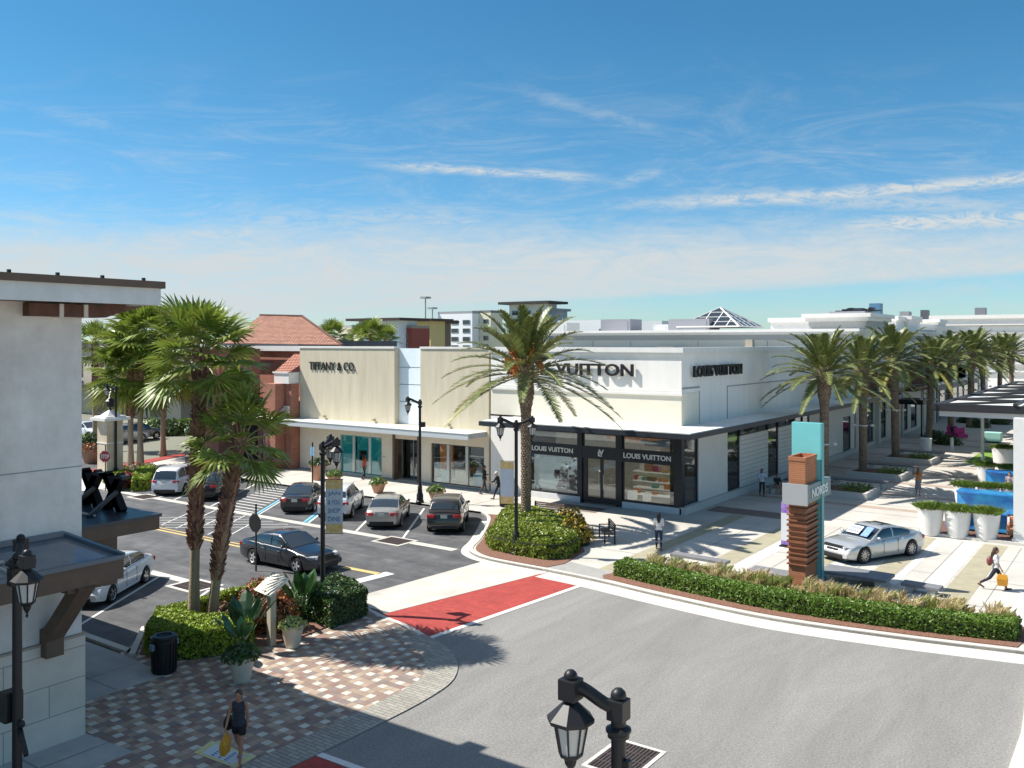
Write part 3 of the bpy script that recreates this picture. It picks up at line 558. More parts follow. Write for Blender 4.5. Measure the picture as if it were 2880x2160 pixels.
MB().box(X0-.7,X0-.2,57.6,58.0,9.0,9.9).build('vent',mat('vent_tan',(.35,.31,.24),.7),t)
cx,cy=-19.4,42.7
cn=MB(); cn.prism([(-33.15,cy),(cx,cy),(cx,81.0),(X0,81.0),(X0,Y0),(-33.15,Y0)],4.72,4.98); cn.build('canopy',mat('canopy_black',(.02,.024,.034),.45,spec=.5),t)
MB().prism([(-33.05,cy+.1),(cx-.1,cy+.1),(cx-.1,80.9),(X0,80.9),(X0,Y0),(-33.05,Y0)],4.98,5.03).build('canopy_top',CANTOP,t)
MB().prism([(-33.0,cy+.15),(cx-.15,cy+.15),(cx-.15,80.8),(X0,80.8),(X0,Y0),(-33.0,Y0)],4.69,4.72).build('soffit',mat('soffit_dark',(.05,.05,.055),.7),t)
# --- mall behind ---
MALLC=mat('mall_cream',(.72,.67,.56),.85,col2=(.77,.72,.62),vscale=.3); MGREY=mat('mall_grey_band',(.42,.42,.40),.8,var=.05); 
def parapet(t,x0,x1,y0,y1,zb,zt,scale=1,c=MALLC):
    MB().box(x0,x1,y0,y1,zb,zt-1.0*scale).build('wall',c,t)
    MB().box(x0-.05,x1+.05,y0-.05,y1+.05,zt-1.0*scale,zt-.5*scale).build('grey_band',MGREY,t)
    m=MB(); m.box(x0-.3,x1+.3,y0-.3,y1+.3,zt-.5*scale,zt-.25*scale); m.box(x0-.55,x1+.55,y0-.55,y1+.55,zt-.25*scale,zt); m.build('cornice',TRIM,t)
t=thing('mall_building','long cream mall wall with white cornice behind the corner boutique','building',(-40,83,0))
parapet(t,-54,X0-.4,83,140,0,10.95)
MB().box(-40.4,-38.6,81.0,81.1,8.9,9.3).build('roof_vent',mat('vent_tan',(.3,.3,.2)),t)
m=MB()
for x in (-49,-44.5,-37,-30): m.box(x,x+.06,82.94,82.96,8,9.9)
m.each('panel_joint',MGREY,t)
for x,y0,wd,h,nm in ((-61,92,3,1.2,0),(-55,95,4,1.6,1),(-50,99,2,1.0,0),(-46,95,5,1.5,1)):
    m=MB().box(x,x+wd,y0,y0+3,10.8,10.9+h); m.box(x+.3,x+wd-.3,y0-.04,y0,11.0,10.7+h); m.each('roof_unit',mat('roof_unit_grey' if nm else 'roof_unit_white',(.3,.3,.33) if nm else (.7,.7,.7),.6),t)
t2=thing('mall_tower_block','grey topped square mall block with wide flared cornice above palms','building',(-24,84,0))
xa,xb=onY(1748,700,84)[0],X0+.3
parapet(t2,xa,xb,84,92,9,12.35,1.4,MALLC)
MB().box(xa+1.2,xb-.6,86,90,12.35,12.6).each('roof_unit',mat('roof_unit_grey',(.3,.3,.33)),t2)
m=MB()
for i in range(7): m.box(xa+1.5+i*.6,xa+1.9+i*.6,87,88,12.6,12.72+.12*(i%3))
m.build('antenna_row',BLK,t2)
# pyramid skylight
pxl=onY(1465,706,95)[0]; pxr=onY(1640,706,95)[0]
t=thing('pyramid_skylight','dark glass pyramid skylight with white frame on the mall roof','skylight',((pxl+pxr)/2,98,11))
ax,ay=onY(1553,668,100)[0],100; az=zat(668,ay/ray(1553)[1]); xr2=onY(1562,706,95)[0]*0+pxl+9.3
pxl=-45.0; A=(pxl,95,11.5);B=(-37.5,95,11.5);Cc=(-37.5,102.5,11.5);D=(pxl,102.5,11.5);T=(-41.25,98.75,13.75)
m=MB(); m.quad(A,B,T);m.quad(B,Cc,T);m.quad(Cc,D,T);m.quad(D,A,T); m.build('glazing',DGL,t)
m=MB(); T_=Vector(T)
for p,q in ((A,B),(B,Cc),(Cc,D),(D,A)):
    p=Vector(p);q=Vector(q); m.bar(p,q,.16,.16); m.bar(p,T_,.15,.15)
    for k in range(1,5):
        e=p.lerp(q,k/5); mid=(p+q)/2; f=min(k/5,1-k/5)*2
        m.bar(e,(p if k/5<.5 else q).lerp(T_,f) ,.09,.1)
    for k in (1,2,3): m.bar(p.lerp(T_,k/4),q.lerp(T_,k/4),.09,.1)
m.build('frame',TRIM,t)
# --- row of shopfronts beyond ---
t=thing('shopfront_row','beige shopfront row with brown slatted awnings and pilasters behind the palms','building',(X0,100,0))
SB=mat('shopfront_beige',(.60,.54,.45),.85,col2=(.66,.60,.50),vscale=.6)
hl=[(84.0,88.8,.4,4.3),(91.6,93.6,.4,3.9),(100.,103,.4,3.6),(104.5,107.5,.4,3.6)]
wall(MB(),'X',X0-.2,81.4,116,.1,8.0,hl,.3).build('wall',SB,t)
for i,h in enumerate(hl):
    window(t,'X',X0-.2,*h,mat('teal_dark_frame',(.03,.10,.11),.4) if i==0 else DKGR,GLASS,.12,.08,4 if i==0 else 1,2); MB().box(X0-1.1,X0-1.0,*h[:2],h[2],h[3]).build('window_backdrop',mat('shop_dark',(.05,.07,.07),.6,col2=(.18,.2,.18),vscale=1),t)
m=MB()
for y in (81.5,89.4,97.6,99.0,109.5,112.5,115.4): m.box(X0-.2,X0+.15,y,y+.7,.1,8.1)
m.each('pilaster',mat('pilaster_pale',(.60,.56,.49),.8),t)
for a,bb in ((83.3,95.5),(101,113)):
    w_=MB(); 
    for k in range(int((bb-a)/.55)): w_.box(X0-.1,X0+.9,a+k*.55,a+k*.55+.14,4.55,4.75)
    w_.box(X0+.75,X0+.95,a,bb,4.75,4.95); w_.box(X0-.1,X0+.9,a,bb,4.95,5.02)
    for k in range(int((bb-a)/.5)): w_.box(X0-.15,X0-.02,a+k*.5,a+k*.5+.16,5.1,7.4)
    w_.build('slatted_awning',mat('awning_brown',(.13,.055,.035),.6,var=.2),t)
MB().box(X0-.25,X0+.1,81.4,116,7.9,8.15).each('coping',TRIM,t); MB().box(X0-8,X0-.5,93,116,.1,7.8).build('rear_block',SB,t)
MB().box(X0-.1,X0+2.6,96.5,100.4,3.5,3.95).build('dark_canopy',BLK,t)
for y in (96.8,100.2): MB().tube([(X0+2.4,y,.1),(X0+2.4,y,3.5)],.07,6).each('canopy_post',BLK,t)
t=thing('far_mall_wing','long white mall wing with stepped white roofs beyond the palm row','building',(-30,150,0))
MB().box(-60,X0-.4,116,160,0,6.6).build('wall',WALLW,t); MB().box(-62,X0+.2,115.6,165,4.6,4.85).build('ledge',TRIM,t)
MB().box(X0-.45,X0-.2,119,150,.1,4.6).build('grey_front',mat('front_grey',(.30,.28,.26),.8,var=.2,vscale=.5),t)  # darker grey front panel on the far wing
for i in range(7): MB().box(X0-.22,X0-.1,120+i*4.2,122.8+i*4.2,.4,3.8).each('window',DGL,t)
parapet(t,-40,X0-5,130,170,5,12.2,1.5,WALLW)
for x,y,z,r in ((1985,0,0,0),):pass
for xx,dd,wd,zt,zb in ((1925,112,6.0,12.9,10.9),(1992,135,6.0,13.1,11.0)):
    px_,py_=atd(xx,dd); m=MB()
    for k in range(5):
        f=k/4; e=wd*(.80+.2*f**2); m.box(px_-e/2,px_+e/2,py_-e/2,py_+e/2,zb+(zt-zb)*k/5,zb+(zt-zb)*(k+1)/5)
    m.build('flared_cap',TRIM,t); MB().box(px_-wd*.38,px_+wd*.38,py_-wd*.38,py_+wd*.38,6,zb).build('tower_wall',SB,t)
t=thing('department_store','broad white department store roofline at the far right horizon','building',(*atd(2150,260),0))
MB().box(-40,120,215,260,0,13.4).build('wall',TRIM,t); m=MB()
for k in range(7): m.box(-60,120,214.7,215.0,3+k*1.7,3.5+k*1.7)
m.build('grey_course',MGREY,t); MB().box(-41,121,214,216,14.8,15.6).box(-41,121,214.4,216,13.4,14.8).build('cornice',TRIM,t)
for xx,yy_,s,c3 in ((1938,676,3.6,(.04,.05,.09)),(1982,668,2.4,(.10,.22,.35)),(2045,684,2,(.3,.3,.3)),(2085,682,1.4,(.1,.1,.12)),(2195,680,2,(.2,.2,.22))):
    X,Y=atd(xx,250); MB().box(X-s/2,X+s/2,222,225,zat(690,250)-2,zat(yy_,250)).each('roof_unit',mat('unit_%d'%xx,c3,.5),t)
t=thing('flat_white_roof_block','low white flat roofed block between the skylight and the tower block','building',(*atd(1690,115),0))
X1,_=atd(1600,115);X2,_=atd(1745,115); MB().box(-40,-25,112,125,9,12.3).build('wall',TRIM,t); MB().box(-40.3,-24.7,111.7,125,12.3,12.8).build('cornice',TRIM,t)
# --- brick building with tile roof ---
def tilemat(nm,c1,c2):
    m=brickmat(nm,c1,c2,(.13,.045,.025),1,.34,.115,.035,plane='XZ',off=.5,bump=1.); return m
TILE=tilemat('terracotta_tiles',(.42,.20,.13),(.60,.33,.22)); TILE2=tilemat('salmon_tiles',(.62,.22,.14),(.66,.30,.2))
BRICK=brickmat('red_brick_wall',(.36,.13,.085),(.44,.17,.11),(.30,.17,.12),1,.3,.1,.012,plane='WZ')
t=thing('brick_building','red brick building with hipped terracotta tile roof and white gutters','building',(-60,50,0))
def rp(x,y,Y): X,Z=onY(x,y,Y); return (X,Y,Z)
e1,e2,r1,r2,l1=rp(551.6,742,50),rp(738,745,50),rp(563,681,56),rp(652,683,56),rp(526,709,53)
m=MB(); m.quad(e1,e2,r2,r1,l1); bk=rp(733,748,62); m.quad(e2,bk,r2); m.quad(r1,r2,bk,(e1[0]-6,62,e2[2])); m.quad(e1,l1,r1,(e1[0]-7,62,e1[2]),(e1[0]-7,50,e1[2])); m.build('roof',TILE,t)
rg=MB().bar(r1,r2,.3,.22); rg.bar(r2,e2,.22,.16); rg.build('ridge_tiles',mat('ridge_dark',(.14,.06,.04),.8),t)
MB().box(e1[0]-7,e2[0]+.1,49.7,50.0,9.0,9.42).build('gutter',TRIM,t)
MB().box(-69,-53.4,50.4,62,0,9.1).box(-60.5,-53.3,46.0,50.3,0,5.2).build('wall',BRICK,t)
a1,a2=onY(592,829,45.3)[0],-53.3; 
z0,z1,zt=zat(829,45.3/ray(620)[1]),zat(805,45.3/ray(620)[1]),zat(765,47./ray(620)[1])
MB().box(a1,a2,45.3,47,z0,z1).build('white_box_gutter',TRIM,t); ls=onY(614,765,47)[0]
MB().quad((a1,45.3,z1+.01),(a2,45.3,z1+.01),(a2,48,zt),(ls,48,zt)).build('lower_roof',TILE2,t)
MB().box(a1-.1,a2,45.22,45.3,z1-.06,z1+.06).build('gutter',TRIM,t)
MB().box(-55.4,-54.0,44.6,46.1,.1,z0).box(-53.9,-53.25,45.5,46.25,.1,z0).each('pier',BRICK,t); MB().box(-56.5,-53.3,45.0,46,3.4,4.1).build('white_sign_board',TRIM,t)
MB().box(-60.5,-53.4,45.4,45.9,4.3,4.9).quad((-60.5,44.2,3.9),(-53.6,44.2,3.9),(-53.6,45.4,4.8),(-60.5,45.4,4.8)).build('awning',CREAM,t)
for x in (-59.5,-57.2): MB().box(x,x+1.7,45.9,45.98,.5,3.2).each('window',DGL,t)
MB().box(-63,-60,44,48,0,9.2).build('wall',BRICK,t); 
for x in (-62.3,): MB().box(x,x+1.4,43.9,43.98,4.6,7.4).each('window',DGL,t)
MB().box(-63.3,-59.8,43.6,44.,9.2,9.65).build('gutter',TRIM,t)
# --- left background building ---
t=thing('background_shops','beige two storey shops with dark windows behind the left palms','building',(-100,60,0))
bY=66
MB().box(-140,-76,bY,bY+15,0,9.3).build('wall',mat('bg_beige',(.46,.39,.30),.85,col2=(.52,.45,.36),vscale=.4),t); MB().box(-140.5,-75.5,bY-.5,bY+15,9.3,9.9).build('roof',mat('bg_roof',(.05,.06,.08),.7),t)
m=MB()
for i in range(9): m.box(-137+i*6.6,-133.5+i*6.6,bY-.05,bY+.0,.3,3.3)
m.each('window',DGL,t); m=MB()
for i in range(12): m.box(-137+i*5,-135+i*5,bY-.05,bY,5,7.4)
m.each('upper_window',mat('bg_window_red',(.12,.03,.035),.4),t); MB().box(-130,-78,bY-1.6,bY,3.6,4.1).build('awning',mat('bg_awning',(.04,.035,.035),.7),t)
m=MB().box(-138,-120,bY-1.2,bY,4.1,4.5); m.build('sign_band',mat('bg_band_blue',(.2,.3,.42),.6),t)
# --- distant apartments ---
def apart(label,x0p,x1p,ytop,d,colr,floors,cols,name='apartment_building',roofc=(.2,.2,.2),wfrac=.55,over=0,depth=7,base=0,fh=None):
    Yp=atd((x0p+x1p)/2,d)[1]; xa=onY(x0p,700,Yp)[0]; xb=onY(x1p,700,Yp)[0]; zt=zat(ytop,d); fh=fh or 3.0*d/324*1.0
    t=thing(name,label,'building',((xa+xb)/2,Yp,0)); MB().box(xa,xb,Yp,Yp+depth,base,zt).build('wall',mat('apt_%d_%d'%(x0p,ytop),colr,.85,var=.04,vscale=.1),t)
    MB().box(xa-over,xb+over,Yp-over,Yp+depth+over,zt,zt+d/324*.9).build('roof',mat('aptroof_%d'%x0p,roofc,.7),t)
    for f in range(floors):
        for c in range(cols):
            u=xa+(xb-xa)*(c+.5)/cols; ww=(xb-xa)/cols*wfrac/2; z=zt-.9*d/324-(f+1)*fh
            window(t,'Y',Yp-.12,u-ww,u+ww,z,z+fh*.55,mat('apt_frame',(.35,.36,.38),.5),DGL,.12,-.02,2 if c%3==0 else 1)
    return t
apart('white four storey apartment block with rows of dark windows',946,1020,678,324,(.86,.86,.86),4,3,roofc=(.35,.35,.36),wfrac=.62)
apart('yellow banded apartment wing beside the white block',1020,1060,676,322,(.80,.73,.55),4,2)
apart('taller apartment tower with dark flat overhanging roof behind the middle palm',1100,1180,657,330,(.80,.76,.66),3,3,over=3,roofc=(.04,.035,.03))
apart('grey blue low apartment end to the right of the middle palm',1180,1203,672,326,(.30,.36,.42),2,1,over=1,roofc=(.25,.27,.3))
apart('yellow apartment tower with flat brown roof',892,930,694,285,(.66,.50,.22),3,1,over=2,roofc=(.07,.04,.03),wfrac=.25)
apart('pale apartment building with white tower and wide brown overhanging roof',775,862,693,240,(.78,.80,.82),3,2,over=2.5,roofc=(.05,.03,.025),wfrac=.2)
apart('low cream apartment wing left of the white tower',727,775,708,245,(.78,.70,.52),1,1,roofc=(.5,.48,.42),wfrac=.4)
apart('dark red narrow apartment bay beside the white tower',866,890,709,238,(.28,.07,.05),2,1,roofc=(.3,.25,.2),wfrac=.3)
apart('narrow brown balconied apartment bay beside the white block',930,945,698,300,(.22,.16,.11),3,1,over=2,roofc=(.07,.04,.03))
apart('low white warehouse roofs right of the middle palm',1205,1330,697,260,(.72,.73,.74),1,2,name='warehouse',roofc=(.75,.75,.75),wfrac=.12)
apart('low pale warehouse with grey units near the skylight',1330,1430,699,265,(.70,.70,.70),1,3,name='warehouse',roofc=(.7,.7,.7),wfrac=.2)
for i,(xx,yt,d) in enumerate(((919,641,300),(934,664,330))):
    X,Y=atd(xx,d); t=thing('light_mast',('tall','shorter')[i]+' high mast light above the distant apartments','light mast',(X,Y,0)); zt=zat(yt,d)
    MB().tube([(X,Y,0),(X,Y,zt)],[.35,.2],6).build('mast',mat('mast_grey',(.3,.33,.36),.5),t); MB().box(X-1.3,X+1.3,Y-1.3,Y+1.3,zt-.6,zt).build('lamp_head',mat('mast_grey',(.3,.3,.3)),t)
# --- left building (near) ---
XL=-21.55; YL=11.82; EX,EZ=-20.05,11.2; EY=12.9
t=thing('stucco_building','near white stucco building with deep eave and brown awning on the left','building',(XL,YL,0))
MB().box(-45,XL,-12,YL,2.55,10.75).build('wall',STUC,t)
MB().box(-45,XL+.06,-12,YL+.06,0,2.5).build('stone_base',brickmat('limestone_base',(.68,.58,.48),(.73,.63,.53),(.36,.30,.25),1,2.1,.75,.012,plane='WZ',bump=.1),t)
MB().box(-45,XL+.09,-12,YL+.09,2.5,2.56).build('base_cap',mat('cap_stone',(.42,.34,.27),.8),t)
jj=MB()
for z in (6.65,): jj.box(XL,XL+.012,-12,YL,z,z+.025)
jj.box(XL,XL+.012,YL-2.0,YL-1.97,2.56,6.6); jj.build('control_joint',mat('stucco_joint',(.36,.35,.34),.9),t)
pn=MB(); pn.box(XL,XL+.35,-12,9.62,2.56,10.75); pn.each('pilaster',mat('pilaster_stucco',(.60,.55,.47),.9,var=.05),t)  # pilaster stucco is a duller, warmer tone than the wall
MB().box(XL+.3,XL+.42,8.6,9.62,5.2,6.5).build('niche_panel',STUC,t)
MB().box(-45,EX,-14,EY,10.93,11.16).build('roof',mat('eave_roof',(.17,.13,.10),.6),t)
MB().box(EX-.12,EX+.06,-14,EY+.02,10.62,11.03).box(-45,EX+.05,EY-.1,EY+.08,10.625,11.025).build('fascia',mat('fascia_grey',(.72,.70,.67),.6,var=.08,vscale=2),t)
MB().box(EX-.05,EX+.16,-14,EY+.14,11.03,11.2).box(-45,EX-.05,EY,EY+.14,11.031,11.199).build('drip_edge',BRN,t)
kn=MB()
for k in range(13): kn.box(EX+.02,EX+.08,EY-.42-k*1.05,EY-.35-k*1.05,11.2,11.27)
kn.each('roof_cleat',BLK,t); MB().box(-45,EX-.12,-14,EY-.1,10.66,10.69).build('soffit',mat('soffit_wood',(.07,.035,.022),.7,var=.3,vscale=3),t)

m=MB(); 
for y in (YL-.62,YL-.02): m.prism([(XL,y-.10),(XL+.34,y-.10),(XL+.34,y),(XL,y)],10.30,10.62)
m.each('corbel',STUC,t); MB().box(XL-.01,XL+.3,YL-1.42,YL+.45,10.32,10.62).build('bracket_beam',mat('bracket_rust',(.13,.055,.035),.6,var=.3,vscale=4),t)
m=MB(); m.quad((XL-.3,YL+.1,10.32),(XL+.3,YL+.1,10.32),(XL+.3,YL+.45,10.32),(XL-.3,YL+.45,10.32)); m.quad((XL+.3,YL+.45,10.32),(XL+.3,YL+1.7,10.72),(XL+.3,YL+.45,10.72)); m.quad((XL-.3,YL+.45,10.32),(XL-.3,YL+1.7,10.72),(XL+.3,YL+1.7,10.72),(XL+.3,YL+.45,10.32)); m.build('outrigger',mat('bracket_rust',(.1,.1,.1)),t)
# lower glazed awning
AX=-20.0; AZ=4.6; yN=12.0
m=MB(); m.quad((XL,-8,5.03),(AX,-8,AZ),(AX,yN,AZ),(XL,11.35,5.03)); m.build('awning_glass',mat('awning_panel',(.10,.14,.19),.12,col2=(.30,.26,.22),vscale=.7,spec=.8),t)
m=MB(); m.bar((XL+.03,-8,5.08),(XL+.03,11.35,5.08),.14,.12); m.bar((XL,11.35,5.07),(AX,yN,AZ+.04),.12,.1); m.bar((AX,-8,AZ+.02),(AX,yN,AZ+.02),.1,.1)
m.build('awning_trim',mat('flashing_blue_grey',(.10,.13,.17),.3,metal=.3),t)
m=MB()
for y in (9.6,7.3,5.): m.bar((XL,y-.5,5.04),(AX,y,AZ+.03),.06,.05)
m.bar((-20.75,-8,4.86),(-20.75,9.6,4.86),.05,.05); m.build('glazing_bar',mat('bar_pale',(.5,.45,.38),.5),t)
MB().box(AX-.1,AX,-8,yN,AZ-.50,AZ).box(XL,AX-.1,yN-.1,yN-.003,AZ-.497,AZ-.003).build('awning_beam',BRN,t)
m=MB()
for y in (yN-1.0,): m.bar((XL+.2,y,2.75),(AX-.1,y+.1,AZ-.45),.42,.30); m.box(XL,XL+.32,y-.21,y+.21,2.25,2.9)
m.build('awning_brace',BRN,t)
MB().box(XL,AX-.1,yN-1.3,yN-.1,AZ-.62,AZ-.5).build('brace_head',BRN,t)
# letter canopy on the street side
cX,cY,cZ=-23.9,15.55,4.62
MB().box(-42,cX,YL,cY,cZ-.05,cZ+.04).build('letter_canopy_roof',mat('canopy_slate',(.035,.045,.06),.35,var=.2),t)
MB().box(-42,cX-.05,YL,cY-.05,cZ-.42,cZ-.05).build('letter_canopy_beam',BRN,t)
MB().box(cX-1.5,cX-.35,YL,cY-1.2,cZ-.95,cZ-.42).build('beam_end',BRN,t); MB().box(cX-.36,cX-.33,YL+1.6,YL+1.9,cZ-.85,cZ-.5).build('beam_slot',BLK,t)
MB().bar((-30,cY-1.5,cZ+.09),(cX-1.0,cY-1.5,cZ+.09),.06,.04).build('roof_rail',mat('rail_cream',(.6,.55,.42),.5),t)
XM=mat('letter_navy',(.012,.016,.025),.4)
for xc in (-25.5,-26.75,-28.0):
    m=MB(); zb=cZ+.04; hh=1.08; yb=cY-.55
    m.bar((xc-.42,yb,zb),(xc+.42,yb,zb+hh),.24,.24); m.bar((xc+.42,yb+.003,zb),(xc-.42,yb+.003,zb+hh),.236,.236)
    for sx_ in (-1,1): m.box(xc+sx_*.42-.2,xc+sx_*.42+.2,yb-.13,yb+.13,zb+hh-.1,zb+hh); m.build('sign_letter',XM,t)
    MB().bar((xc+.3,yb-.1,zb+.6),(xc+.5,yb-1.1,zb+.02),.1,.1).build('letter_strut',XM,t)
MB().box(XL+.0,XL+.06,8.2,8.5,2.1,2.35).build('hose_box',mat('box_tan',(.35,.28,.2),.6),t)
# ---------------- vegetation ----------------
BARK=mat('palm_bark',(.14,.095,.065),.9,col2=(.24,.18,.125),vscale=6,bump=.8,bscale=9); BARKS=mat('palm_bark_smooth',(.30,.225,.15),.9,col2=(.40,.32,.23),vscale=5,streakz=True,bump=.5,bscale=14)
BOOT=mat('palm_boots',(.27,.15,.10),.85,island=.45); BOOTL=mat('palm_leaf_scars',(.30,.22,.15),.85,island=.3)
def leafmat(nm,c,isl=.35,rough=.45,trans=.0):
    m=mat(nm,c,rough,island=isl,spec=.45); 
    if trans:
        t=m.node_tree; b=t.nodes['Principled BSDF']; o=t.nodes['Material Output']; tr=N(t,'ShaderNodeBsdfTranslucent'); mx=N(t,'ShaderNodeMixShader'); mx.inputs[0].default_value=trans
        l=b.inputs['Base Color'].links
        if l: t.links.new(l[0].from_socket,tr.inputs[0])
        else: tr.inputs[0].default_value=(*c,1)
        t.links.new(b.outputs[0],mx.inputs[1]); t.links.new(tr.outputs[0],mx.inputs[2]); t.links.new(mx.outputs[0],o.inputs[0])
    return m
FROND=leafmat('date_frond',(.16,.19,.06),.4,.4,.2); FROND2=leafmat('date_frond_yellow',(.27,.25,.06),.3,.45,.2); FAN=leafmat('fan_frond',(.19,.25,.035),.4,.4,.25)
STALK=mat('frond_stalk',(.30,.27,.10),.5); FRUIT=mat('date_clusters',(.68,.22,.03),.6,island=.4)
def bez(p0,p1,p2,n):
    return [p0*(1-t)**2+p1*2*t*(1-t)+p2*t*t for t in [i/n for i in range(n+1)]]
def frond(mb,st,base,az,el,L,q,droop=1.,leaf=.5,nl=34,wl=.045):
    d=Vector((math.cos(az)*math.cos(el),math.sin(az)*math.cos(el),math.sin(el))); hz=Vector((math.cos(az),math.sin(az),0))
    p1=base+d*L*.55; p2=base+d*L*.62+hz*L*.34*math.cos(el*.8)+Vector((0,0,-L*(.30+.25*math.cos(el))*droop*.75+L*.25*math.sin(max(el,0))))
    pts=bez(base,p1,p2,12); st.tube(pts,[.035*(1-.8*i/12) for i in range(13)],4)
    side0=Vector((-hz.y,hz.x,0))
    for s_ in (-1,1):
        for i in range(nl):
            t=.16+.84*i/nl; x=t*12; k=min(int(x),11); c=pts[k].lerp(pts[k+1],x-k); tg=(pts[k+1]-pts[k]).normalized(); up=side0.cross(tg)*-1
            if up.z<0 and abs(el)<1.2: up=-up
            ll=leaf*(math.sin(math.pi*min(t*.85+.12,1))**.6)*(.85+.3*q.random()); 
            ld=(side0*s_*(.78+.1*q.random())+tg*(.62+.35*t)+up*(.45-.2*q.random())).normalized(); e=c+ld*ll+Vector((0,0,-ll*.22*q.random()-.05*ll)); mid=c.lerp(e,.45)
            w_=tg*wl*.5; mb.quad(c-w_,mid-w_*1.1,e,mid+w_*1.1,c+w_)
def date_palm(label,loc,h,L,n,seed,fruit=True,group=None,tr=.21,scars=True):
    q=random.Random(seed); t=thing('date_palm',label,'palm tree',(loc[0],loc[1],.1),0,group)
    prof=[(tr*1.35,0),(tr*1.05,.5),(tr*.98,h*.5),(tr,h*.72),(tr*1.45,h*.80),(tr*1.6,h*.9),(tr*1.2,h)]
    tk=MB().lathe(prof,(0,0,0),14).build('trunk',BARK,t,world=False,sm=True)
    b=MB(); rows=int(h/.13)
    for r in range(rows):
        z=r*.13+.1; rr=[tr*1.3+(tr*1.0-tr*1.3)*min(z/.5,1), tr*1.0+(tr*1.5-tr)*max(0,min((z-h*.7)/(h*.12),1))][z>.5]
        nn=11
        for i in range(nn):
            a=2*math.pi*(i+.5*(r%2))/nn+.15*r*.2; o=rr*.97; hh=.11 if z<h*.75 else .2; ou=.035 if z<h*.75 else .09
            c=Vector((math.cos(a),math.sin(a),0)); s_=Vector((-c.y,c.x,0)); w_=rr*.25
            A=c*o+Vector((0,0,z)); m_=A+c*ou+Vector((0,0,hh)); b.quad(A-s_*w_,A+s_*w_,m_+s_*w_*.5,m_-s_*w_*.5); b.quad(m_-s_*w_*.5,m_+s_*w_*.5,A+s_*w_*.8+Vector((0,0,hh+.02)),A-s_*w_*.8+Vector((0,0,hh+.02)))
    b.build('leaf_scars',BOOTL,tk,world=False)
    f=MB();s=MB();f2=MB(); top=Vector((0,0,h-.1))
    for i in range(n):
        u=(i+.5)/n; el=R(84)-R(98)*u**1.1+R(6)*(q.random()-.5); az=i*2.39996+q.random()*.4; ll=L*(.86+.22*q.random())*(1-.12*(u<.2))
        frond(f2 if (u>.9 and q.random()<.7) else f,s,top+Vector((math.cos(az)*.15,math.sin(az)*.15,.1-.5*u)),az,el,ll,q,.62+.35*u,L*.125,54,.075)
    cr=f.build('crown',FROND,t,world=False); f2.build('lower_fronds',FROND2,cr,world=False); s.build('frond_stalks',STALK,cr,world=False)
    if fruit:
        m=MB()
        for k in range(10):
            a=q.random()*6.28; c=Vector((math.cos(a)*(.6+.6*q.random()),math.sin(a)*(.5+.5*q.random()),h+.5*q.random()-.1))
            if k%3==0: c=Vector((math.cos(a)*1.1,math.sin(a)*1.1,h+.75))
            m.tube([top,(top+c)/2+Vector((0,0,.3)),c],.03,4)
            for j in range(60): m.ball(tuple(c+Vector((q.gauss(0,.10),q.gauss(0,.10),-.12+q.gauss(0,.17)))),.045,5)
        m.build('date_clusters',FRUIT,t,world=False)
    return t
def fan(mb,st,base,az,el,pl,r,q,ns=22):
    d=Vector((math.cos(az)*math.cos(el),math.sin(az)*math.cos(el),math.sin(el))); c=base+d*pl+Vector((0,0,-.12*pl*math.cos(el)))
    st.tube([base,base+d*pl*.5+Vector((0,0,.02)),c],[.035,.025,.018],4)
    sd_=Vector((-math.sin(az),math.cos(az),0)); up=sd_.cross(d)*-1
    if up.z<0: up=-up
    tw=q.uniform(-.5,.5); sd_,up=(sd_*math.cos(tw)+up*math.sin(tw)),(up*math.cos(tw)-sd_*math.sin(tw)); fd=(d*.95-up*.15-Vector((0,0,.10))).normalized()
    for i in range(ns):
        a=R(-108)+R(216)*i/(ns-1); dr=fd*math.cos(a)+sd_*math.sin(a)+up*(.10*math.cos(a)+.10); dr.normalize(); a2=a
        rr=r*(.82+.12*math.cos(a)+.12*q.random()); nx=(fd*-math.sin(a)+sd_*math.cos(a)); w1=nx*rr*.050; pz=up*(.03 if i%2 else -.03)
        m1=c+dr*rr*.35; m2=c+dr*rr*.68+Vector((0,0,-.05*rr)); dz=Vector((0,0,-rr*(.08+.20*q.random()))); e=c+dr*rr*1.05+dz
        mb.quad(c,m1-w1*.55+pz,m1+w1*.55-pz); mb.quad(m1-w1*.55+pz,m2-w1+pz*.5,m2+w1-pz*.5,m1+w1*.55-pz); mb.quad(m2-w1+pz*.5,m2.lerp(e,.6)-w1*.45,e,m2.lerp(e,.6)+w1*.45,m2+w1-pz*.5)
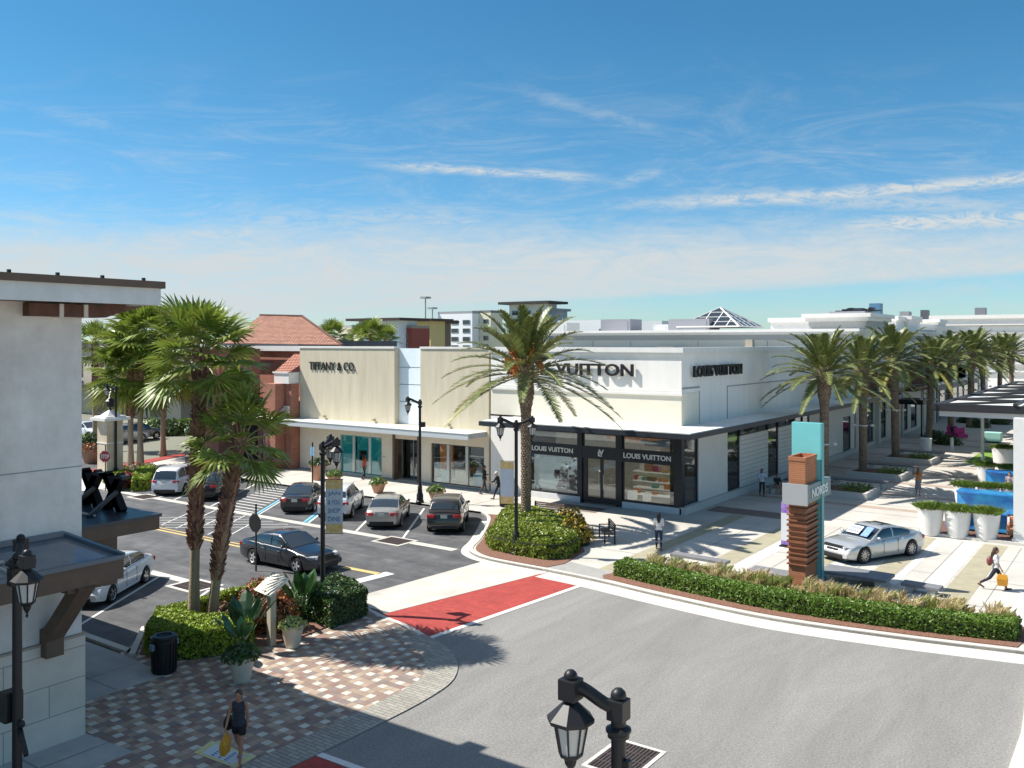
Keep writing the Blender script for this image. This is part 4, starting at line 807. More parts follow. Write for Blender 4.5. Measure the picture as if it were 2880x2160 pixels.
def fan_palm(label,loc,h,seed,n=34,r=1.05,pl=1.1,lean=(0,0),boots=.45,tr=.2,group=None,z0=0,low=-55):
    q=random.Random(seed); t=thing('fan_palm',label,'palm tree',(loc[0],loc[1],z0),0,group); K=14
    ctr=[Vector((lean[0]*(i/K)**1.3,lean[1]*(i/K)**1.3,h*i/K)) for i in range(K+1)]
    rad=[tr*(1.25-.4*min(i/3,1)) for i in range(K+1)]; rad[0]=tr*1.35
    tk=MB().tube(ctr,rad,14).build('trunk',BARKS,t,world=False,sm=True); b=MB()
    z=h*boots
    while z<h+.1:
        k=min(z/h*K,K-.001); i=int(k); c=ctr[i].lerp(ctr[i+1],k-i); nn=8; rr=tr*.82
        for j in range(nn):
            a=2*math.pi*(j+.5*(int(z/.11)%2))/nn+z*.3; o=Vector((math.cos(a),math.sin(a),0)); s_=Vector((-o.y,o.x,0)); sg=1 if j%2 else -1
            A=c+o*rr; w_=.05+.02*q.random(); L_=.20+.16*q.random(); out_=.06+.10*q.random(); B=A+o*out_+s_*sg*.10+Vector((0,0,L_))
            b.quad(A-s_*w_,A+s_*w_,B+s_*w_*.5,B-s_*w_*.5); b.quad(A-s_*w_,B-s_*w_*.5,A+Vector((0,0,L_*.7))); b.quad(A+s_*w_,B+s_*w_*.5,A+Vector((0,0,L_*.7)))
        z+=.11
    b.build('boots',BOOT,tk,world=False)
    f=MB();s=MB(); top=ctr[-1]
    for i in range(n):
        u=(i+.5)/n; el=R(86)-R(86-low)*u+R(8)*(q.random()-.5); az=i*2.39996+q.random()*.5
        fan(f,s,top+Vector((math.cos(az)*.1,math.sin(az)*.1,.1-.35*u)),az,el,pl*(.75+.45*q.random()),r*(.85+.3*q.random()),q)
    cr=f.build('crown',FAN,t,world=False); s.build('frond_stalks',STALK,cr,world=False); return t
p=G(1136,1150); date_palm('tallest date palm with orange fruit growing from the round shrub bed in the middle',p,8.4,4.8,56,5,tr=.25)
row=[(1779,1067),(1864,1029),(1935,997),(2028,964),(2069,941),(2104,922),(2133,907),(2158,893),(2195,880)]
labs=['first date palm of the plaza row just behind the teal pylon','second date palm of the plaza row with white trunk lights','third date palm of the plaza row beside the dark cafe canopy','fourth date palm of the plaza row, over the white litter bin','date palm fifth in the plaza row, beyond the pink chairs','date palm sixth in the plaza row','date palm seventh in the plaza row','date palm eighth in the plaza row','farthest date palm at the end of the plaza row']
ys=[58.5,67.8,77.8,90.7,102.,113.,124.,136.,150.]
base=None
for i,(y,lb) in enumerate(zip(ys,labs)):
    if base is None: base=date_palm(lb,(-17.4,y),7.8,4.3,54,11,False,'date palms in a row along the plaza',.27); base2=None
    elif base2 is None: base2=date_palm(lb,(-17.4,y),7.7,4.25,50,23,False,'date palms in a row along the plaza',.27)
    else:
        o=dup(base if i%2 else base2,(-17.4,y,.1),R(67*i),lb,1.03+.05*((i*7)%3-1)); o.rotation_euler[0]=R(1.6*((i*5)%3-1)); o.rotation_euler[1]=R(1.8*((i*4)%3-1))
y2=[(-9.0,118),(-9.0,131),(-8.8,145)]
for i,(x,y) in enumerate(y2): dup(base2 if i%2 else base,(x,y,.1),R(40+80*i),['date palm left of two at the right edge behind the pergola','date palm right of two at the right edge behind the pergola','small far date palm beyond the pergola roof'][i])
p=G(418,1366); fan_palm('taller near fan palm with booted upper trunk in the corner hedge bed',p,9.3,3,29,1.15,1.1,(.25,.1),.30,.185,'two fan palms in the corner bed',low=-30)
p=G(455,1368); fan_palm('shorter near fan palm leaning right in the corner hedge bed',p,6.5,8,22,1.0,.95,(1.25,.25),.28,.19,'two fan palms in the corner bed',low=-45)
for i,(x,yb,yt,r_,lb,sd_) in enumerate(((282,1010,800,2.0,'left palm of the pair behind the low clipped hedges across the street',21),(303,1010,728,2.0,'right palm of the pair behind the low clipped hedges across the street',22),(205,972,745,1.35,'small distant fan palm close to the stucco wall',25),(352,985,790,2.1,'bushy fan palm left of the booted palm trunk across the street',27))):
    p=G(x,yb); d=F*H/(yb-HY); fan_palm(lb,p,zat(yt,d),sd_,36 if i!=2 else 22,r_,r_*.85,(0,0),.5,.24,low=-50)
for i,(x,yb,yt,d,lb) in enumerate(((720,0,728,150,'small palm behind the tile roof corner'),(800,0,722,160,'palm crown rising behind the tan store roof'),(780,0,735,165,'lower palm beside the palm behind the tan store roof'),(832,0,733,170,'rightmost palm behind the tan store roof'))):
    p=atd(x,d); fan_palm(lb,p,zat(yt,d),40+i,22,1.9,1.6,(0,0),.5,.25,low=-30)
# leafy masses
def leaves(mb,pts,size,q,jit=.6,dirs=None):
    for k,(p,nrm) in enumerate(pts):
        nn=(nrm+Vector((q.gauss(0,jit),q.gauss(0,jit),q.gauss(0,jit)))).normalized(); a=nn.cross(Vector((q.gauss(0,1),q.gauss(0,1),q.gauss(0,1)))).normalized(); b_=nn.cross(a); s_=size*(.6+.8*q.random())
        mb.quad(p-a*s_,p-b_*s_*.45+nn*s_*.1,p+a*s_,p+b_*s_*.45+nn*s_*.1)
LIME=leafmat('hedge_lime',(.22,.31,.02),.45,.45,.2); HGRN=leafmat('hedge_green',(.13,.22,.03),.45,.4,.2); DGRN=leafmat('hedge_dark',(.05,.10,.022),.45,.4,.15); OLIV=leafmat('shrub_olive',(.20,.26,.03),.5,.4,.2)
CROT=leafmat('croton_leaves',(.32,.12,.04),.55,.4,.15); BRED=leafmat('reddish_shrub',(.20,.13,.055),.5,.5,.15); TWIG=mat('hedge_core',(.03,.04,.015),.95,var=.4,vscale=8); DRY=leafmat('grass_dry',(.62,.52,.28),.35,.6,.3); DRYG=leafmat('grass_green',(.30,.33,.09),.35,.6,.3)
def hedge_poly(name,label,cat,pts,h,m,q,dens=420,size=.055,z0=.1,rnd_=.10,kind=None,bulge=0,group=None,parts=True,top_m=None):
    """clipped hedge over a ground polygon: leaf faces through the outer shell round a twiggy core"""
    cx=sum(p[0] for p in pts)/len(pts); cy=sum(p[1] for p in pts)/len(pts); t=thing(name,label,cat,(cx,cy,z0),0,group)
    P=[Vector((p[0]-cx,p[1]-cy,0)) for p in pts]; n=len(P)
    area=abs(sum(P[i].x*P[(i+1)%n].y-P[(i+1)%n].x*P[i].y for i in range(n)))/2; sg=1 if sum(P[i].x*P[(i+1)%n].y-P[(i+1)%n].x*P[i].y for i in range(n))>0 else -1
    out=[]
    x0,x1=min(p.x for p in P),max(p.x for p in P); y0,y1=min(p.y for p in P),max(p.y for p in P)
    def inside(x,y):
        c=False; j=n-1
        for i in range(n):
            if (P[i].y>y)!=(P[j].y>y) and x<(P[j].x-P[i].x)*(y-P[i].y)/(P[j].y-P[i].y+1e-9)+P[i].x: c=not c
            j=i
        return c
    def edist(x,y):
        b=9
        for i in range(n):
            a=P[i];c=P[(i+1)%n];d=c-a; l=d.length_squared
            tt=max(0,min(1,((x-a.x)*d.x+(y-a.y)*d.y)/l)); b=min(b,math.hypot(x-a.x-d.x*tt,y-a.y-d.y*tt))
        return b
    def hh(x,y):
        return h*(1+.10*noise.noise(Vector((x*1.3,y*1.3,3)))+.05*noise.noise(Vector((x*5,y*5,9))))+bulge*min(edist(x,y),1.2)
    k=0; tgt=int(area*dens)
    while k<tgt:
        x=q.uniform(x0,x1); y=q.uniform(y0,y1)
        if inside(x,y): 
            e=edist(x,y); z=hh(x,y)-max(0,rnd_-e)*1.0-abs(q.gauss(0,.035)); out.append((Vector((x,y,z)),Vector((0,0,1)))); k+=1
    for i in range(n):
        a=P[i];c=P[(i+1)%n];d=c-a;L=d.length; nr=Vector((d.y,-d.x,0)).normalized()*sg
        for _ in range(int(L*h*dens)):
            p_=a+d*q.random(); hz=hh(p_.x,p_.y); z=q.random()*hz; ins=.03+.5*max(0,z-hz+rnd_)+abs(q.gauss(0,.03))-.05*noise.noise(Vector((p_.x*4,p_.y*4,z*4))); out.append((Vector((p_.x,p_.y,z))-nr*ins,nr))
    mb=MB(); leaves(mb,out,size,q); mb.build('foliage',m,t,world=False)
    cc=MB(); I=[]
    for i,p_ in enumerate(P):
        a=P[i-1];c=P[(i+1)%n]; d=((p_-a).normalized()+(c-p_).normalized()).normalized(); nr=Vector((d.y,-d.x,0))*sg; I.append(p_-nr*.10)
    cc.prism([(p_.x,p_.y) for p_ in I],0,h*.86); cc.build('twigs',TWIG,t,world=False); return t
def bush(name,label,cat,x,y,r,h,m,q,n=1200,size=.06,z0=.1,core=True):
    t=thing(name,label,cat,(x,y,z0)); out=[]
    for _ in range(n):
        a=q.random()*6.283; u=q.random(); ph=math.acos(1-u*.98); nr=Vector((math.cos(a)*math.sin(ph),math.sin(a)*math.sin(ph),math.cos(ph)))
        k=1+.22*noise.noise(nr*2.2+Vector((x,y,0)))+.08*noise.noise(nr*6); rr=k*(1-abs(q.gauss(0,.09))); out.append((Vector((nr.x*r*rr,nr.y*r*rr,nr.z*h*rr)),nr))
    mb=MB(); leaves(mb,out,size,q); mb.build('foliage',m,t,world=False)
    if core: MB().ball((0,0,0),1,12,(r*.78,r*.78,h*.8)).build('twigs',TWIG,t,world=False)
    return t
q=random.Random(99)
# bed of the middle island
isb=[p for p in curve([(-30.4,40.0),(-29.2,38.7),(-26.9,35.0),(-26.0,33.3),(-25.3,32.6),(-24.0,32.1),(-21.2,32.0)])]+[(-20.9,33.0),(-21.4,35.5),(-24.5,39.5),(-28,40.6)]
struct('mulch_bed',MB().prism(isb,.09,.135),MULCH)
hedge_poly('shrub_mass','big rounded lime green shrub mass around the tallest date palm','shrub',[(-29.0,39.9),(-28.3,38.2),(-26.7,35.4),(-26.0,34.0),(-25.0,33.1),(-23.2,32.9),(-21.9,33.0),(-21.3,33.8),(-21.5,35.2),(-22.6,37.2),(-24.7,39.3),(-27.2,40.2)],.75,OLIV,q,300,.085,.12,.3,bulge=.22)
bush('croton_shrub','yellow and red croton shrub at the plaza side of the big shrub mass','shrub',-22.6,36.6,.95,1.0,leafmat('croton_yellow',(.36,.26,.03),.5,.4,.15),q,900,.09,.3)
bush('croton_shrub','small croton clump behind the date palm trunk','shrub',-24.2,38.7,.9,1.1,leafmat('croton_yellow',(.3,.2,.1)),q,700,.09,.3)
# long hedge beside the plaza
mp_=[(-18.6,32.3)]+[(x,y+.35) for x,y in sk if x>-18.4 and x<-3.2]+[(-3.3,34.6),(-8,35.2),(-12,35.0),(-17.8,34.4)]
struct('mulch_bed',MB().prism(mp_,.09,.13),MULCH)
lo=[(-18.2,32.45),(-15.0,31.9),(-11.5,31.55),(-8,31.8),(-5.2,32.3),(-3.7,32.75)]; hi=[(x+.05,y+1.0) for x,y in lo]
lo=curve(lo,4); hi=curve(hi,4)
hedge_poly('long_hedge','long low dark green clipped hedge between the plaza kerb and grasses','hedge',lo+hi[::-1],.62,HGRN,q,560,.06,.12,.12)
# ornamental grasses: nobody could count them
gm=MB();gg=MB()
for i in range(190):
    x=q.uniform(-17.6,-3.9); yb=33.1+.45*((x+11)/8)**2*.6+q.uniform(.2,1.2)
    if -11.9<x<-8.6 and yb>33.9: continue
    b_=gm if q.random()<.62 else gg; hgt=q.uniform(.5,1.0)
    for k in range(46):
        a=q.random()*6.28; l=hgt*(.6+.5*q.random()); sp=q.uniform(.08,.45); d=Vector((math.cos(a),math.sin(a),0)); c=Vector((x+q.gauss(0,.08),yb+q.gauss(0,.08),.1)); s_=Vector((-d.y,d.x,0))*.014
        m1=c+d*sp*l*.4+Vector((0,0,l*.7)); e=c+d*sp*l+Vector((.1*l,0,l*(.95-.35*sp))); b_.quad(c-s_,c+s_,m1+s_,e,m1-s_)
g1=gm.build('ornamental_grass',DRY); tag(g1,'feathery straw coloured ornamental grass behind the long hedge','grass',kind='stuff')
g2=gg.build('ornamental_grass',DRYG); tag(g2,'green tufts of ornamental grass mixed behind the long hedge','grass',kind='stuff')
# corner bed, left
cb=[(-27.5,17.4),(-27.7,22.5),(-27.0,23.8),(-24.6,24.0),(-23.0,23.0),(-22.8,19.6),(-23.6,17.2),(-25.6,15.9)]
struct('mulch_bed',MB().prism(cb,.0,.075),MULCH)
struct('kerb',strip([(-25.6,15.75),(-27.65,17.4),(-27.9,22.6),(-27.15,24.0),(-24.6,24.25)],.2,-.02,.13,1),CONW)
hedge_poly('corner_hedge','bright lime clipped hedge at the street side of the corner palm bed','hedge',[(-27.4,17.7),(-26.6,17.6),(-26.9,20.5),(-26.9,22.4),(-27.5,22.5)],.72,LIME,q,520,.06,.07)
hedge_poly('corner_hedge','thick lime topped clipped hedge behind the black litter bin','hedge',[(-27.2,17.5),(-25.5,15.95),(-24.4,15.95),(-23.6,16.9),(-23.1,18.2),(-23.9,18.9),(-25.2,17.9),(-26.4,17.9)],.85,LIME,q,560,.06,.07)
hedge_poly('corner_hedge','square dark green clipped hedge beside the crossing under the twin lamp','hedge',[(-24.0,21.2),(-22.6,21.0),(-22.7,22.9),(-24.3,23.7),(-25.3,23.8),(-25.0,22.6)],.95,DGRN,q,560,.06,.07)
for i,(x,y,r_,h_,m_,lb) in enumerate(((-25.3,20.3,.95,1.5,CROT,'tall orange red croton shrub left of the slanted sign board'),(-24.1,20.0,.8,1.25,CROT,'orange red croton shrub right of the slanted sign board'),(-24.9,18.9,.75,.9,BRED,'brownish low shrub at the feet of the fan palms'),(-25.7,19.2,.6,.85,BRED,'dark reddish shrub between the fan palm trunks'),(-24.3,21.6,.7,1.2,DGRN,'dark green leafy shrub beside the twin lamp post'))):
    bush('croton_shrub' if i<2 else 'leafy_shrub',lb,'shrub',x,y,r_,h_,m_,q,1100,.075,.05)
def paddle_plant(name,label,x,y,z0,h,q,n=11,mat_=None,w=.13):
    t=thing(name,label,'plant',(x,y,z0)); m=MB()
    for i in range(n):
        a=q.random()*6.28; el=R(q.uniform(48,86)); L=h*(.7+.35*q.random()); d=Vector((math.cos(a)*math.cos(el),math.sin(a)*math.cos(el),math.sin(el))); s_=Vector((-math.sin(a),math.cos(a),0)); up=s_.cross(d)
        b0=Vector((0,0,0)); b1=d*L*.5; s=[(.5,.15),(.62,.8),(.75,1),(.88,.75),(1,.02)]
        m.tube([b0,b1],[.018,.012],4); pr=None
        for t_,w_ in s:
            c=d*L*t_+Vector((0,0,-.12*L*max(0,t_-.5)))+Vector((math.cos(a),math.sin(a),0))*.18*L*max(0,t_-.5); W=w*w_*h/1.2
            row_=(c-s_*W,c+up*W*-.25,c+s_*W)
            if pr: m.quad(pr[0],row_[0],row_[1],pr[1]); m.quad(pr[1],row_[1],row_[2],pr[2])
            pr=row_
    m.build('leaves',mat_ or PADDLE,t,world=False,sm=True); return t
PADDLE=leafmat('paddle_leaves',(.045,.115,.035),.4,.3,.15)
paddle_plant('bird_of_paradise_plant','tall paddle leaved plant standing behind the flower pot',-24.0,21.0,.05,2.15,q,14)
paddle_plant('bird_of_paradise_plant','dark paddle leaved plant in the corner bed behind the fern pot',-23.3,18.0,.05,2.0,q,12,leafmat('paddle_dark',(.025,.07,.03),.4,.3,.1))
# hedges across the street (left)
hx=G(270,1047)
hedge_poly('clipped_hedge','low lime clipped hedge at the foot of the stop sign','hedge',[G(218,1042),G(250,1062),G(262,1062),G(285,1040),G(240,1022)],.75,LIME,q,200,.10,.05)
hedge_poly('clipped_hedge','low lime clipped hedge beside the white minivan','hedge',[G(284,1062),G(318,1060),G(340,1035),G(322,1025),G(290,1038)],.8,LIME,q,200,.10,.05)
bush('flowering_shrub','red flowering shrub between the two clipped hedges','shrub',*G(272,1052),.75,1.0,leafmat('red_flowers',(.35,.03,.03),.5,.5,.1),q,500,.09,.05)
bush('leafy_shrub','brown red ground shrub under the pair of far palms','shrub',*G(293,1030),1.9,.9,BRED,q,900,.11,.05)
bush('topiary_bush','round green bush beside the cream gate pillar','shrub',*G(196,985),1.1,2.0,DGRN,q,800,.13,.0)
bush('leafy_shrub','yellow green low shrub near the far parked cars','shrub',*G(185,962),1.6,1.1,LIME,q,700,.13,.0)
bush('leafy_shrub','dark green shrub behind the shadowed palm trunk','shrub',*G(482,1040),1.2,1.9,DGRN,q,900,.12,.0)
for i in range(5):
    x_,y_=G(330+34*i,935+3*(i%2)); bush('leafy_shrub',['leftmost','second','third','fourth','rightmost'][i]+' of five green shrubs along the far verge','shrub',x_,y_,2.2,1.6,(HGRN,DGRN)[i%2],q,500,.22,.0)
# far tree line
q2=random.Random(4); tm=MB(); o_=[]
for i in range(260):
    xx=-150+i*1.3+q2.random(); 
for k in range(13000):
    x=q2.uniform(-330,60); y=330+q2.gauss(0,10); hgt=10+4*noise.noise(Vector((x*.05,0,0)))+2*noise.noise(Vector((x*.2,0,5))); z=q2.random()*hgt; o_.append((Vector((x,y,z)),Vector((0,-1,.4))))
leaves(tm,o_,1.1,q2); o=tm.build('distant_trees',leafmat('distant_leaves',(.07,.10,.05),.35)); tag(o,'dark distant tree line on the horizon behind the apartments','trees',kind='stuff')
# ---------------- street lamps ----------------
def lamp(label,x,y,arms,h=6.0,z0=0.,L=.72,group='black lantern street lamps'):
    t=thing('street_lamp',label,'street lamp',(x,y,z0),0,group); n=8
    MB().lathe([(.25,0),(.25,.12),(.21,.16),(.2,.5),(.15,.62),(.13,.9),(.155,.95),(.1,1.05),(.085,1.2),(.078,h-.42),(.115,h-.40),(.115,h-.36),(.135,h-.34),(.135,h-.31),(.08,h-.28),(.08,h-.2)],n=14).build('pole',BLK,t,world=False,auto=True)
    MB().box(-.095,.095,-.095,.095,h-.22,h).build('arm_block',BLK,t,world=False,bev=.012); MB().ball((0,0,h+.03),.085,12).build('finial',BLK,t,world=False,sm=True)
    for az in arms:
        a=R(az); d=Vector((math.cos(a),math.sin(a),0))
        ar=MB(); pts=[Vector((0,0,h-.1))+d*(L*k/10)+Vector((0,0,.21*(1-math.cos(math.pi*k/10))/2*1.1)) for k in range(11)]; ar.tube(pts,[.062]*11,8,1.15); zz=h+.12; e=d*L; zl=zz+.13
        o=ar.build('arm',BLK,t,world=False,sm=True)
        q=MB().box(e.x-.10,e.x+.10,e.y-.10,e.y+.10,zz-.14,zz+.08); q.build('arm_end',BLK,o,world=False,bev=.01); MB().ball((e.x,e.y,zz+.1),.075,12).build('finial',BLK,o,world=False,sm=True)
        MB().lathe([(.06,zz-.18),(.07,zz-.14)],(e.x,e.y,0),10).build('neck',BLK,o,world=False)
        zz=zl; lt=MB().lathe([(.25,zz-.50),(.255,zz-.46),(.05,zz-.27)],(e.x,e.y,0),8,R(22)).build('lantern_roof',BLK,t,world=False)
        MB().lathe([(.115,zz-.84),(.175,zz-.50)],(e.x,e.y,0),8,R(22)).build('lantern_glass',FROST,lt,world=False)
        b=MB()
        for k in range(8):
            p=R(22+45*k); b.tube([(e.x+.12*math.cos(p),e.y+.12*math.sin(p),zz-.84),(e.x+.185*math.cos(p),e.y+.185*math.sin(p),zz-.49)],.013,4)
        b.lathe([(.125,zz-.86),(.135,zz-.83)],(e.x,e.y,0),8,R(22)); b.build('lantern_frame',BLK,lt,world=False)
        MB().lathe([(.008,zz-1.10),(.025,zz-1.07),(.012,zz-1.04),(.03,zz-1.0),(.06,zz-.95),(.07,zz-.9),(.115,zz-.86)],(e.x,e.y,0),8).build('lantern_base',BLK,lt,world=False)
    return t
x,y=atd(1336,9.43); fl=lamp('nearest black street lamp with single hanging lantern over the grey asphalt',x,y,[215.7-4],5.97,L=.5)
MB().box(.07,.14,-.04,.04,5.1,5.35).build('junction_box',BLK,fl,world=False)
x,y=atd(37,15.6); l2=lamp('black street lamp with flood light close in front of the stucco wall',x,y,[-14,150],5.95)
MB().box(-.36,-.10,-.16,.16,3.1,3.62).build('speaker_box',BLK,l2,world=False,bev=.02); MB().bar((.1,0,3.02),(.52,-.1,2.72),.07,.07).ball((.14,0,3.12),.07,8).build('banner_arm',BLK,l2,world=False); MB().box(-.09,.09,-.13,-.07,5.5,5.8).build('junction_box',BLK,l2,world=False)
x,y=G(697,1322); lm=lamp('black twin armed street lamp at the corner hedge beside the crossing',x,y,[0,115],6.05)
x,y=G(1115,1203); lc=lamp('black twin lantern street lamp in front of the date palm trunk',x,y,[38,218],6.0,.1)
x,y=G(907,1090); lb_=lamp('black street lamp with one lantern between the silver sedan and the brown suv',x,y,[215],6.1,.1)
MB().box(.05,.33,-.14,.14,4.55,4.85).build('speaker_box',BLK,lb_,world=False,bev=.02)
x,y=G(250,1042); lamp('black street lamp beside the cream gate pillar across the street',x,y,[200],6.6,.0)
x,y=G(675,1052); t=thing('sign_post','thin black post with small pale parking sign left of the white suv','sign post',(x,y,.1)); MB().tube([(0,0,0),(0,0,2.9)],.05,8).build('post',BLK,t,world=False); MB().box(-.2,.2,-.04,-.02,2.0,2.6).build('sign_plate',mat('plate_blue',(.25,.42,.58),.5),t,world=False)
# banners on two lamps
BANB=mat('banner_pale',(.55,.62,.68),.6,var=.06); BANY=mat('banner_yellow',(.72,.42,.06),.6,col2=(.75,.62,.35),vscale=9); INK=mat('banner_ink',(.12,.2,.35),.6)
def banner(t,z0,z1,d,w_=.62,words=('JAN','& YOU','SHOP','DINE')):
    d=Vector(d).normalized(); c=d*(.1+w_/2); rot=Euler((R(90),0,math.atan2(d.y,d.x))); r3=rot.to_matrix(); nn=Vector((d.y,-d.x,0))
    def pl(a,b,za,zb,off,m,nm,par):
        mb=MB(); P=[d*a,d*b]; mb.quad(*[tuple(v+nn*off+Vector((0,0,z))) for v,z in ((P[0],za),(P[1],za),(P[1],zb),(P[0],zb))]); mb.quad(*[tuple(v-nn*off+Vector((0,0,z))) for v,z in ((P[0],za),(P[1],za),(P[1],zb),(P[0],zb))]); return mb.build(nm,m,par,world=False)
    b=thing('banner','','banner',tuple(t.location)); b.rotation_euler=(0,0,0)
    mb=MB(); mb.bar(tuple(d*.1+Vector((0,0,(z0+z1)/2))),tuple(d*(.1+w_)+Vector((0,0,(z0+z1)/2))),.012,z1-z0); mb.build('cloth',BANB,b,world=False)
    pl(.1,.1+w_,z1-.32,z1,.009,BANY,'yellow_band',b); pl(.1,.1+w_,z0,z0+.32,.009,BANY,'yellow_band',b)
    for i,s in enumerate(words):
        o=text(s,'lettering',INK,b,tuple(Vector(b.location)+c+nn*.012+Vector((0,0,z1-.5-i*.3))),w_*.7,.17,rot,.004,.01)
    MB().tube([(0,0,z1+.03),tuple(d*(.12+w_)+Vector((0,0,z1+.03)))],.015,6).tube([(0,0,z0-.03),tuple(d*(.12+w_)+Vector((0,0,z0-.03)))],.015,6).each('rod',BLK,b,world=False); return b
tag(banner(lm,2.85,4.75,(.8,.6,0)),'tall pale banner with yellow ends hanging on the twin armed corner lamp')
tag(banner(lc,2.3,4.2,(-.8,-.45,0),words=('JAN','SHOP','DINE')),'pale banner with yellow ends on the lamp by the date palm trunk')
# ---------------- cars ----------------
TYRE=mat('tyre_rubber',(.015,.015,.016),.8); RIM=mat('alloy_rim',(.45,.45,.46),.25,metal=.8); CGL=mat('car_glass',(.018,.03,.04),.04,spec=.9,coat=.5); REDL=mat('tail_light_red',(.45,.012,.015),.2,coat=.6); HEADL=mat('head_light',(.6,.62,.65),.1,coat=1); TRIMB=mat('black_trim',(.014,.014,.015),.5); PLATE=mat('number_plate',(.55,.55,.52),.5); CHR=mat('chrome',(.6,.6,.6),.15,metal=1)
def paint(nm,c,metal=.35,rough=.3): return mat('paint_'+nm,c,rough,metal=metal,coat=1.,spec=.5)
def lerp_prof(pr,x):
    for (a,b),(c,d) in zip(pr,pr[1:]):
        if a<=x<=c: t=(x-a)/(c-a+1e-9); return b+(d-b)*t
    return pr[0][1] if x<pr[0][0] else pr[-1][1]
def sm_prof(pr,x,w=.07): return sum(lerp_prof(pr,x+k*w) for k in (-1,-.5,0,.5,1))/5
CARS={ # L,W,wheelbase,rearaxle x, wheel r, belt profile(hood..), roof profile (glass base.. ) coordinates x from rear(-L/2) to front
 'sedan':dict(L=4.75,W=1.82,ax=(-1.38,1.38),r=.33,top=[(-2.38,.78),(-2.25,.98),(-1.7,1.03),(-1.2,1.02),(0,.97),(.75,.96),(1.0,.94),(1.9,.80),(2.25,.66),(2.38,.50)],green=[(-1.85,1.02),(-1.05,1.38),(-.5,1.45),(.2,1.44),(1.05,.93)],bp=(-.55,.28),sill=.20),
 'suv':dict(L=4.7,W=1.88,ax=(-1.36,1.38),r=.37,top=[(-2.35,.85),(-2.28,1.10),(-1.9,1.12),(0,1.08),(.9,1.06),(1.15,1.04),(1.95,.95),(2.25,.82),(2.35,.6)],green=[(-2.26,1.10),(-1.85,1.62),(-1.3,1.70),(.1,1.69),(1.15,1.04)],bp=(-.95,.05),sill=.28),
 'van':dict(L=4.95,W=1.95,ax=(-1.5,1.5),r=.35,top=[(-2.47,.85),(-2.42,1.08),(-1.9,1.10),(0,1.06),(1.1,1.04),(1.4,1.02),(2.1,.88),(2.4,.70),(2.47,.5)],green=[(-2.42,1.08),(-2.15,1.62),(-1.6,1.74),(.3,1.70),(1.45,1.02)],bp=(-1.1,.2),sill=.2),
 'coupe_sedan':dict(L=4.97,W=1.94,ax=(-1.5,1.5),r=.36,top=[(-2.48,.80),(-2.36,1.00),(-1.9,1.02),(-1.2,.98),(0,.93),(.8,.93),(1.05,.92),(1.9,.84),(2.3,.70),(2.48,.48)],green=[(-2.0,1.01),(-1.05,1.33),(-.45,1.42),(.15,1.41),(1.1,.91)],bp=(-.6,.3),sill=.18)}
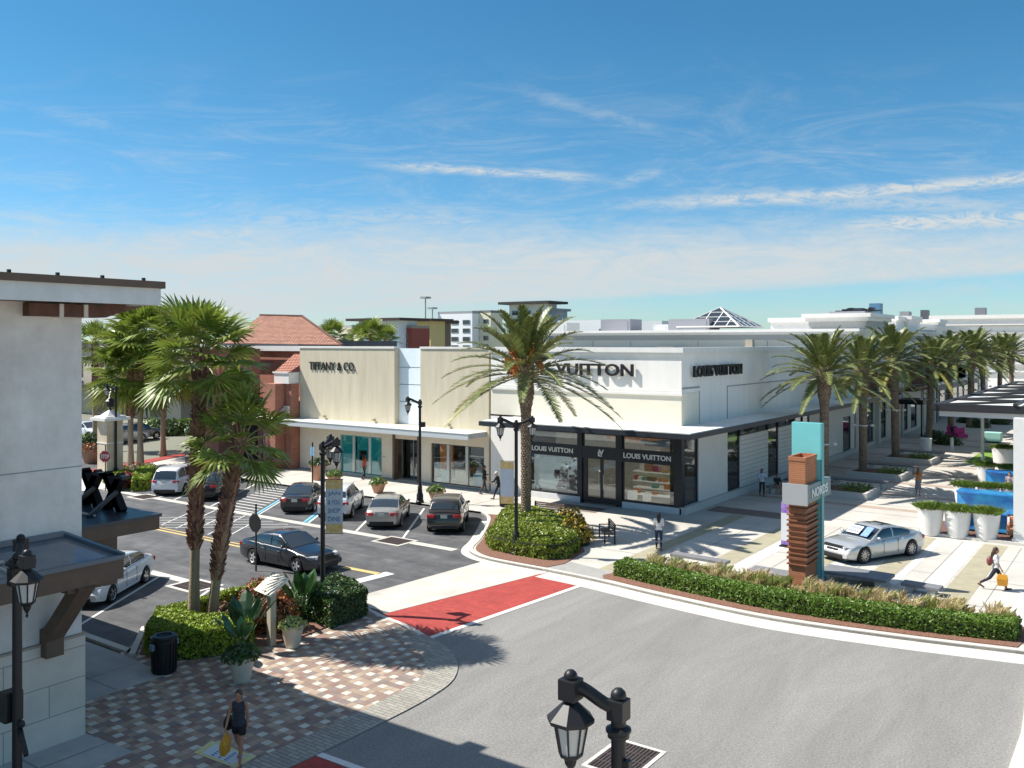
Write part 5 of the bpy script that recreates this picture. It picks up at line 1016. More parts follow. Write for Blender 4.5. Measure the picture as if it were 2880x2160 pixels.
def car(kind,label,x,y,head,pm,group=None,cat='car',name='parked_car',z0=0.,details=True,rimm=None):
    K=CARS[kind]; L,W=K['L'],K['W']; t=thing(name,label,cat,(x,y,z0),R(head),group); hw=W/2; r=K['r']; ax=K['ax']; top=K['top']
    # body shell
    NX=56; xs=[-L/2+L*i/NX for i in range(NX+1)]; rings=[]
    for x_ in xs:
        u=abs(x_)/(L/2); plan=hw*(1-.13*max(0,(u-.62)/.38)**2.2); zt=sm_prof(top,x_,.06); zb=K['sill']+.10*max(0,(u-.8)/.2)
        for a in ax:
            dx=abs(x_-a); ra=r+.055
            if dx<ra: zb=max(zb,r-.02+math.sqrt(ra*ra-dx*dx))
        ring=[]; zm=min(max(.58,zb+.04),zt-.12); endf=max(0,(u-.93)/.07)
        prof=[(plan*.93,zb),(plan*.985,zb+(zm-zb)*.5),(plan,zm),(plan*.99,zm+(zt-zm)*.45),(plan*.955,zt-.05),(plan*.90,zt-.005),(plan*.55,zt+.025*(1-endf)),(0,zt+.035*(1-endf))]
        rings.append([Vector((x_,-a_,z_)) for a_,z_ in prof]+[Vector((x_,a_,z_)) for a_,z_ in prof[-2::-1]])
    b=MB(); M=len(rings[0]); 
    for rg in rings: b.v+=[tuple(v) for v in rg]
    for i in range(NX):
        for j in range(M-1): b.f.append((i*M+j,(i+1)*M+j,(i+1)*M+j+1,i*M+j+1))
    for i in (0,NX): b.f.append(tuple(i*M+j for j in range(M)))
    body=b.build('body',pm,t,world=False,auto=True)
    MB().box(-L/2+.12,L/2-.12,-hw+.24,hw-.24,K['sill']-.02,.75).build('underbody',TRIMB,t,world=False)
    # greenhouse
    g=K['green']; nb=30; gx0,gx1=g[0][0],g[-1][0]; rings=[]
    for i in range(nb+1):
        x_=gx0+(gx1-gx0)*i/nb; zr=max(sm_prof(g,x_,.10) if 0<i<nb else lerp_prof(g,x_),lerp_prof(top,x_)+.0); zb=sm_prof(top,x_)-.05; u=abs(x_)/(L/2); pb=hw*(1-.13*max(0,(u-.62)/.38)**2.2)*.915; f=min(1,(zr-zb)/(.52)); wr=pb*(1-.19*f)
        P=[(pb,zb),(pb*(1-.02)-(pb-wr)*.08,zb+(zr-zb)*.15),((pb+wr)/2+.012,zb+(zr-zb)*.55),(wr+.01,zr-.07*f),(wr-.05,zr-.012),(wr*.55,zr+.012),(0,zr+.02)]
        rings.append([(x_,-a_,z_) for a_,z_ in P]+[(x_,a_,z_) for a_,z_ in P[-2::-1]])
    b=MB(); M=len(rings[0])
    for rg in rings: b.v+=rg
    for i in range(nb):
        for j in range(M-1): b.f.append((i*M+j,(i+1)*M+j,(i+1)*M+j+1,i*M+j+1))
    ro=b.build('roof',pm,t,world=False,auto=True)
    # glass = slightly proud patches of the same shell
    def patch(i0,i1,j0,j1,off,nm,m,inset=.0):
        q=MB(); ids={}
        C=Vector((0,0,.9))
        for i in range(i0,i1+1):
            for j in range(j0,j1+1):
                v=Vector(rings[i][j]); nr=Vector((0,v.y*.9,(v.z-.85)*.8)); 
                if nm in('windscreen','rear_window'): nr+=Vector((.9 if nm=='windscreen' else -.9,0,0))
                q.v.append(tuple(v+nr.normalized()*off)); ids[i,j]=len(q.v)-1
        for i in range(i0,i1):
            for j in range(j0,j1): q.f.append((ids[i,j],ids[i+1,j],ids[i+1,j+1],ids[i,j+1]))
        return q.build(nm,m,t,world=False,sm=True)
    def ix(x_): return max(0,min(nb,round((x_-gx0)/(gx1-gx0)*nb)))
    rf=g[-2][0]; rr_=g[1][0]
    patch(ix(rf+.12),nb-1,4,M-5,.014,'windscreen',CGL); patch(1 if kind!='van' else 0,ix(rr_-.04),4,M-5,.014,'rear_window',CGL)
    xa,xc=g[0][0]+.42*(kind in('sedan','coupe_sedan'))+.28*(kind in('suv','van')),g[-1][0]-.38
    bp=K['bp']; cuts=[xa+.0,bp[0],bp[1]+.15,xc] if kind in('suv','van') else [xa+.1,bp[0]+.3,xc]
    for a_,c_ in zip(cuts,cuts[1:]):
        i0,i1=ix(a_)+(0 if a_==cuts[0] else 0),ix(c_)-1
        if i1>i0:
            patch(i0,i1,1,3,.012,'side_window',CGL); patch(i0,i1,M-4,M-2,.012,'side_window',CGL)
    # wheels
    for a in ax:
        for s_ in (-1,1):
            wy=s_*(hw-.11); wb=MB()
            pts=[(.0,0)]; 
            def ringc(rad,yo): return [(a+rad*math.cos(2*math.pi*k/24),wy+s_*yo,r+rad*math.sin(2*math.pi*k/24)) for k in range(24)]
            prof=[(r*.62,-.10),(r*.94,-.11),(r,-.08),(r,.08),(r*.94,.115),(r*.68,.115)]; 
            for rad,yo in prof: wb.v+=ringc(rad,yo)
            for j in range(len(prof)-1):
                for k in range(24): wb.f.append((j*24+k,j*24+(k+1)%24,(j+1)*24+(k+1)%24,(j+1)*24+k))
            wb.f.append(tuple(range(24))); w_=wb.build('wheel',TYRE,t,world=False,sm=False)
            rm=MB(); rm.v+=ringc(r*.70,.118)+ringc(r*.64,.09); rm.f+=[(k,(k+1)%24,24+(k+1)%24,24+k) for k in range(24)]
            n0=len(rm.v); rm.v+=ringc(r*.64,.02); rm.f.append(tuple(range(n0,n0+24))[::1])
            for k in range(10 if kind=='coupe_sedan' else 5):
                an=2*math.pi*k/(10 if kind=='coupe_sedan' else 5); c=Vector((a,wy+s_*.095,r)); e=c+Vector((math.cos(an)*r*.66,0,math.sin(an)*r*.66)); n=Vector((-math.sin(an),0,math.cos(an)))*(.022 if kind=='coupe_sedan' else .045)
                rm.quad(c-n,e-n,e+n,c+n)
            rm.build('rim',rimm or RIM,w_,world=False)
            dk=MB(); dk.v+=ringc(r*.63,.05); dk.f.append(tuple(range(24))); dk.build('brake_disc',TRIMB,w_,world=False)
    # lamps, bumpers, plate, mirrors
    zb_=top[1][1]; zr=.80 if kind in('sedan','coupe_sedan') else .92; xr=-L/2
    def lampb(x0,y0,z0,dx,dy,dz,nm,m,rot=0): 
        mt=Matrix.Translation((x0,y0,z0))@Matrix.Rotation(rot,4,'Z'); return MB().box(-dx/2,dx/2,-dy/2,dy/2,-dz/2,dz/2,mt).build(nm,m,t,world=False,bev=min(dx,dz)*.25)
    for s_ in (-1,1):
        lampb(xr+.10,s_*(hw-.28),zr,.22,.42,.17 if kind!='van' else .14,'tail_light',REDL,-s_*.30)
        lampb(L/2-.30,s_*(hw-.27),.69 if kind in('sedan','coupe_sedan') else .80,.50,.22,.13,'headlight',HEADL,-s_*.55)
        m=MB().ball((g[-1][0]-.42,s_*(hw+.05),sm_prof(top,g[-1][0]-.4)+.08),.11,8,(.75,1,.7)); m.build('wing_mirror',pm,t,world=False,sm=True)
        lampb(.30,s_*(hw-.004),.80,.16,.03,.03,'door_handle',CHR); lampb(-.72,s_*(hw-.004),.82,.16,.03,.03,'door_handle',CHR)
    lampb(xr+.02,0,.36,.12,W*.70,.14,'rear_bumper_trim',TRIMB); lampb(L/2-.03,0,.34,.14,W*.62,.16,'front_grille',TRIMB); lampb(L/2-.08,0,.56,.10,.62,.12,'upper_grille',TRIMB)
    lampb(xr+.005,0,zr-.02,.05,.34,.15,'number_plate',PLATE); lampb(xr+.03,0,zr+.1,.06,.7,.025,'boot_trim',CHR)
    for xx in K['bp']:
        s=MB()
        for sg in (-1,1): s.box(xx-.006,xx+.006,sg*(hw-.012),sg*(hw+.003),.32,.92)
        s.each('door_seam',TRIMB,t,world=False)
    if kind in('suv','van') and kind=='suv': MB().tube([(-1.7,-hw*.72,1.66),(.2,-hw*.72,1.73)],.02,5).tube([(-1.7,hw*.72,1.66),(.2,hw*.72,1.73)],.02,5).each('roof_rail',CHR,t,world=False)
    return t
def rear_place(pl,pr,axr,head=124):
    m=(Vector(pl)+Vector(pr))/2; d=Vector((math.cos(R(head)),math.sin(R(head)))); c=m-d*axr; return c.x,c.y
HD=124.
BLKP=paint('black',(.006,.006,.008),0); WHP=paint('white',(.72,.73,.74),0,.25); SLV=paint('silver_beige',(.42,.40,.36),.5); BRP=paint('dark_brown',(.045,.035,.03),.4); NAV=paint('blue_black',(.004,.006,.011),0); MAS=paint('bright_silver',(.52,.53,.53),.45)
P1=G(573,1104);P2=G(645,1094); x,y=rear_place(P1,P2,-1.38); car('sedan','black sedan with red tail lights parked beside the blue disabled bay line',-40.9,36.0,HD,BLKP,'cars parked in angled bays')
x,y=rear_place(G(683,1119),G(769,1116),-1.36); car('suv','white suv parked behind the lamp with the tall banner',x,y,HD,WHP,'cars parked in angled bays')
x,y=rear_place(G(792,1139),G(869,1134),-1.38); car('sedan','beige silver sedan parked between the white suv and the brown suv',x,y,HD,SLV,'cars parked in angled bays')
x,y=rear_place(G(925,1147),G(1001,1146),-1.36); car('suv','dark brown suv parked beside the round shrub mass',x,y,HD,BRP,'cars parked in angled bays')
x,y=G(337,1068); x2,y2=G(400,1066); c=rear_place((x,y),(x2,y2),-1.5); car('van','white minivan parked beside the clipped hedge across the street',c[0],c[1],HD,WHP,'cars parked in angled bays')
c=rear_place(G(412,1078),G(487,1078),-1.36); car('suv','black suv parked behind the booted palm trunk',c[0],c[1],HD,BLKP,'cars parked in angled bays')
x,y=G(647,1240); x2,y2=G(541,1217); car('sedan','blue black sedan driving along the street toward the crossing',(x+x2)/2,(y+y2)/2+.85,1,NAV,None,'car','moving_car',rimm=mat('bright_rim',(.75,.75,.76),.3,metal=.6))
x,y=G(291,1260); x2,y2=G(205,1305); car('sedan','white car half hidden behind the brown awning beam',-33.2,19.25,-57,WHP,None)
x,y=G(1856,1224); x2,y2=G(1976,1204); car('coupe_sedan','silver luxury sedan on display on the plaza with papers on its windscreen',(x+x2)/2-.80,(y+y2)/2+.4,-116.5,MAS,None,name='display_car',z0=.1)
t=bpy.data.objects[[o.name for o in sc.objects if o.name.startswith('display_car')][0]]
pp=MB(); mtx=Matrix.Translation((.72,0,1.185))@Matrix.Rotation(R(35.5),4,'Y')
pp.box(-.24,.24,-.60,.1,.045,.05,mtx); pp.build('windscreen_poster',mat('poster_white',(.7,.7,.68),.6),t,world=False); MB().box(-.3,.3,.25,.62,.045,.05,mtx).build('windscreen_notice',mat('poster_blue',(.05,.16,.42),.6,col2=(.3,.45,.7),vscale=14),t,world=False)
mk2=MB()
for i in range(5):
    for j in range(2): mk2.box(-.16+j*.2,-.03+j*.2,-.52+i*.115,-.45+i*.115,.052,.056,mtx)
mk2.build('poster_marks',INK,t,world=False); MB().box(-.75,-.15,-.42,.42,1.418,1.432).build('sunroof',CGL,t,world=False)
for i,(xx,yy_,k,pm,lb) in enumerate(((187,946,'suv',WHP,'distant white car partly hidden by the stucco wall'),(266,955,'van',paint('grey_blue',(.3,.36,.42)),'distant pale blue van behind the gate pillar'),(300,950,'suv',BLKP,'distant dark car behind the far palm trunks'))):
    x,y=G(xx,yy_); car(k,lb,x,y,(10,100,95)[i],pm,'distant parked cars')
# ---------------- street furniture ----------------
def lp(xp,yp,z=0): x,y=G(xp,yp); return (x,y,z)
STONE=mat('cast_stone_pot',(.60,.52,.42),.85,var=.08,vscale=3); TERR=mat('terracotta_pot',(.50,.27,.17),.85,var=.1,vscale=3); POTW=mat('white_planter',(.70,.69,.67),.45,var=.03)
# litter bins
def bin_(name,label,x,y,r,h,m,z0=0.,ribs=True,dome=False):
    t=thing(name,label,'litter bin',(x,y,z0)); MB().lathe([(r*.86,0),(r*.9,.03),(r*.93,h*.25),(r*.96,h*.8),(r*.93,h*.86)],n=24).build('drum',m,t,world=False,auto=True)
    MB().lathe([(r*.80,h*.84),(r*1.02,h*.86),(r*1.04,h*.93),(r*.9,h*.97),(r*.62,h*.975),(r*.6,h*.93)],n=24).build('rim',m,t,world=False,auto=True)
    MB().lathe([(r*.60,h*.945),(r*.60,h*.95)],n=20).build('opening',BLKI,t,world=False)
    if ribs:
        b=MB()
        for k in range(20): a=2*math.pi*k/20; b.bar((r*.95*math.cos(a),r*.95*math.sin(a),.05),(r*1.0*math.cos(a),r*1.0*math.sin(a),h*.8),.04,.02)
        b.build('slats',m,t,world=False)
    if dome:
        pts=[(r*1.0*math.cos(a),0,h*.9+r*.9*math.sin(a)) for a in [math.pi*k/10 for k in range(11)]]; MB().tube(pts,.02,6).build('hood_bar',m,t,world=False)
    return t
b1=bin_('litter_bin','round black slatted litter bin in front of the lime corner hedge',-23.72,15.5,.36,1.12,BLK,.03)
for s_ in (-1,1): MB().box(-.08,.08,s_*.34,s_*.44,.72,.9).build('side_handle',mat('bag_grey',(.2,.25,.3),.4),b1,world=False,bev=.02)
x,y=G(1091,1098); bin_('litter_bin','small black litter bin behind the round shrub mass',x,y,.33,1.1,BLK,.1,dome=True)
t=bin_('litter_bin','white square topped litter bin on the plaza between palm trunks',*G(2000,978),.5,1.25,POTW,.1,False)
# conical flower pots
def pot(label,x,y,r,h,m,z0,fill,group=None,name='flower_pot'):
    t=thing(name,label,'planter',(x,y,z0),0,group); MB().lathe([(r*.55,0),(r*.58,.02),(r*.93,h*.86),(r*1.05,h*.88),(r*1.08,h),(r*.95,h),(r*.92,h*.93)],n=24).build('pot',m,t,world=False,auto=True)
    MB().lathe([(r*.92,h*.92),(r*.9,h*.925)],n=20).build('soil',MULCH,t,world=False)
    fill(t,r,h); return t
def grassy(m,n,hg,sp=1.,sz=.03,ball=0.):
    def f(t,r,h):
        b=MB()
        for i in range(n):
            a=q.random()*6.283; rr=r*.9*math.sqrt(q.random()); p=Vector((rr*math.cos(a),rr*math.sin(a),h*.92+ball*(1-(rr/r)**2))); a2=q.random()*6.283; d=Vector((math.cos(a2),math.sin(a2),0)); l=hg*(.6+.6*q.random()); s_=Vector((-d.y,d.x,0))*sz; e=p+d*l*sp*(.3+.6*q.random())+p.normalized()*0+Vector((math.cos(a)*rr*.3,math.sin(a)*rr*.3,l)); b.quad(p-s_,p+s_,(p+e)/2+s_+Vector((0,0,.03)),e,(p+e)/2-s_+Vector((0,0,.03)))
        b.build('plants',m,t,world=False)
    return f
def leafy(m,n,hg,sz=.06,k=1.15):
    def f(t,r,h):
        o=[]
        for i in range(n):
            a=q.random()*6.283; u=q.random(); ph=math.acos(1-u); nr=Vector((math.cos(a)*math.sin(ph),math.sin(a)*math.sin(ph),math.cos(ph))); o.append((Vector((nr.x*r*k,nr.y*r*k,h*.9+nr.z*hg))*(1) ,nr))
        b=MB(); leaves(b,o,sz,q); b.build('plants',m,t,world=False); MB().ball((0,0,h*.88),1,10,(r*.85,r*.85,hg*.75)).build('twigs',TWIG,t,world=False)
    return f
FLOW=leafmat('cabbage_flowers',(.45,.50,.16),.5,.5,.1)
pot('cream conical pot with lime and purple flowers beside the corner hedge bed',-22.35,19.15,.38,.72,STONE,.04,leafy(FLOW,260,.28,.07))
def fernfill(t,r,h):
    leafy(DGRN,420,.35,.075,1.35)(t,r,h); m=MB()
    for i in range(9):
        a=q.random()*6.28; el=R(q.uniform(60,86)); L=1.2*(.7+.4*q.random()); d=Vector((math.cos(a)*math.cos(el),math.sin(a)*math.cos(el),math.sin(el))); s_=Vector((-math.sin(a),math.cos(a),0)); p=Vector((0,0,h)); pr=None
        m.tube([p,p+d*L*.55],[.014,.01],4)
        for t_,w_ in ((.5,.2),(.65,.9),(.8,1),(.9,.7),(1,.02)):
            c=p+d*L*t_+Vector((math.cos(a),math.sin(a),-.5))*.2*L*max(0,t_-.5); rr=(c-s_*w_*.13,c+s_*w_*.13)
            if pr: m.quad(pr[0],rr[0],rr[1],pr[1])
            pr=rr
    m.build('tall_leaves',PADDLE,t,world=False,sm=True)
pot('cream conical pot overflowing with dark ferns and tall paddle leaves on the pavers',-21.25,16.35,.40,.74,STONE,.04,fernfill)
# slanted sign board
t=thing('sign_board','cream slanted map board on a beige post beside the corner hedge bed','sign board',(-23.0,18.85,.04),R(-12)); BG=mat('board_beige',(.46,.41,.31),.6,var=.05)
MB().box(-.13,.13,-.10,.10,0,1.75).build('post',BG,t,world=False,bev=.01); mt=Matrix.Translation((0,0,1.93))@Matrix.Rotation(R(35),4,'X'); MB().box(-.52,.52,-.40,.40,-.035,.035,mt).build('board',mat('board_cream',(.66,.62,.50),.5,var=.03),t,world=False,bev=.01); MB().bar((0,-.1,1.55),(0,-.28,1.82),.2,.05).build('bracket',BG,t,world=False)
MB().box(-.47,.47,-.05,-.03,.036,.039,mt).build('board_seam',BG,t,world=False)
# bowls in front of the tan store
for xx,yy_,lb in ((722,1050,'bowl planter near the white suv, left of three'),(817,1068,'bowl planter between the white suv and the silver sedan'),(942,1086,'bowl planter right of the street lamp, before the tan store')):
    pot('terracotta '+lb,*G(xx,yy_),.5,.62,TERR,.1,leafy(HGRN,220,.42,.09),'terracotta bowl planters')
pot('large terracotta urn with dark bush beside the pale store corner',*G(688,1040),.62,1.15,TERR,.1,leafy(DGRN,260,.5,.1))
# white tapered planters
def wp(lb,x,y,s=1.0,m=OLIV):
    t=thing('tapered_planter',lb,'planter',(x,y,.12),0,'white tapered planters by the blue panels'); r=.62*s;h=1.35*s
    MB().lathe([(r*.66,0),(r*.70,.02),(r*.86,h*.45),(r*1.0,h),(r*.93,h),(r*.9,h*.9)],n=28).build('pot',POTW,t,world=False,auto=True); grassy(leafmat('planter_grass',(.14,.22,.03),.45,.5,.25),900,.26,1.3,.02,.16)(t,r*1.08,h); MB().ball((0,0,h*.9),1,10,(r*.85,r*.85,.2)).build('soil',TWIG,t,world=False); return t
base_=None
for i,(xx,yy_,s,lb) in enumerate(((2010,1160,1,'leftmost big white tapered planter behind the silver display sedan'),(2069,1166,1,'middle of three big white tapered planters in the front row'),(2131,1172,1,'third big white tapered planter, beside the white column'),
   (2083,1100,.92,'white planter behind the first, left end of the second row'),(2135,1103,.92,'white planter second in the second row'),(2186,1106,.92,'white planter of the second row cut by the white column'),
   (2129,1050,.92,'white planter in the third row above the blue panel'),(2178,1056,.92,'white planter third row right beside the column'),(2168,1022,1.3,'big square shouldered white planter farthest back'),)):
    wp(lb,*G(xx,yy_),s)
# deck, blue panels, orange seats
DECK=mat('deck_brown',(.17,.085,.06),.8,var=.3,vscale=4); BLP=mat('blue_mosaic_panel',(.015,.10,.50),.3,col2=(.05,.42,.72),vscale=1.3,det=8,coat=.5); ORG=mat('orange_seat',(.55,.20,.09),.6,col2=(.62,.36,.22),vscale=3)
struct('deck',MB().box(-9.9,-2.5,48.75,52.6,.10,.16),DECK); struct('kerb',MB().box(-10.1,-2.5,48.45,48.72,.1,.24),CONW)
for i,(xa,xb,yb,z1,lb) in enumerate(((-9.3,-5.0,56.3,1.15,'long bright blue mosaic panel between the first two planter rows'),(-9.2,-5.0,66.0,1.15,'blue mosaic panel between the back planter rows'),(-8.9,-6.1,50.6,1.05,'blue mosaic panel behind the three front planters'))):
    t=thing('blue_panel',lb,'panel',((xa+xb)/2,yb,.1)); o=(xa+xb)/2; MB().box(xa-o,xb-o,-.1,.1,.15,z1).build('mosaic_face',BLP,t,world=False,bev=.02); MB().box(xa-o,xb-o,-.35,.9,z1,z1+.08).build('table_top',BLP,t,world=False,bev=.01)
    for s_ in (xa-o+.3,xb-o-.3): MB().box(s_-.06,s_+.06,-.05,.05,0,.15).build('foot',BLK,t,world=False)
for i,(x,y,lb) in enumerate(((-5.6,50.3,'orange upholstered seat with open blue book beside the white column'),(-7.25,50.9,'orange seat partly hidden between white planters'))):
    t=thing('armchair',lb,'seat',(x,y,.16)); MB().box(-.4,.4,-.35,.35,.12,.45).build('seat',ORG,t,world=False,bev=.05); MB().box(-.4,.4,.25,.42,.45,.95).build('backrest',ORG,t,world=False,bev=.05)
    for s_ in(-1,1): MB().box(s_*.4-.05,s_*.4+.05,-.33,.35,.12,.62).build('armrest',ORG,t,world=False,bev=.03)
# pergola
t=thing('pergola','white posted pergola with black slatted roof beams at the right edge','pergola',(-5.2,48.9,.1)); PW=mat('pergola_white',(.70,.69,.66),.6,var=.04); PB=mat('pergola_black',(.025,.024,.026),.5)
zr=5.15
def pc(x,y,r=.28): MB().box(x-r,x+r,y-r,y+r,.1,zr).build('column',PW,t)
MB().box(-5.62,-5.08,48.73,49.27,.1,6.1).build('column',PW,t); MB().box(-5.68,-5.02,48.67,49.33,.1,.35).build('column_base',PW,t)
for x,y in ((-11.6,81.5),(-11.6,104)): MB().tube([(x,y,.1),(x,y,zr)],.13,8).build('column',PW,t)
pc(-1.2,49,.27)
yl=66.5
fr=[(-10.9,63.5),(-10.9,86.5)]
MB().box(-10.9,4,48.0,86.5,zr+.02,zr+.06).build('shade_sheet',mat('shade_pale',(.66,.65,.62),.7),t) if 0 else None
m=MB(); m.box(-11.9,6,65.4,65.9,zr-.35,zr-.02).box(-11.9,6,107.6,108,zr-.35,zr-.02).box(-11.9,-11.5,66,107.5,zr-.3,zr-.02); m.each('edge_beam',PW,t)
for k in range(7):
    y=65.3+k*7.05; MB().box(-12.3,6,y-.22,y+.22,zr+.02,zr+.50).build('roof_beam',PB,t)
m=MB(); m.box(-12.3,-12.0,65.0,108,zr+.1,zr+.45)
for x in (-7.4,-2.9): m.box(x-.12,x+.12,65,107.9,zr+.51,zr+.66)
m.each('roof_rail',PB,t)
for k in range(6): y=65.6+k*7.05; MB().bar((-12,y,zr+.42),(-7.5,y+6.5,zr+.42),.14,.14).build('cross_brace',PB,t)
for k in range(6):
    y=65.6+k*7.05; MB().box(-11.9,6,y,y+6.5,zr+.30,zr+.34).build('shade_panel',mat('shade_pale',(.66,.65,.62),.7,var=.03),t)
MB().box(-5.5,-5.3,48.9,63.2,zr-.05,zr+.25).build('link_beam',PW,t) if 0 else None
MB().ball((-5.62,49.0,2.9),.12,8).build('flood_light',BLK,t)
# teal and timber pylon sign
t=thing('pylon_sign','teal and brown timber pylon sign with grey lettered board behind the long hedge','sign',(-11.3,35.2,.1)); TIM=brickmat('timber_slats',(.40,.155,.07),(.46,.19,.09),(.20,.07,.035),1,3.,.075,.006,plane='WZ',bump=.3); TEALP=mat('teal_paint',(.18,.56,.56),.4,col2=(.20,.60,.60),vscale=1.); TIMD=mat('timber_fin',(.26,.10,.05),.6,var=.2)
cx0,cx1,cy0,cy1=-11.62,-10.98,34.5,35.9
MB().box(cx0-.25,cx1+.12,cy0-.3,cy1+.9,.1,.28).build('base_slab',mat('base_slab_dark',(.12,.12,.13),.6),t)
MB().box(cx0,cx1,cy0,cy1,.28,5.15).build('timber_column',TIM,t); fr_=MB().box(cx0-.02,cx1+.02,cy0-.02,cy0+.03,5.15,5.3).box(cx0-.02,cx1+.02,cy1-.03,cy1+.02,5.15,5.3).box(cx0-.02,cx0+.03,cy0+.03,cy1-.03,5.15,5.3).box(cx1-.03,cx1+.02,cy0+.03,cy1-.03,5.15,5.3); fr_.build('column_rim',TIM,t)
for k in range(11):
    z=1.15+k*.21; MB().box(cx0-.05,cx1+.10,cy0-.09,cy1-.0,z,z+.045+.05*(k%3==1)).build('timber_fin',TIMD,t)
MB().box(-12.0,-10.86,36.0,36.3,.1,6.5).build('teal_slab',TEALP,t); MB().box(-10.86,-10.80,36.0,36.3,.1,6.5).build('slab_edge',mat('teal_shade_tone',(.10,.36,.38),.4),t)  # side face in darker teal, its shade put into the colour
GB=mat('board_grey',(.48,.49,.49),.4,metal=.3); MB().box(-11.75,-10.83,34.25,37.3,3.55,4.25).build('name_board',mat('board_teal_grey',(.16,.24,.25),.4,metal=.3),t,bev=.02); MB().box(-11.76,-10.80,34.18,34.25,3.5,4.3).build('board_end',GB,t)
text('NORDS','lettering',LETW,t,(-10.81,35.78,3.9),2.0,.36,FX,.03,.02)
# purple white banner stand
x,y=G(1701,1186); t=thing('banner_stand','purple and white standing banner partly hidden behind the timber pylon','banner',(x,y,.1)); MB().box(-.3,.3,-.02,.02,.1,2.1).build('cloth',mat('banner_white',(.68,.68,.70),.6),t,world=False); MB().box(-.3,.3,-.03,.03,1.6,2.1).build('purple_head',mat('purple',(.22,.07,.42),.5,col2=(.4,.3,.6),vscale=6),t,world=False); MB().box(-.3,.3,-.03,.03,.1,.28).build('purple_foot',mat('purple',(.2,.1,.4)),t,world=False); MB().box(-.35,.35,-.2,.2,0,.06).build('base',BLK,t,world=False)
# benches
WOOD=mat('bench_slats',(.16,.12,.10),.6,var=.2,vscale=6); CBN=mat('bench_concrete',(.52,.50,.46),.7,var=.05)
def bench(label,x,y,rz,L=1.9,group='slatted benches with backs'):
    t=thing('bench',label,'bench',(x,y,.1),R(rz),group); 
    for k in range(5): MB().box(-L/2,L/2,-.25+k*.10,-.17+k*.10,.43,.46).build('seat_slat',WOOD,t,world=False)
    for k in range(4): MB().box(-L/2,L/2,.27+k*.015,.29+k*.015,.52+k*.10,.60+k*.10).build('back_slat',WOOD,t,world=False)
    for s_ in (-1,1):
        MB().box(s_*L/2-.03,s_*L/2+.03,-.25,-.19,0,.43).box(s_*L/2-.03,s_*L/2+.03,.22,.30,0,.92).box(s_*L/2-.03,s_*L/2+.03,-.25,.25,.62,.66).box(s_*L/2-.03,s_*L/2+.03,-.25,-.20,.43,.62).each('leg',BLK,t,world=False)
    return t
x,y=G(1183,1128); bench('slatted bench with its back to the shrub mass in front of the boutique',x,y,2)
x,y=G(1310,1172); bench('small slatted bench on the plaza right of the shrub mass',x,y,-50,1.5)
def slab_bench(lb,x,y,L,w,h,rz=0):
    t=thing('slab_bench',lb,'bench',(x,y,.1),R(rz)); MB().box(-L/2,L/2,-w/2,w/2,h-.12,h).build('seat',mat('slab_grey',(.20,.20,.21),.6,var=.1),t,world=False,bev=.02); 
    for s_ in(-1,1): MB().box(s_*(L/2-.3)-.12,s_*(L/2-.3)+.12,-w/2+.06,w/2-.06,0,h-.12).build('support',CBN,t,world=False)
    return t
x,y=G(1520,1240); slab_bench('low grey stone bench behind the left end of the long hedge',x-.4,y+.5,2.6,.5,.48,-3)
x,y=G(1893,1272); slab_bench('low wide grey stone ledge to the right of the pylon foot',x-.8,y+.15,2.6,1.3,.42,-3)
x,y=G(1990,1288); slab_bench('low narrow grey stone ledge right of the wide stone ledge',x+.0,y+.1,1.4,.6,.35,-3)
x,y=G(1665,1262); slab_bench('low grey stone ledge left of the pylon foot',x+.1,y+.2,2.0,.9,.40,-3)
# palm planters with benches along the row
for i,(yy_,lb) in enumerate(((58.5,'nearest'),(67.8,'second'),(77.8,'third'))):
    t=thing('bench_planter',['nearest low pale planter bed round a plaza palm, closest to the pylon','second low pale planter bed round a plaza palm with grey bench','third low pale planter bed round a plaza palm, farthest'][i],'planter',(-16.6,yy_,.1)); 
    for a in ((-1.6,-1.4,-1.6,1.6),(2.0,2.2,-1.6,1.6),(-1.4,2.0,-1.6,-1.4),(-1.4,2.0,1.4,1.6)): MB().box(*a,0,.42).build('rim',CBN,t,world=False)
    MB().box(-1.4,2.0,-1.4,1.4,.02,.30).build('soil',MULCH,t,world=False); o=[]
    for k in range(260): o.append((Vector((q.uniform(.3,1.9),q.uniform(-1.3,1.3),.3+.35*q.random())),Vector((0,0,1))))
    b=MB(); leaves(b,o,.11,q); b.build('plants',HGRN,t,world=False)
    x=-15.6; slab_bench(['grey bench slab before the nearest plaza planter','grey bench slab between the first and second plaza planters','grey bench slab between the second and third plaza planters'][i],-16.2,yy_+3.6,3.6,.7,.5,0)
# light rings on the palm trunks
for i,(yy_,z) in enumerate(((58.5,3.2),(67.8,3.7),(77.8,4.2),(90.7,4.4),(102,4.4),(113,4.3),(124,4.3))):
    t=thing('trunk_light','white uplight bracket on the trunk of the '+['first','second','third','fourth','fifth','sixth','seventh'][i]+' plaza palm','light',(-17.4,yy_,z),0,'uplights strapped to the plaza palms')
    MB().lathe([(.34,-.04),(.36,0),(.34,.04)],n=12).build('strap',POTW,t,world=False)
    for a in (20,200,110): MB().ball((.62*math.cos(R(a)),.62*math.sin(R(a)),.02),.15,8,(1.2,.9,.7)).build('lamp_head',POTW,t,world=False,sm=True)
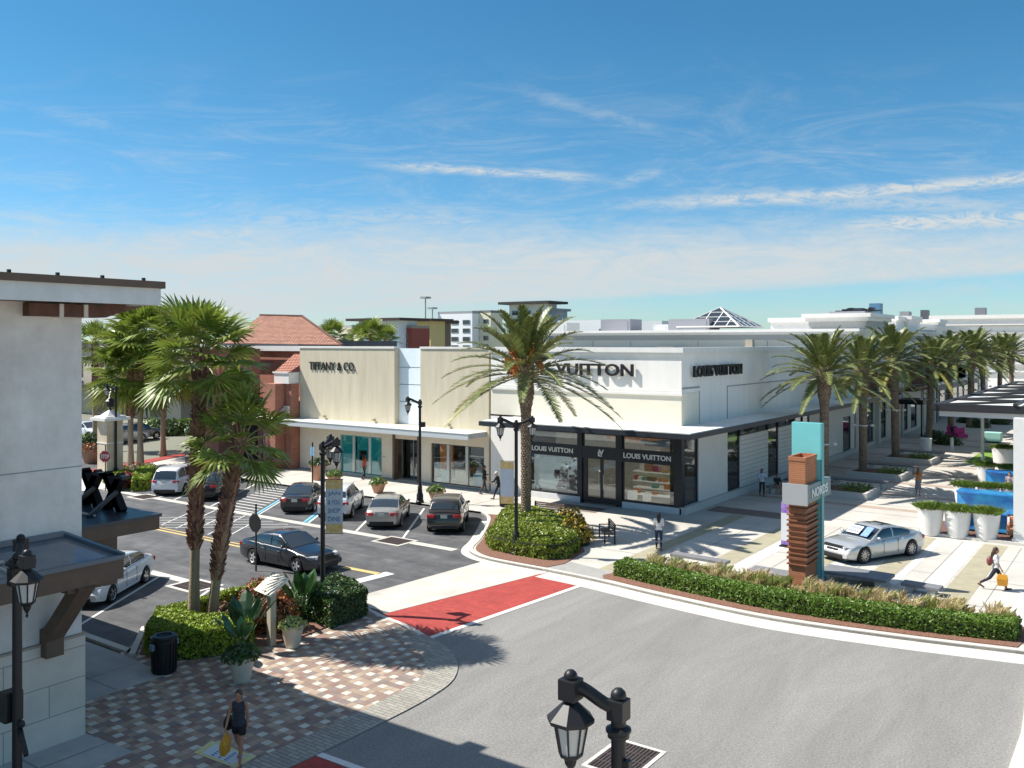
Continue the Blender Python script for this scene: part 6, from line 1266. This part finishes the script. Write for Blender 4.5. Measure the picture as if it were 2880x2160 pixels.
# bollard and cafe things
x,y=G(2056,976); t=thing('bollard','single white bollard between the litter bin and the pink seats','bollard',(x,y,.1)); MB().lathe([(.14,0),(.14,1.1),(.10,1.16)],n=12).build('post',POTW,t,world=False,auto=True); MB().lathe([(.145,.95),(.145,1.02)],n=12).build('band',GB,t,world=False)
PINK=mat('pink_seat',(.55,.04,.22),.6)
for i,(xx,yy_,lb) in enumerate(((2055,945,'magenta lounge chair left of the pergola post on the shaded plaza'),(2076,950,'magenta lounge chair nearest the pergola post'),(2188,913,'small pink chair beyond the lawn'))):
    x,y=G(xx,yy_); t=thing('lounge_chair',lb,'chair',(x,y,.1),R(30*i),'pink lounge chairs'); MB().box(-.5,.5,-.5,.5,.15,.5).build('seat',PINK,t,world=False,bev=.06); MB().box(-.5,.5,.35,.6,.5,1.05).build('backrest',PINK,t,world=False,bev=.06)
LAWN=mat('lawn_green',(.16,.28,.04),.9,var=.2,vscale=2); o=MB().box(-12.6,-4,79.5,90,.1,.14).build('lawn',LAWN); tag(o,'square of bright green lawn under the pergola end','lawn',kind='stuff')
x,y=G(2145,958); t=thing('side_table','pale turquoise cube table standing on the lawn','table',(x,y,.14)); MB().box(-.75,.75,-.6,.6,.08,.95).build('cube',mat('turquoise',(.35,.62,.55),.5),t,world=False,bev=.05); MB().box(-.6,.6,-.5,.5,0,.08).build('plinth',BLK,t,world=False)
for i,(xx,yy_) in enumerate(((2090,915),(2115,925),(2160,918),(2020,950),(2045,962))):
    x,y=G(xx,yy_); bush('leafy_shrub',['dark low shrub by the fifth plaza palm','dark low shrub left of the lawn','dark low shrub behind the lawn','dark planting at the foot of the fourth plaza palm','dark planting beside the white bollard'][i],'shrub',x,y,1.3,.9,DGRN,q,350,.13,.1)
# cafe awning things near third palm
x,y=G(1915,945)
for i,(xx,yy_,lb) in enumerate(((1898,940,'dark cafe table set left of the third plaza palm trunk'),(1960,915,'cafe table under the dark canopy'),(1990,905,'cafe table at the end of the dark canopy'))):
    x,y=G(xx,yy_); t=thing('cafe_table',lb,'table',(x,y,.1)); MB().lathe([(.5,.72),(.5,.76)],n=14).build('table_top',WOOD,t,world=False); MB().lathe([(.25,0),(.05,.05),(.05,.72)],n=8).build('leg',BLK,t,world=False)
    for a in (0,120,240):
        c=Vector((math.cos(R(a)),math.sin(R(a)),0))*.8; ch=thing('cafe_chair',{0:'cafe chair right of the ',120:'cafe chair behind the ',240:'cafe chair before the '}[a]+lb.replace('dark cafe table set','cafe table'),'chair',(x+c.x,y+c.y,.1),R(a+90),'dark cafe chairs'); MB().box(-.22,.22,-.22,.22,.42,.46).build('seat',BLK,ch,world=False); MB().box(-.22,.22,-.24,-.2,.46,.9).build('backrest',BLK,ch,world=False)
        for sx in (-1,1):
            for sy in (-1,1): MB().box(sx*.2-.015,sx*.2+.015,sy*.2-.015,sy*.2+.015,0,.42).build('leg',BLK,ch,world=False)
x,y=G(1951,925); t=thing('menu_board','pale standing panel beside the third plaza palm trunk','sign board',(x,y,.1)); MB().box(-.5,.5,-.05,.05,.3,2.6).build('panel',mat('panel_pale',(.6,.62,.62),.5),t,world=False); MB().box(-.5,.5,-.2,.2,0,.3).build('foot',BLK,t,world=False)
# stop sign and the back of another
def stop(lb,x,y,az,h,front=True,z0=0.):
    t=thing('stop_sign',lb,'road sign',(x,y,z0),R(az)); MB().tube([(0,0,0),(0,0,h+.75)],.04,6).build('post',mat('post_dark',(.03,.025,.025),.5),t,world=False)
    RD=mat('stop_red',(.42,.03,.03),.4); oct_=lambda r,y0,y1:[(r*math.cos(R(22.5+45*k)),r*math.sin(R(22.5+45*k))) for k in range(8)]
    b=MB(); o=oct_(.41,0,0); b.v+=[(p[0],-.06,h+p[1]) for p in o]+[(p[0],-.045,h+p[1]) for p in o]; b.f+=[tuple(range(8)),tuple(range(8,16))]+[(k,(k+1)%8,8+(k+1)%8,8+k) for k in range(8)]; b.build('plate',BLK if not front else RD,t,world=False)
    b=MB(); 
    for k in range(8):
        p,q_=o[k],o[(k+1)%8]; b.quad((p[0],-.063,h+p[1]),(q_[0],-.063,h+q_[1]),(q_[0]*.93,-.063,h+q_[1]*.93),(p[0]*.93,-.063,h+p[1]*.93))
    b.build('border',LETW if front else BLK,t,world=False)
    tx=text('STOP','lettering',LETW,t,(0,-.068,h),.56,.27,FY,.006,.02)
    if not front: MB().tube([(0,0,h+.75),(0,0,h+.8)],.05,6).build('cap',BLK,t,world=False)
    return t
x,y=G(228,1060); stop('red octagonal stop sign before the cream gate pillar',x,y,32,2.25)
x,y=G(571,1226); t=stop('black backed stop sign on a thin post in front of the driving sedan',x+.2,y-.6,0,2.05,False)
for ch in t.children:
    if ch.name.startswith('lettering'): bpy.data.objects.remove(ch)
# gate pillar
x,y=G(238,1040); t=thing('gate_pillar','cream stone gate pillar with white cap and black lantern across the street','pillar',(x,y,0)); MB().box(-.6,.6,-.6,.6,0,4.3).build('shaft',mat('pillar_stone',(.55,.40,.24),.8,col2=(.66,.58,.46),vscale=.8),t,world=False); MB().box(-.95,.95,-.95,.95,4.3,4.5).box(-.75,.75,-.75,.75,4.5,4.6).build('cap',TRIM,t,world=False); MB().lathe([(.7,4.6),(.1,5.0)],n=4,a0=R(45)).build('roof',TRIM,t,world=False); MB().lathe([(.08,5.0),(.08,5.15),(.22,5.2),(.28,5.6),(.35,5.62),(.05,5.9)],n=8).build('lantern',BLK,t,world=False); MB().box(-.66,.66,-.66,.66,0,.6).box(-.63,.63,-.63,.63,2.7,2.78).build('stone_band',TRIM,t,world=False)
x,y=G(196,1000); pot('small terracotta pot near the gate pillar',x,y,.8,1.1,TERR,0,leafy(CROT,200,.6,.12))
struct('crosswalk',flat([G(176,1030),G(400,985),G(400,1000),G(176,1045)],.01),CONW); struct('crosswalk',flat([G(176,1018),G(400,978),G(400,984),G(176,1028)],.012),REDB)
struct('pavement',MB().prism([G(176,1062),G(330,1045),G(345,1020),G(176,1042)],-.02,.04),CONW)
# low plaque / floor graphic
t=thing('floor_mat','yellow and white printed graphic laid on the dark pavers beneath the walking woman','floor graphic',(*G(483,1632),.036)); b=MB()
pp_=[G(418,1629),G(457,1603),G(553,1638),G(510,1664)]; cxm,cym=t.location.x,t.location.y
P4=[Vector((p[0]-cxm,p[1]-cym,0)) for p in pp_]; C4=sum(P4,Vector())/4
MB().quad(*[tuple(p+Vector((0,0,.003))) for p in P4]).build('yellow_border',mat('mat_yellow',(.62,.52,.14),.6,col2=(.60,.60,.40),vscale=8),t,world=False); MB().quad(*[tuple(C4+(p-C4)*.72+Vector((0,0,.006))) for p in P4]).build('white_field',mat('mat_white',(.55,.62,.64),.6),t,world=False)
b=MB()
for i in range(5):
    for j in range(3):
        c=C4+(P4[1]-P4[0])*(.13*(i-2))+(P4[2]-P4[1])*(.14*(j-1)); b.quad(*[tuple(c+(p-C4)*.07+Vector((0,0,.009))) for p in P4])
b.build('printed_marks',INK,t,world=False)
t=thing('loudspeaker','small loudspeaker','speaker',(-30,46,3)) if 0 else None
# ---------------- people ----------------
def remesh(mb,name,m,parent,vox=.012,smi=4):
    me=mb.mesh(name); o=bpy.data.objects.new(name,me); col.objects.link(o)
    md=o.modifiers.new('r','REMESH'); md.mode='VOXEL'; md.voxel_size=vox; md.use_smooth_shade=True
    s=o.modifiers.new('s','SMOOTH'); s.factor=.5; s.iterations=smi
    bpy.context.view_layer.update(); me2=bpy.data.meshes.new_from_object(o.evaluated_get(bpy.context.evaluated_depsgraph_get())); o.modifiers.clear(); o.data=me2; me2.materials.clear(); me2.materials.append(m); me2.name=name; bpy.data.meshes.remove(me); o.parent=parent; return o
SKIN=mat('skin_light',(.50,.27,.18),.55,var=.05); SKINT=mat('skin_tan',(.42,.19,.11),.55,var=.05); HAIRD=mat('hair_dark',(.02,.012,.01),.5); HAIRB=mat('hair_brown',(.06,.03,.02),.5); EYE=mat('eye_dark',(.02,.015,.012),.3); LIP=mat('lip',(.35,.08,.07),.5)
def cap(mb,a,b,ra,rb,n=9,flat=1.):
    a=Vector(a);b=Vector(b); mb.tube([a,b],[ra,rb],n,flat); mb.ball(tuple(a),ra,n+1); mb.ball(tuple(b),rb,n+1)
def person(label,x,y,face,h,skin,hair,topm,botm,shoe=None,z0=.1,stride=.45,bend=.25,armL=.35,armR=-.35,elbL=.3,elbR=.3,sit=0,longhair=True,sleeve=.35,legs='trousers',hat=None,lean=0.,vox=None,spread=0.,armout=.12):
    s=h/1.7; vox=vox or .016; t=thing('person',label,'person',(x,y,z0),R(face)); V=Vector
    hip=.92*s if not sit else .47*s; hp=V((0,0,hip)); J={}
    ln=V((math.sin(lean),0,math.cos(lean)))
    for sd_,sg in (('L',1),('R',-1)):
        if sit: th=R(88); kn=R(-88)
        else: th=stride*(1 if sd_=='L' else -1)*1.0; kn=-(bend if th<0 else bend*.3)*1.6
        hj=hp+V((0,sg*.095*s,0)); d=V((math.sin(th),sg*(.02+spread),-math.cos(th))).normalized(); k=hj+d*.44*s; a2=th+kn; d2=V((math.sin(a2),0,-math.cos(a2))); an=k+d2*.42*s; fa=a2*.6 if not sit else 0; toe=an+V((math.cos(fa)*.17*s,0,math.sin(fa)*.17*s-.055*s))
        J['h'+sd_],J['k'+sd_],J['a'+sd_],J['t'+sd_]=hj,k,an,toe
    low=min(J['aL'].z,J['aR'].z)-.075*s; lift=-low if not sit else 0
    for k_ in J: J[k_]=J[k_]+V((0,0,lift))
    hp=hp+V((0,0,lift)); chest=hp+ln*.40*s; neck=hp+ln*.53*s; head=neck+ln*.16*s+V((.015,0,0))
    for sd_,sg,ar,eb in (('L',1,armL,elbL),('R',-1,armR,elbR)):
        sh=hp+ln*.49*s+V((0,sg*.17*s,0)); d=V((math.sin(ar),sg*armout,-math.cos(ar))).normalized(); e=sh+d*.28*s; a2=ar+eb; d2=V((math.sin(a2),-sg*.05,-math.cos(a2))).normalized(); wr=e+d2*.25*s; J['s'+sd_],J['e'+sd_],J['w'+sd_],J['d'+sd_]=sh,e,wr,d2
    b=MB()
    for sd_ in 'LR':
        cap(b,J['h'+sd_],J['k'+sd_],.082*s,.055*s); cap(b,J['k'+sd_],J['a'+sd_],.054*s,.034*s); cap(b,J['a'+sd_]-V((.03*s,0,.03*s)),J['t'+sd_],.036*s,.028*s)
        b.ball(tuple(J['k'+sd_].lerp(J['a'+sd_],.3)-V((.015*s,0,0))),.052*s,8,(1,1,1.6)); cap(b,J['s'+sd_],J['e'+sd_],.048*s,.036*s); cap(b,J['e'+sd_],J['w'+sd_],.037*s,.024*s)
        w_=J['w'+sd_]; d=J['d'+sd_]; sg=1 if sd_=='L' else -1; palm=w_+d*.05*s; b.ball(tuple(palm),.042*s,8,(.95,.5,1.15)); 
        fx=V((0,1,0)).cross(d).normalized()
        for i,(o,l) in enumerate(((-.030,.062),(-.010,.072),(.010,.068),(.029,.054))):
            r0=w_+d*.075*s+fx*o*s; m1=r0+d*l*.5*s; e_=m1+(d*.75+V((0,-sg*.55,0))).normalized()*l*.5*s; b.tube([r0-d*.02*s,r0,m1,e_],[.0095*s,.0095*s,.0085*s,.007*s],6)
        th0=w_+d*.03*s+fx*-.03*s; b.tube([th0,th0+(fx*-1+d*.6).normalized()*.035*s,th0+(fx*-.6+d*1.2).normalized()*.065*s],[.012*s,.0105*s,.008*s],6)
    cap(b,hp+V((0,.06*s,0)),hp+V((0,-.06*s,0)),.105*s,.105*s); b.ball(tuple(hp+ln*.22*s),.118*s,10,(.85,1.08,1.5)); b.ball(tuple(hp+ln*.40*s),.125*s,10,(.88,1.25,1.15)); cap(b,J['sL']-V((0,.05*s,0)),J['sR']+V((0,.05*s,0)),.055*s,.055*s); cap(b,neck-ln*.03*s,neck+ln*.08*s,.052*s,.047*s)
    b.ball(tuple(head+V((0,0,.01*s))),.098*s,12,(.98,.80,1.16)); b.ball(tuple(head+V((.035*s,0,-.055*s))),.062*s,10,(.95,.85,.95)); b.tube([head+V((.085*s,0,.01*s)),head+V((.112*s,0,-.022*s)),head+V((.09*s,0,-.03*s))],[.010*s,.016*s,.012*s],6)
    for sg in (-1,1): b.ball(tuple(head+V((-.005,sg*.08*s,-.01*s))),.024*s,6,(.8,.4,1.2))
    body=remesh(b,'body',skin,t,min(vox,.012*s) if vox<.013 else vox,2)
    for sg in (-1,1): MB().ball(tuple(head+V((.083*s,sg*.033*s,.015*s))),.013*s,6,(.6,1.2,.7)).build('eye',EYE,t,world=False)
    MB().ball(tuple(head+V((.088*s,0,-.058*s))),.020*s,6,(.5,1.3,.35)).build('mouth',LIP,t,world=False)
    hr=MB()
    if hat: hr.ball(tuple(head+V((-.01,0,.045*s))),.108*s,12,(1.,.86,.95)); hr.ball(tuple(head+V((-.06*s,0,-.02*s))),.08*s,8)
    else: hr.ball(tuple(head+V((-.022*s,0,.04*s))),.108*s,12,(.97,.86,1.0)); hr.ball(tuple(head+V((-.055*s,0,-.03*s))),.088*s,10,(.8,.95,1.1))
    if longhair and not hat: hr.tube([head+V((-.05*s,0,0)),head+V((-.10*s,0,-.12*s)),head+V((-.12*s,0,-.25*s)),head+V((-.13*s,0,-.36*s))],[.08*s,.085*s,.07*s,.03*s],10,1.2)
    remesh(hr,'hair' if not hat else 'hat',hair if not hat else hat,t,.014,3)
    tp=MB(); o=.017*s
    cap(tp,hp+V((0,.062*s,.03*s)),hp+V((0,-.062*s,.03*s)),.105*s+o,.105*s+o); tp.ball(tuple(hp+ln*.22*s),.118*s+o,10,(.88,1.1,1.5)); tp.ball(tuple(hp+ln*.39*s),.125*s+o,10,(.9,1.24,1.12)); cap(tp,J['sL']-V((0,.055*s,.01)),J['sR']+V((0,.055*s,-.01)),.052*s+o,.052*s+o)
    if sleeve>0:
        for sd_ in 'LR':
            e=J['s'+sd_].lerp(J['e'+sd_],min(1,sleeve*2)); cap(tp,J['s'+sd_],e,.05*s+o,.043*s+o)
            if sleeve>.5: cap(tp,J['e'+sd_],J['e'+sd_].lerp(J['w'+sd_],sleeve*2-1.1),.038*s+o,.028*s+o)
    remesh(tp,'top',topm,t,.016,3); bt=MB()
    cap(bt,hp+V((0,.06*s,0)),hp+V((0,-.06*s,0)),.118*s,.118*s)
    if legs=='trousers':
        for sd_ in 'LR': cap(bt,J['h'+sd_],J['k'+sd_],.095*s,.066*s); cap(bt,J['k'+sd_],J['k'+sd_].lerp(J['a'+sd_],.92),.064*s,.046*s)
    elif legs=='shorts':
        for sd_ in 'LR': cap(bt,J['h'+sd_],J['h'+sd_].lerp(J['k'+sd_],.38),.10*s,.098*s)
    else:
        kk=J['kL'].lerp(J['kR'],.5); bt.tube([hp,hp.lerp(kk,.6),kk-V((0,0,.12*s))],[.13*s,.17*s,.20*s],14)
    remesh(bt,'trousers' if legs=='trousers' else legs,botm,t,.016,3)
    for sd_ in 'LR':
        sb=MB(); cap(sb,J['a'+sd_]-V((.035*s,0,.045*s)),J['t'+sd_]-V((0,0,.008)),.042*s,.036*s,8,.8); sb.build('shoe',shoe or BLK,t,world=False,sm=True)
    return t,J
def bag(label,p,face,x,y,z0,m,w_=.34,h_=.38,d_=.12):
    c=Matrix.Rotation(R(face),3,'Z')@Vector(p)+Vector((x,y,z0)); t=thing('shopping_bag',label,'bag',tuple(c-Vector((0,0,h_+.12))),R(face)); b=MB(); n=len(b.v)
    b.v+=[(-w_*.42,-d_/2,0),(w_*.42,-d_/2,0),(w_*.42,d_/2,0),(-w_*.42,d_/2,0),(-w_/2,-d_*.6,h_*.6),(w_/2,-d_*.6,h_*.6),(w_/2,d_*.6,h_*.6),(-w_/2,d_*.6,h_*.6),(-w_*.4,-.02,h_),(w_*.4,-.02,h_),(w_*.4,.02,h_),(-w_*.4,.02,h_)]
    b.f+=[(0,1,2,3),(0,1,5,4),(1,2,6,5),(2,3,7,6),(3,0,4,7),(4,5,9,8),(5,6,10,9),(6,7,11,10),(7,4,8,11),(8,9,10,11)]; b.build('bag_body',m,t,world=False,bev=.02); MB().tube([(-w_*.25,0,h_-.02),(-w_*.1,0,h_+.11),(w_*.1,0,h_+.11),(w_*.25,0,h_-.02)],.008,5).build('handle',m,t,world=False)
CL=lambda n,c,**k: mat('cloth_'+n,c,.85,**({'var':.12,'vscale':9}|k))
YB=mat('bag_yellow',(.62,.28,.015),.5,var=.06)
# walking woman near (faces the camera)
x,y=G(516,1652); f=-60
t,J=person('woman in dark tank top and black shorts walking toward the camera with a yellow bag',x,y,f,1.66,SKINT,HAIRB,CL('charcoal',(.035,.04,.05)),CL('blackshort',(.012,.012,.014)),mat('sandal',(.12,.08,.06),.6),.04,.30,.25,-.12,.42,.15,.35,longhair=False,sleeve=0,legs='shorts',vox=.0105)
bag('yellow shopping bag hanging from the hand of the woman on the pavers',J['wR']+J['dR']*.07,f,x,y,.04,YB,.36,.42)
MBAG=mat('bag_black',(.015,.013,.013),.5)
c=Matrix.Rotation(R(f),3,'Z')@Vector((-.06,-.27,1.0)); tt=thing('handbag','black shoulder bag at the side of the woman on the pavers','bag',(x+c.x,y+c.y,.78)); MB().ball((0,0,.15),.18,10,(.45,.8,1)).build('bag_body',MBAG,tt,world=False,sm=True); MB().tube([(0,-.1,.25),(.03,.05,.6),(0,.1,.25)],.012,5).build('strap',MBAG,tt,world=False)
x,y=G(1423,1191); t,J=person('dark haired woman in white top and navy jeans walking away across the plaza',x,y,118,1.66,SKIN,HAIRD,CL('white',(.66,.65,.66)),CL('navy',(.02,.03,.07)),None,.1,.16,.2,.1,-.1,.3,.5,sleeve=.45)
x,y=G(2151,1279); f=12; t,J=person('woman in white shirt and dark trousers striding to the right with a yellow bag',x,y,f,1.68,SKINT,HAIRB,CL('white',(.6,.6,.6)),CL('ink',(.015,.018,.03)),None,.1,.52,.3,-.2,.25,.5,.2,sleeve=.4)
bag('yellow shopping bag carried by the striding woman on the right',J['wR']+J['dR']*.07,f,x,y,.1,YB,.40,.44)
c=Matrix.Rotation(R(f),3,'Z')@Vector((-.22,-.05,1.15)); tt=thing('handbag','brown red handbag on the back of the striding woman','bag',(x+c.x,y+c.y,1.05)); MB().ball((0,0,.15),.19,10,(.6,.7,1)).build('bag_body',mat('bag_maroon',(.20,.05,.045),.5),tt,world=False,sm=True); MB().tube([(0,0,.3),(.1,0,.5),(.2,0,.3)],.012,5).build('strap',MBAG,tt,world=False)
x,y=G(787,1038); person('person in red orange top and dark trousers at the teal shop window',x,y,80,1.72,SKINT,HAIRD,CL('redorange',(.52,.06,.025)),CL('blackt',(.015,.015,.017)),None,.1,.16,.2,.2,-.2,.6,.3,sleeve=.5)
x,y=G(1046,1070); person('person in black jacket and dark trousers beside the tan store corner',x,y,60,1.78,SKINT,HAIRB,CL('blacktop',(.014,.014,.018)),CL('greyt',(.05,.045,.05)),mat('shoe_tan',(.2,.12,.08),.6),.1,.25,.2,.3,-.1,1.2,.5,longhair=False,sleeve=.95)
x,y=G(1078,1082); person('stooping person in dark clothes and white cap walking left past the litter bin',x,y,200,1.72,SKINT,HAIRB,CL('blacktop',(.014,.014,.018)),CL('blackt',(.015,.015,.017)),None,.1,.45,.3,.5,.1,.8,.6,longhair=False,sleeve=.9,hat=mat('cap_white',(.65,.62,.52),.8),lean=.25)
x,y=G(1646,1075); person('woman in pale blue shirt and black trousers standing near the boutique side wall',x,y,-60,1.66,SKINT,HAIRD,CL('paleblue',(.45,.52,.62)),CL('blackt',(.015,.015,.017)),None,.1,.12,.15,.5,.2,1.3,.5,sleeve=.5)
wx,wy=G(1674,1071); t=slab_bench('pale low bench with two seated people beside the boutique side wall',wx+.3,wy+.75,2.2,.5,.46,45)
person('seated person in black shirt with bare legs on the pale bench, left of the two',wx,wy+.35,-50,1.7,SKINT,HAIRD,CL('blacktop',(.014,.014,.018)),CL('khaki',(.35,.28,.20)),None,.1,sit=1,sleeve=.4,longhair=False,legs='shorts',armL=.6,armR=.6,elbL=.7,elbR=.7)
person('seated person in dark shirt on the pale bench nearer the pylon, right of the two',wx+.85,wy+1.05,-50,1.68,SKINT,HAIRB,CL('darkblue',(.03,.035,.07)),CL('blackt',(.015,.015,.017)),None,.1,sit=1,sleeve=.4,longhair=False,armL=.5,armR=.6,elbL=.8,elbR=.7)
x,y=G(1983,1072); person('woman in orange top and patterned grey skirt walking along the plaza with a parcel',x,y,100,1.68,SKINT,mat('hair_auburn',(.16,.07,.03),.5),CL('orange',(.50,.20,.07)),CL('pattern',(.12,.12,.16),col2=(.38,.34,.36)),mat('shoe_red',(.4,.08,.08),.5),.1,.15,.2,.5,-.1,1.2,.3,sleeve=.3,legs='skirt')
x,y=G(1982,916); person('distant man in white shirt and dark trousers near the cafe canopy',x,y,-120,1.78,SKINT,HAIRD,CL('white',(.6,.6,.6)),CL('blackt',(.015,.015,.017)),None,.1,.1,.1,longhair=False,sleeve=.9,vox=.02)
x,y=G(2057,946); person('distant person in dark clothes sitting on a magenta lounge chair',x,y+.1,-60,1.7,SKINT,HAIRB,CL('darkblue',(.03,.03,.07)),CL('greyt',(.05,.045,.05)),None,.14,sit=1,longhair=False,vox=.02)
x,y=G(2192,1068); person('person with dark hair sitting among the white planters behind the column',x-.3,y,-90,1.7,SKINT,HAIRD,CL('greytop',(.3,.25,.25)),CL('blackt',(.015,.015,.017)),None,.1,sit=1,longhair=False,vox=.02)
x,y=G(181,1028); person('person with a dark hand truck shadow beside the stucco wall edge',x,y,30,1.7,SKINT,HAIRD,CL('redtop',(.4,.05,.05)),CL('blackt',(.015,.015,.017)),None,.04,.3,.3,longhair=False,vox=.02) if 0 else None
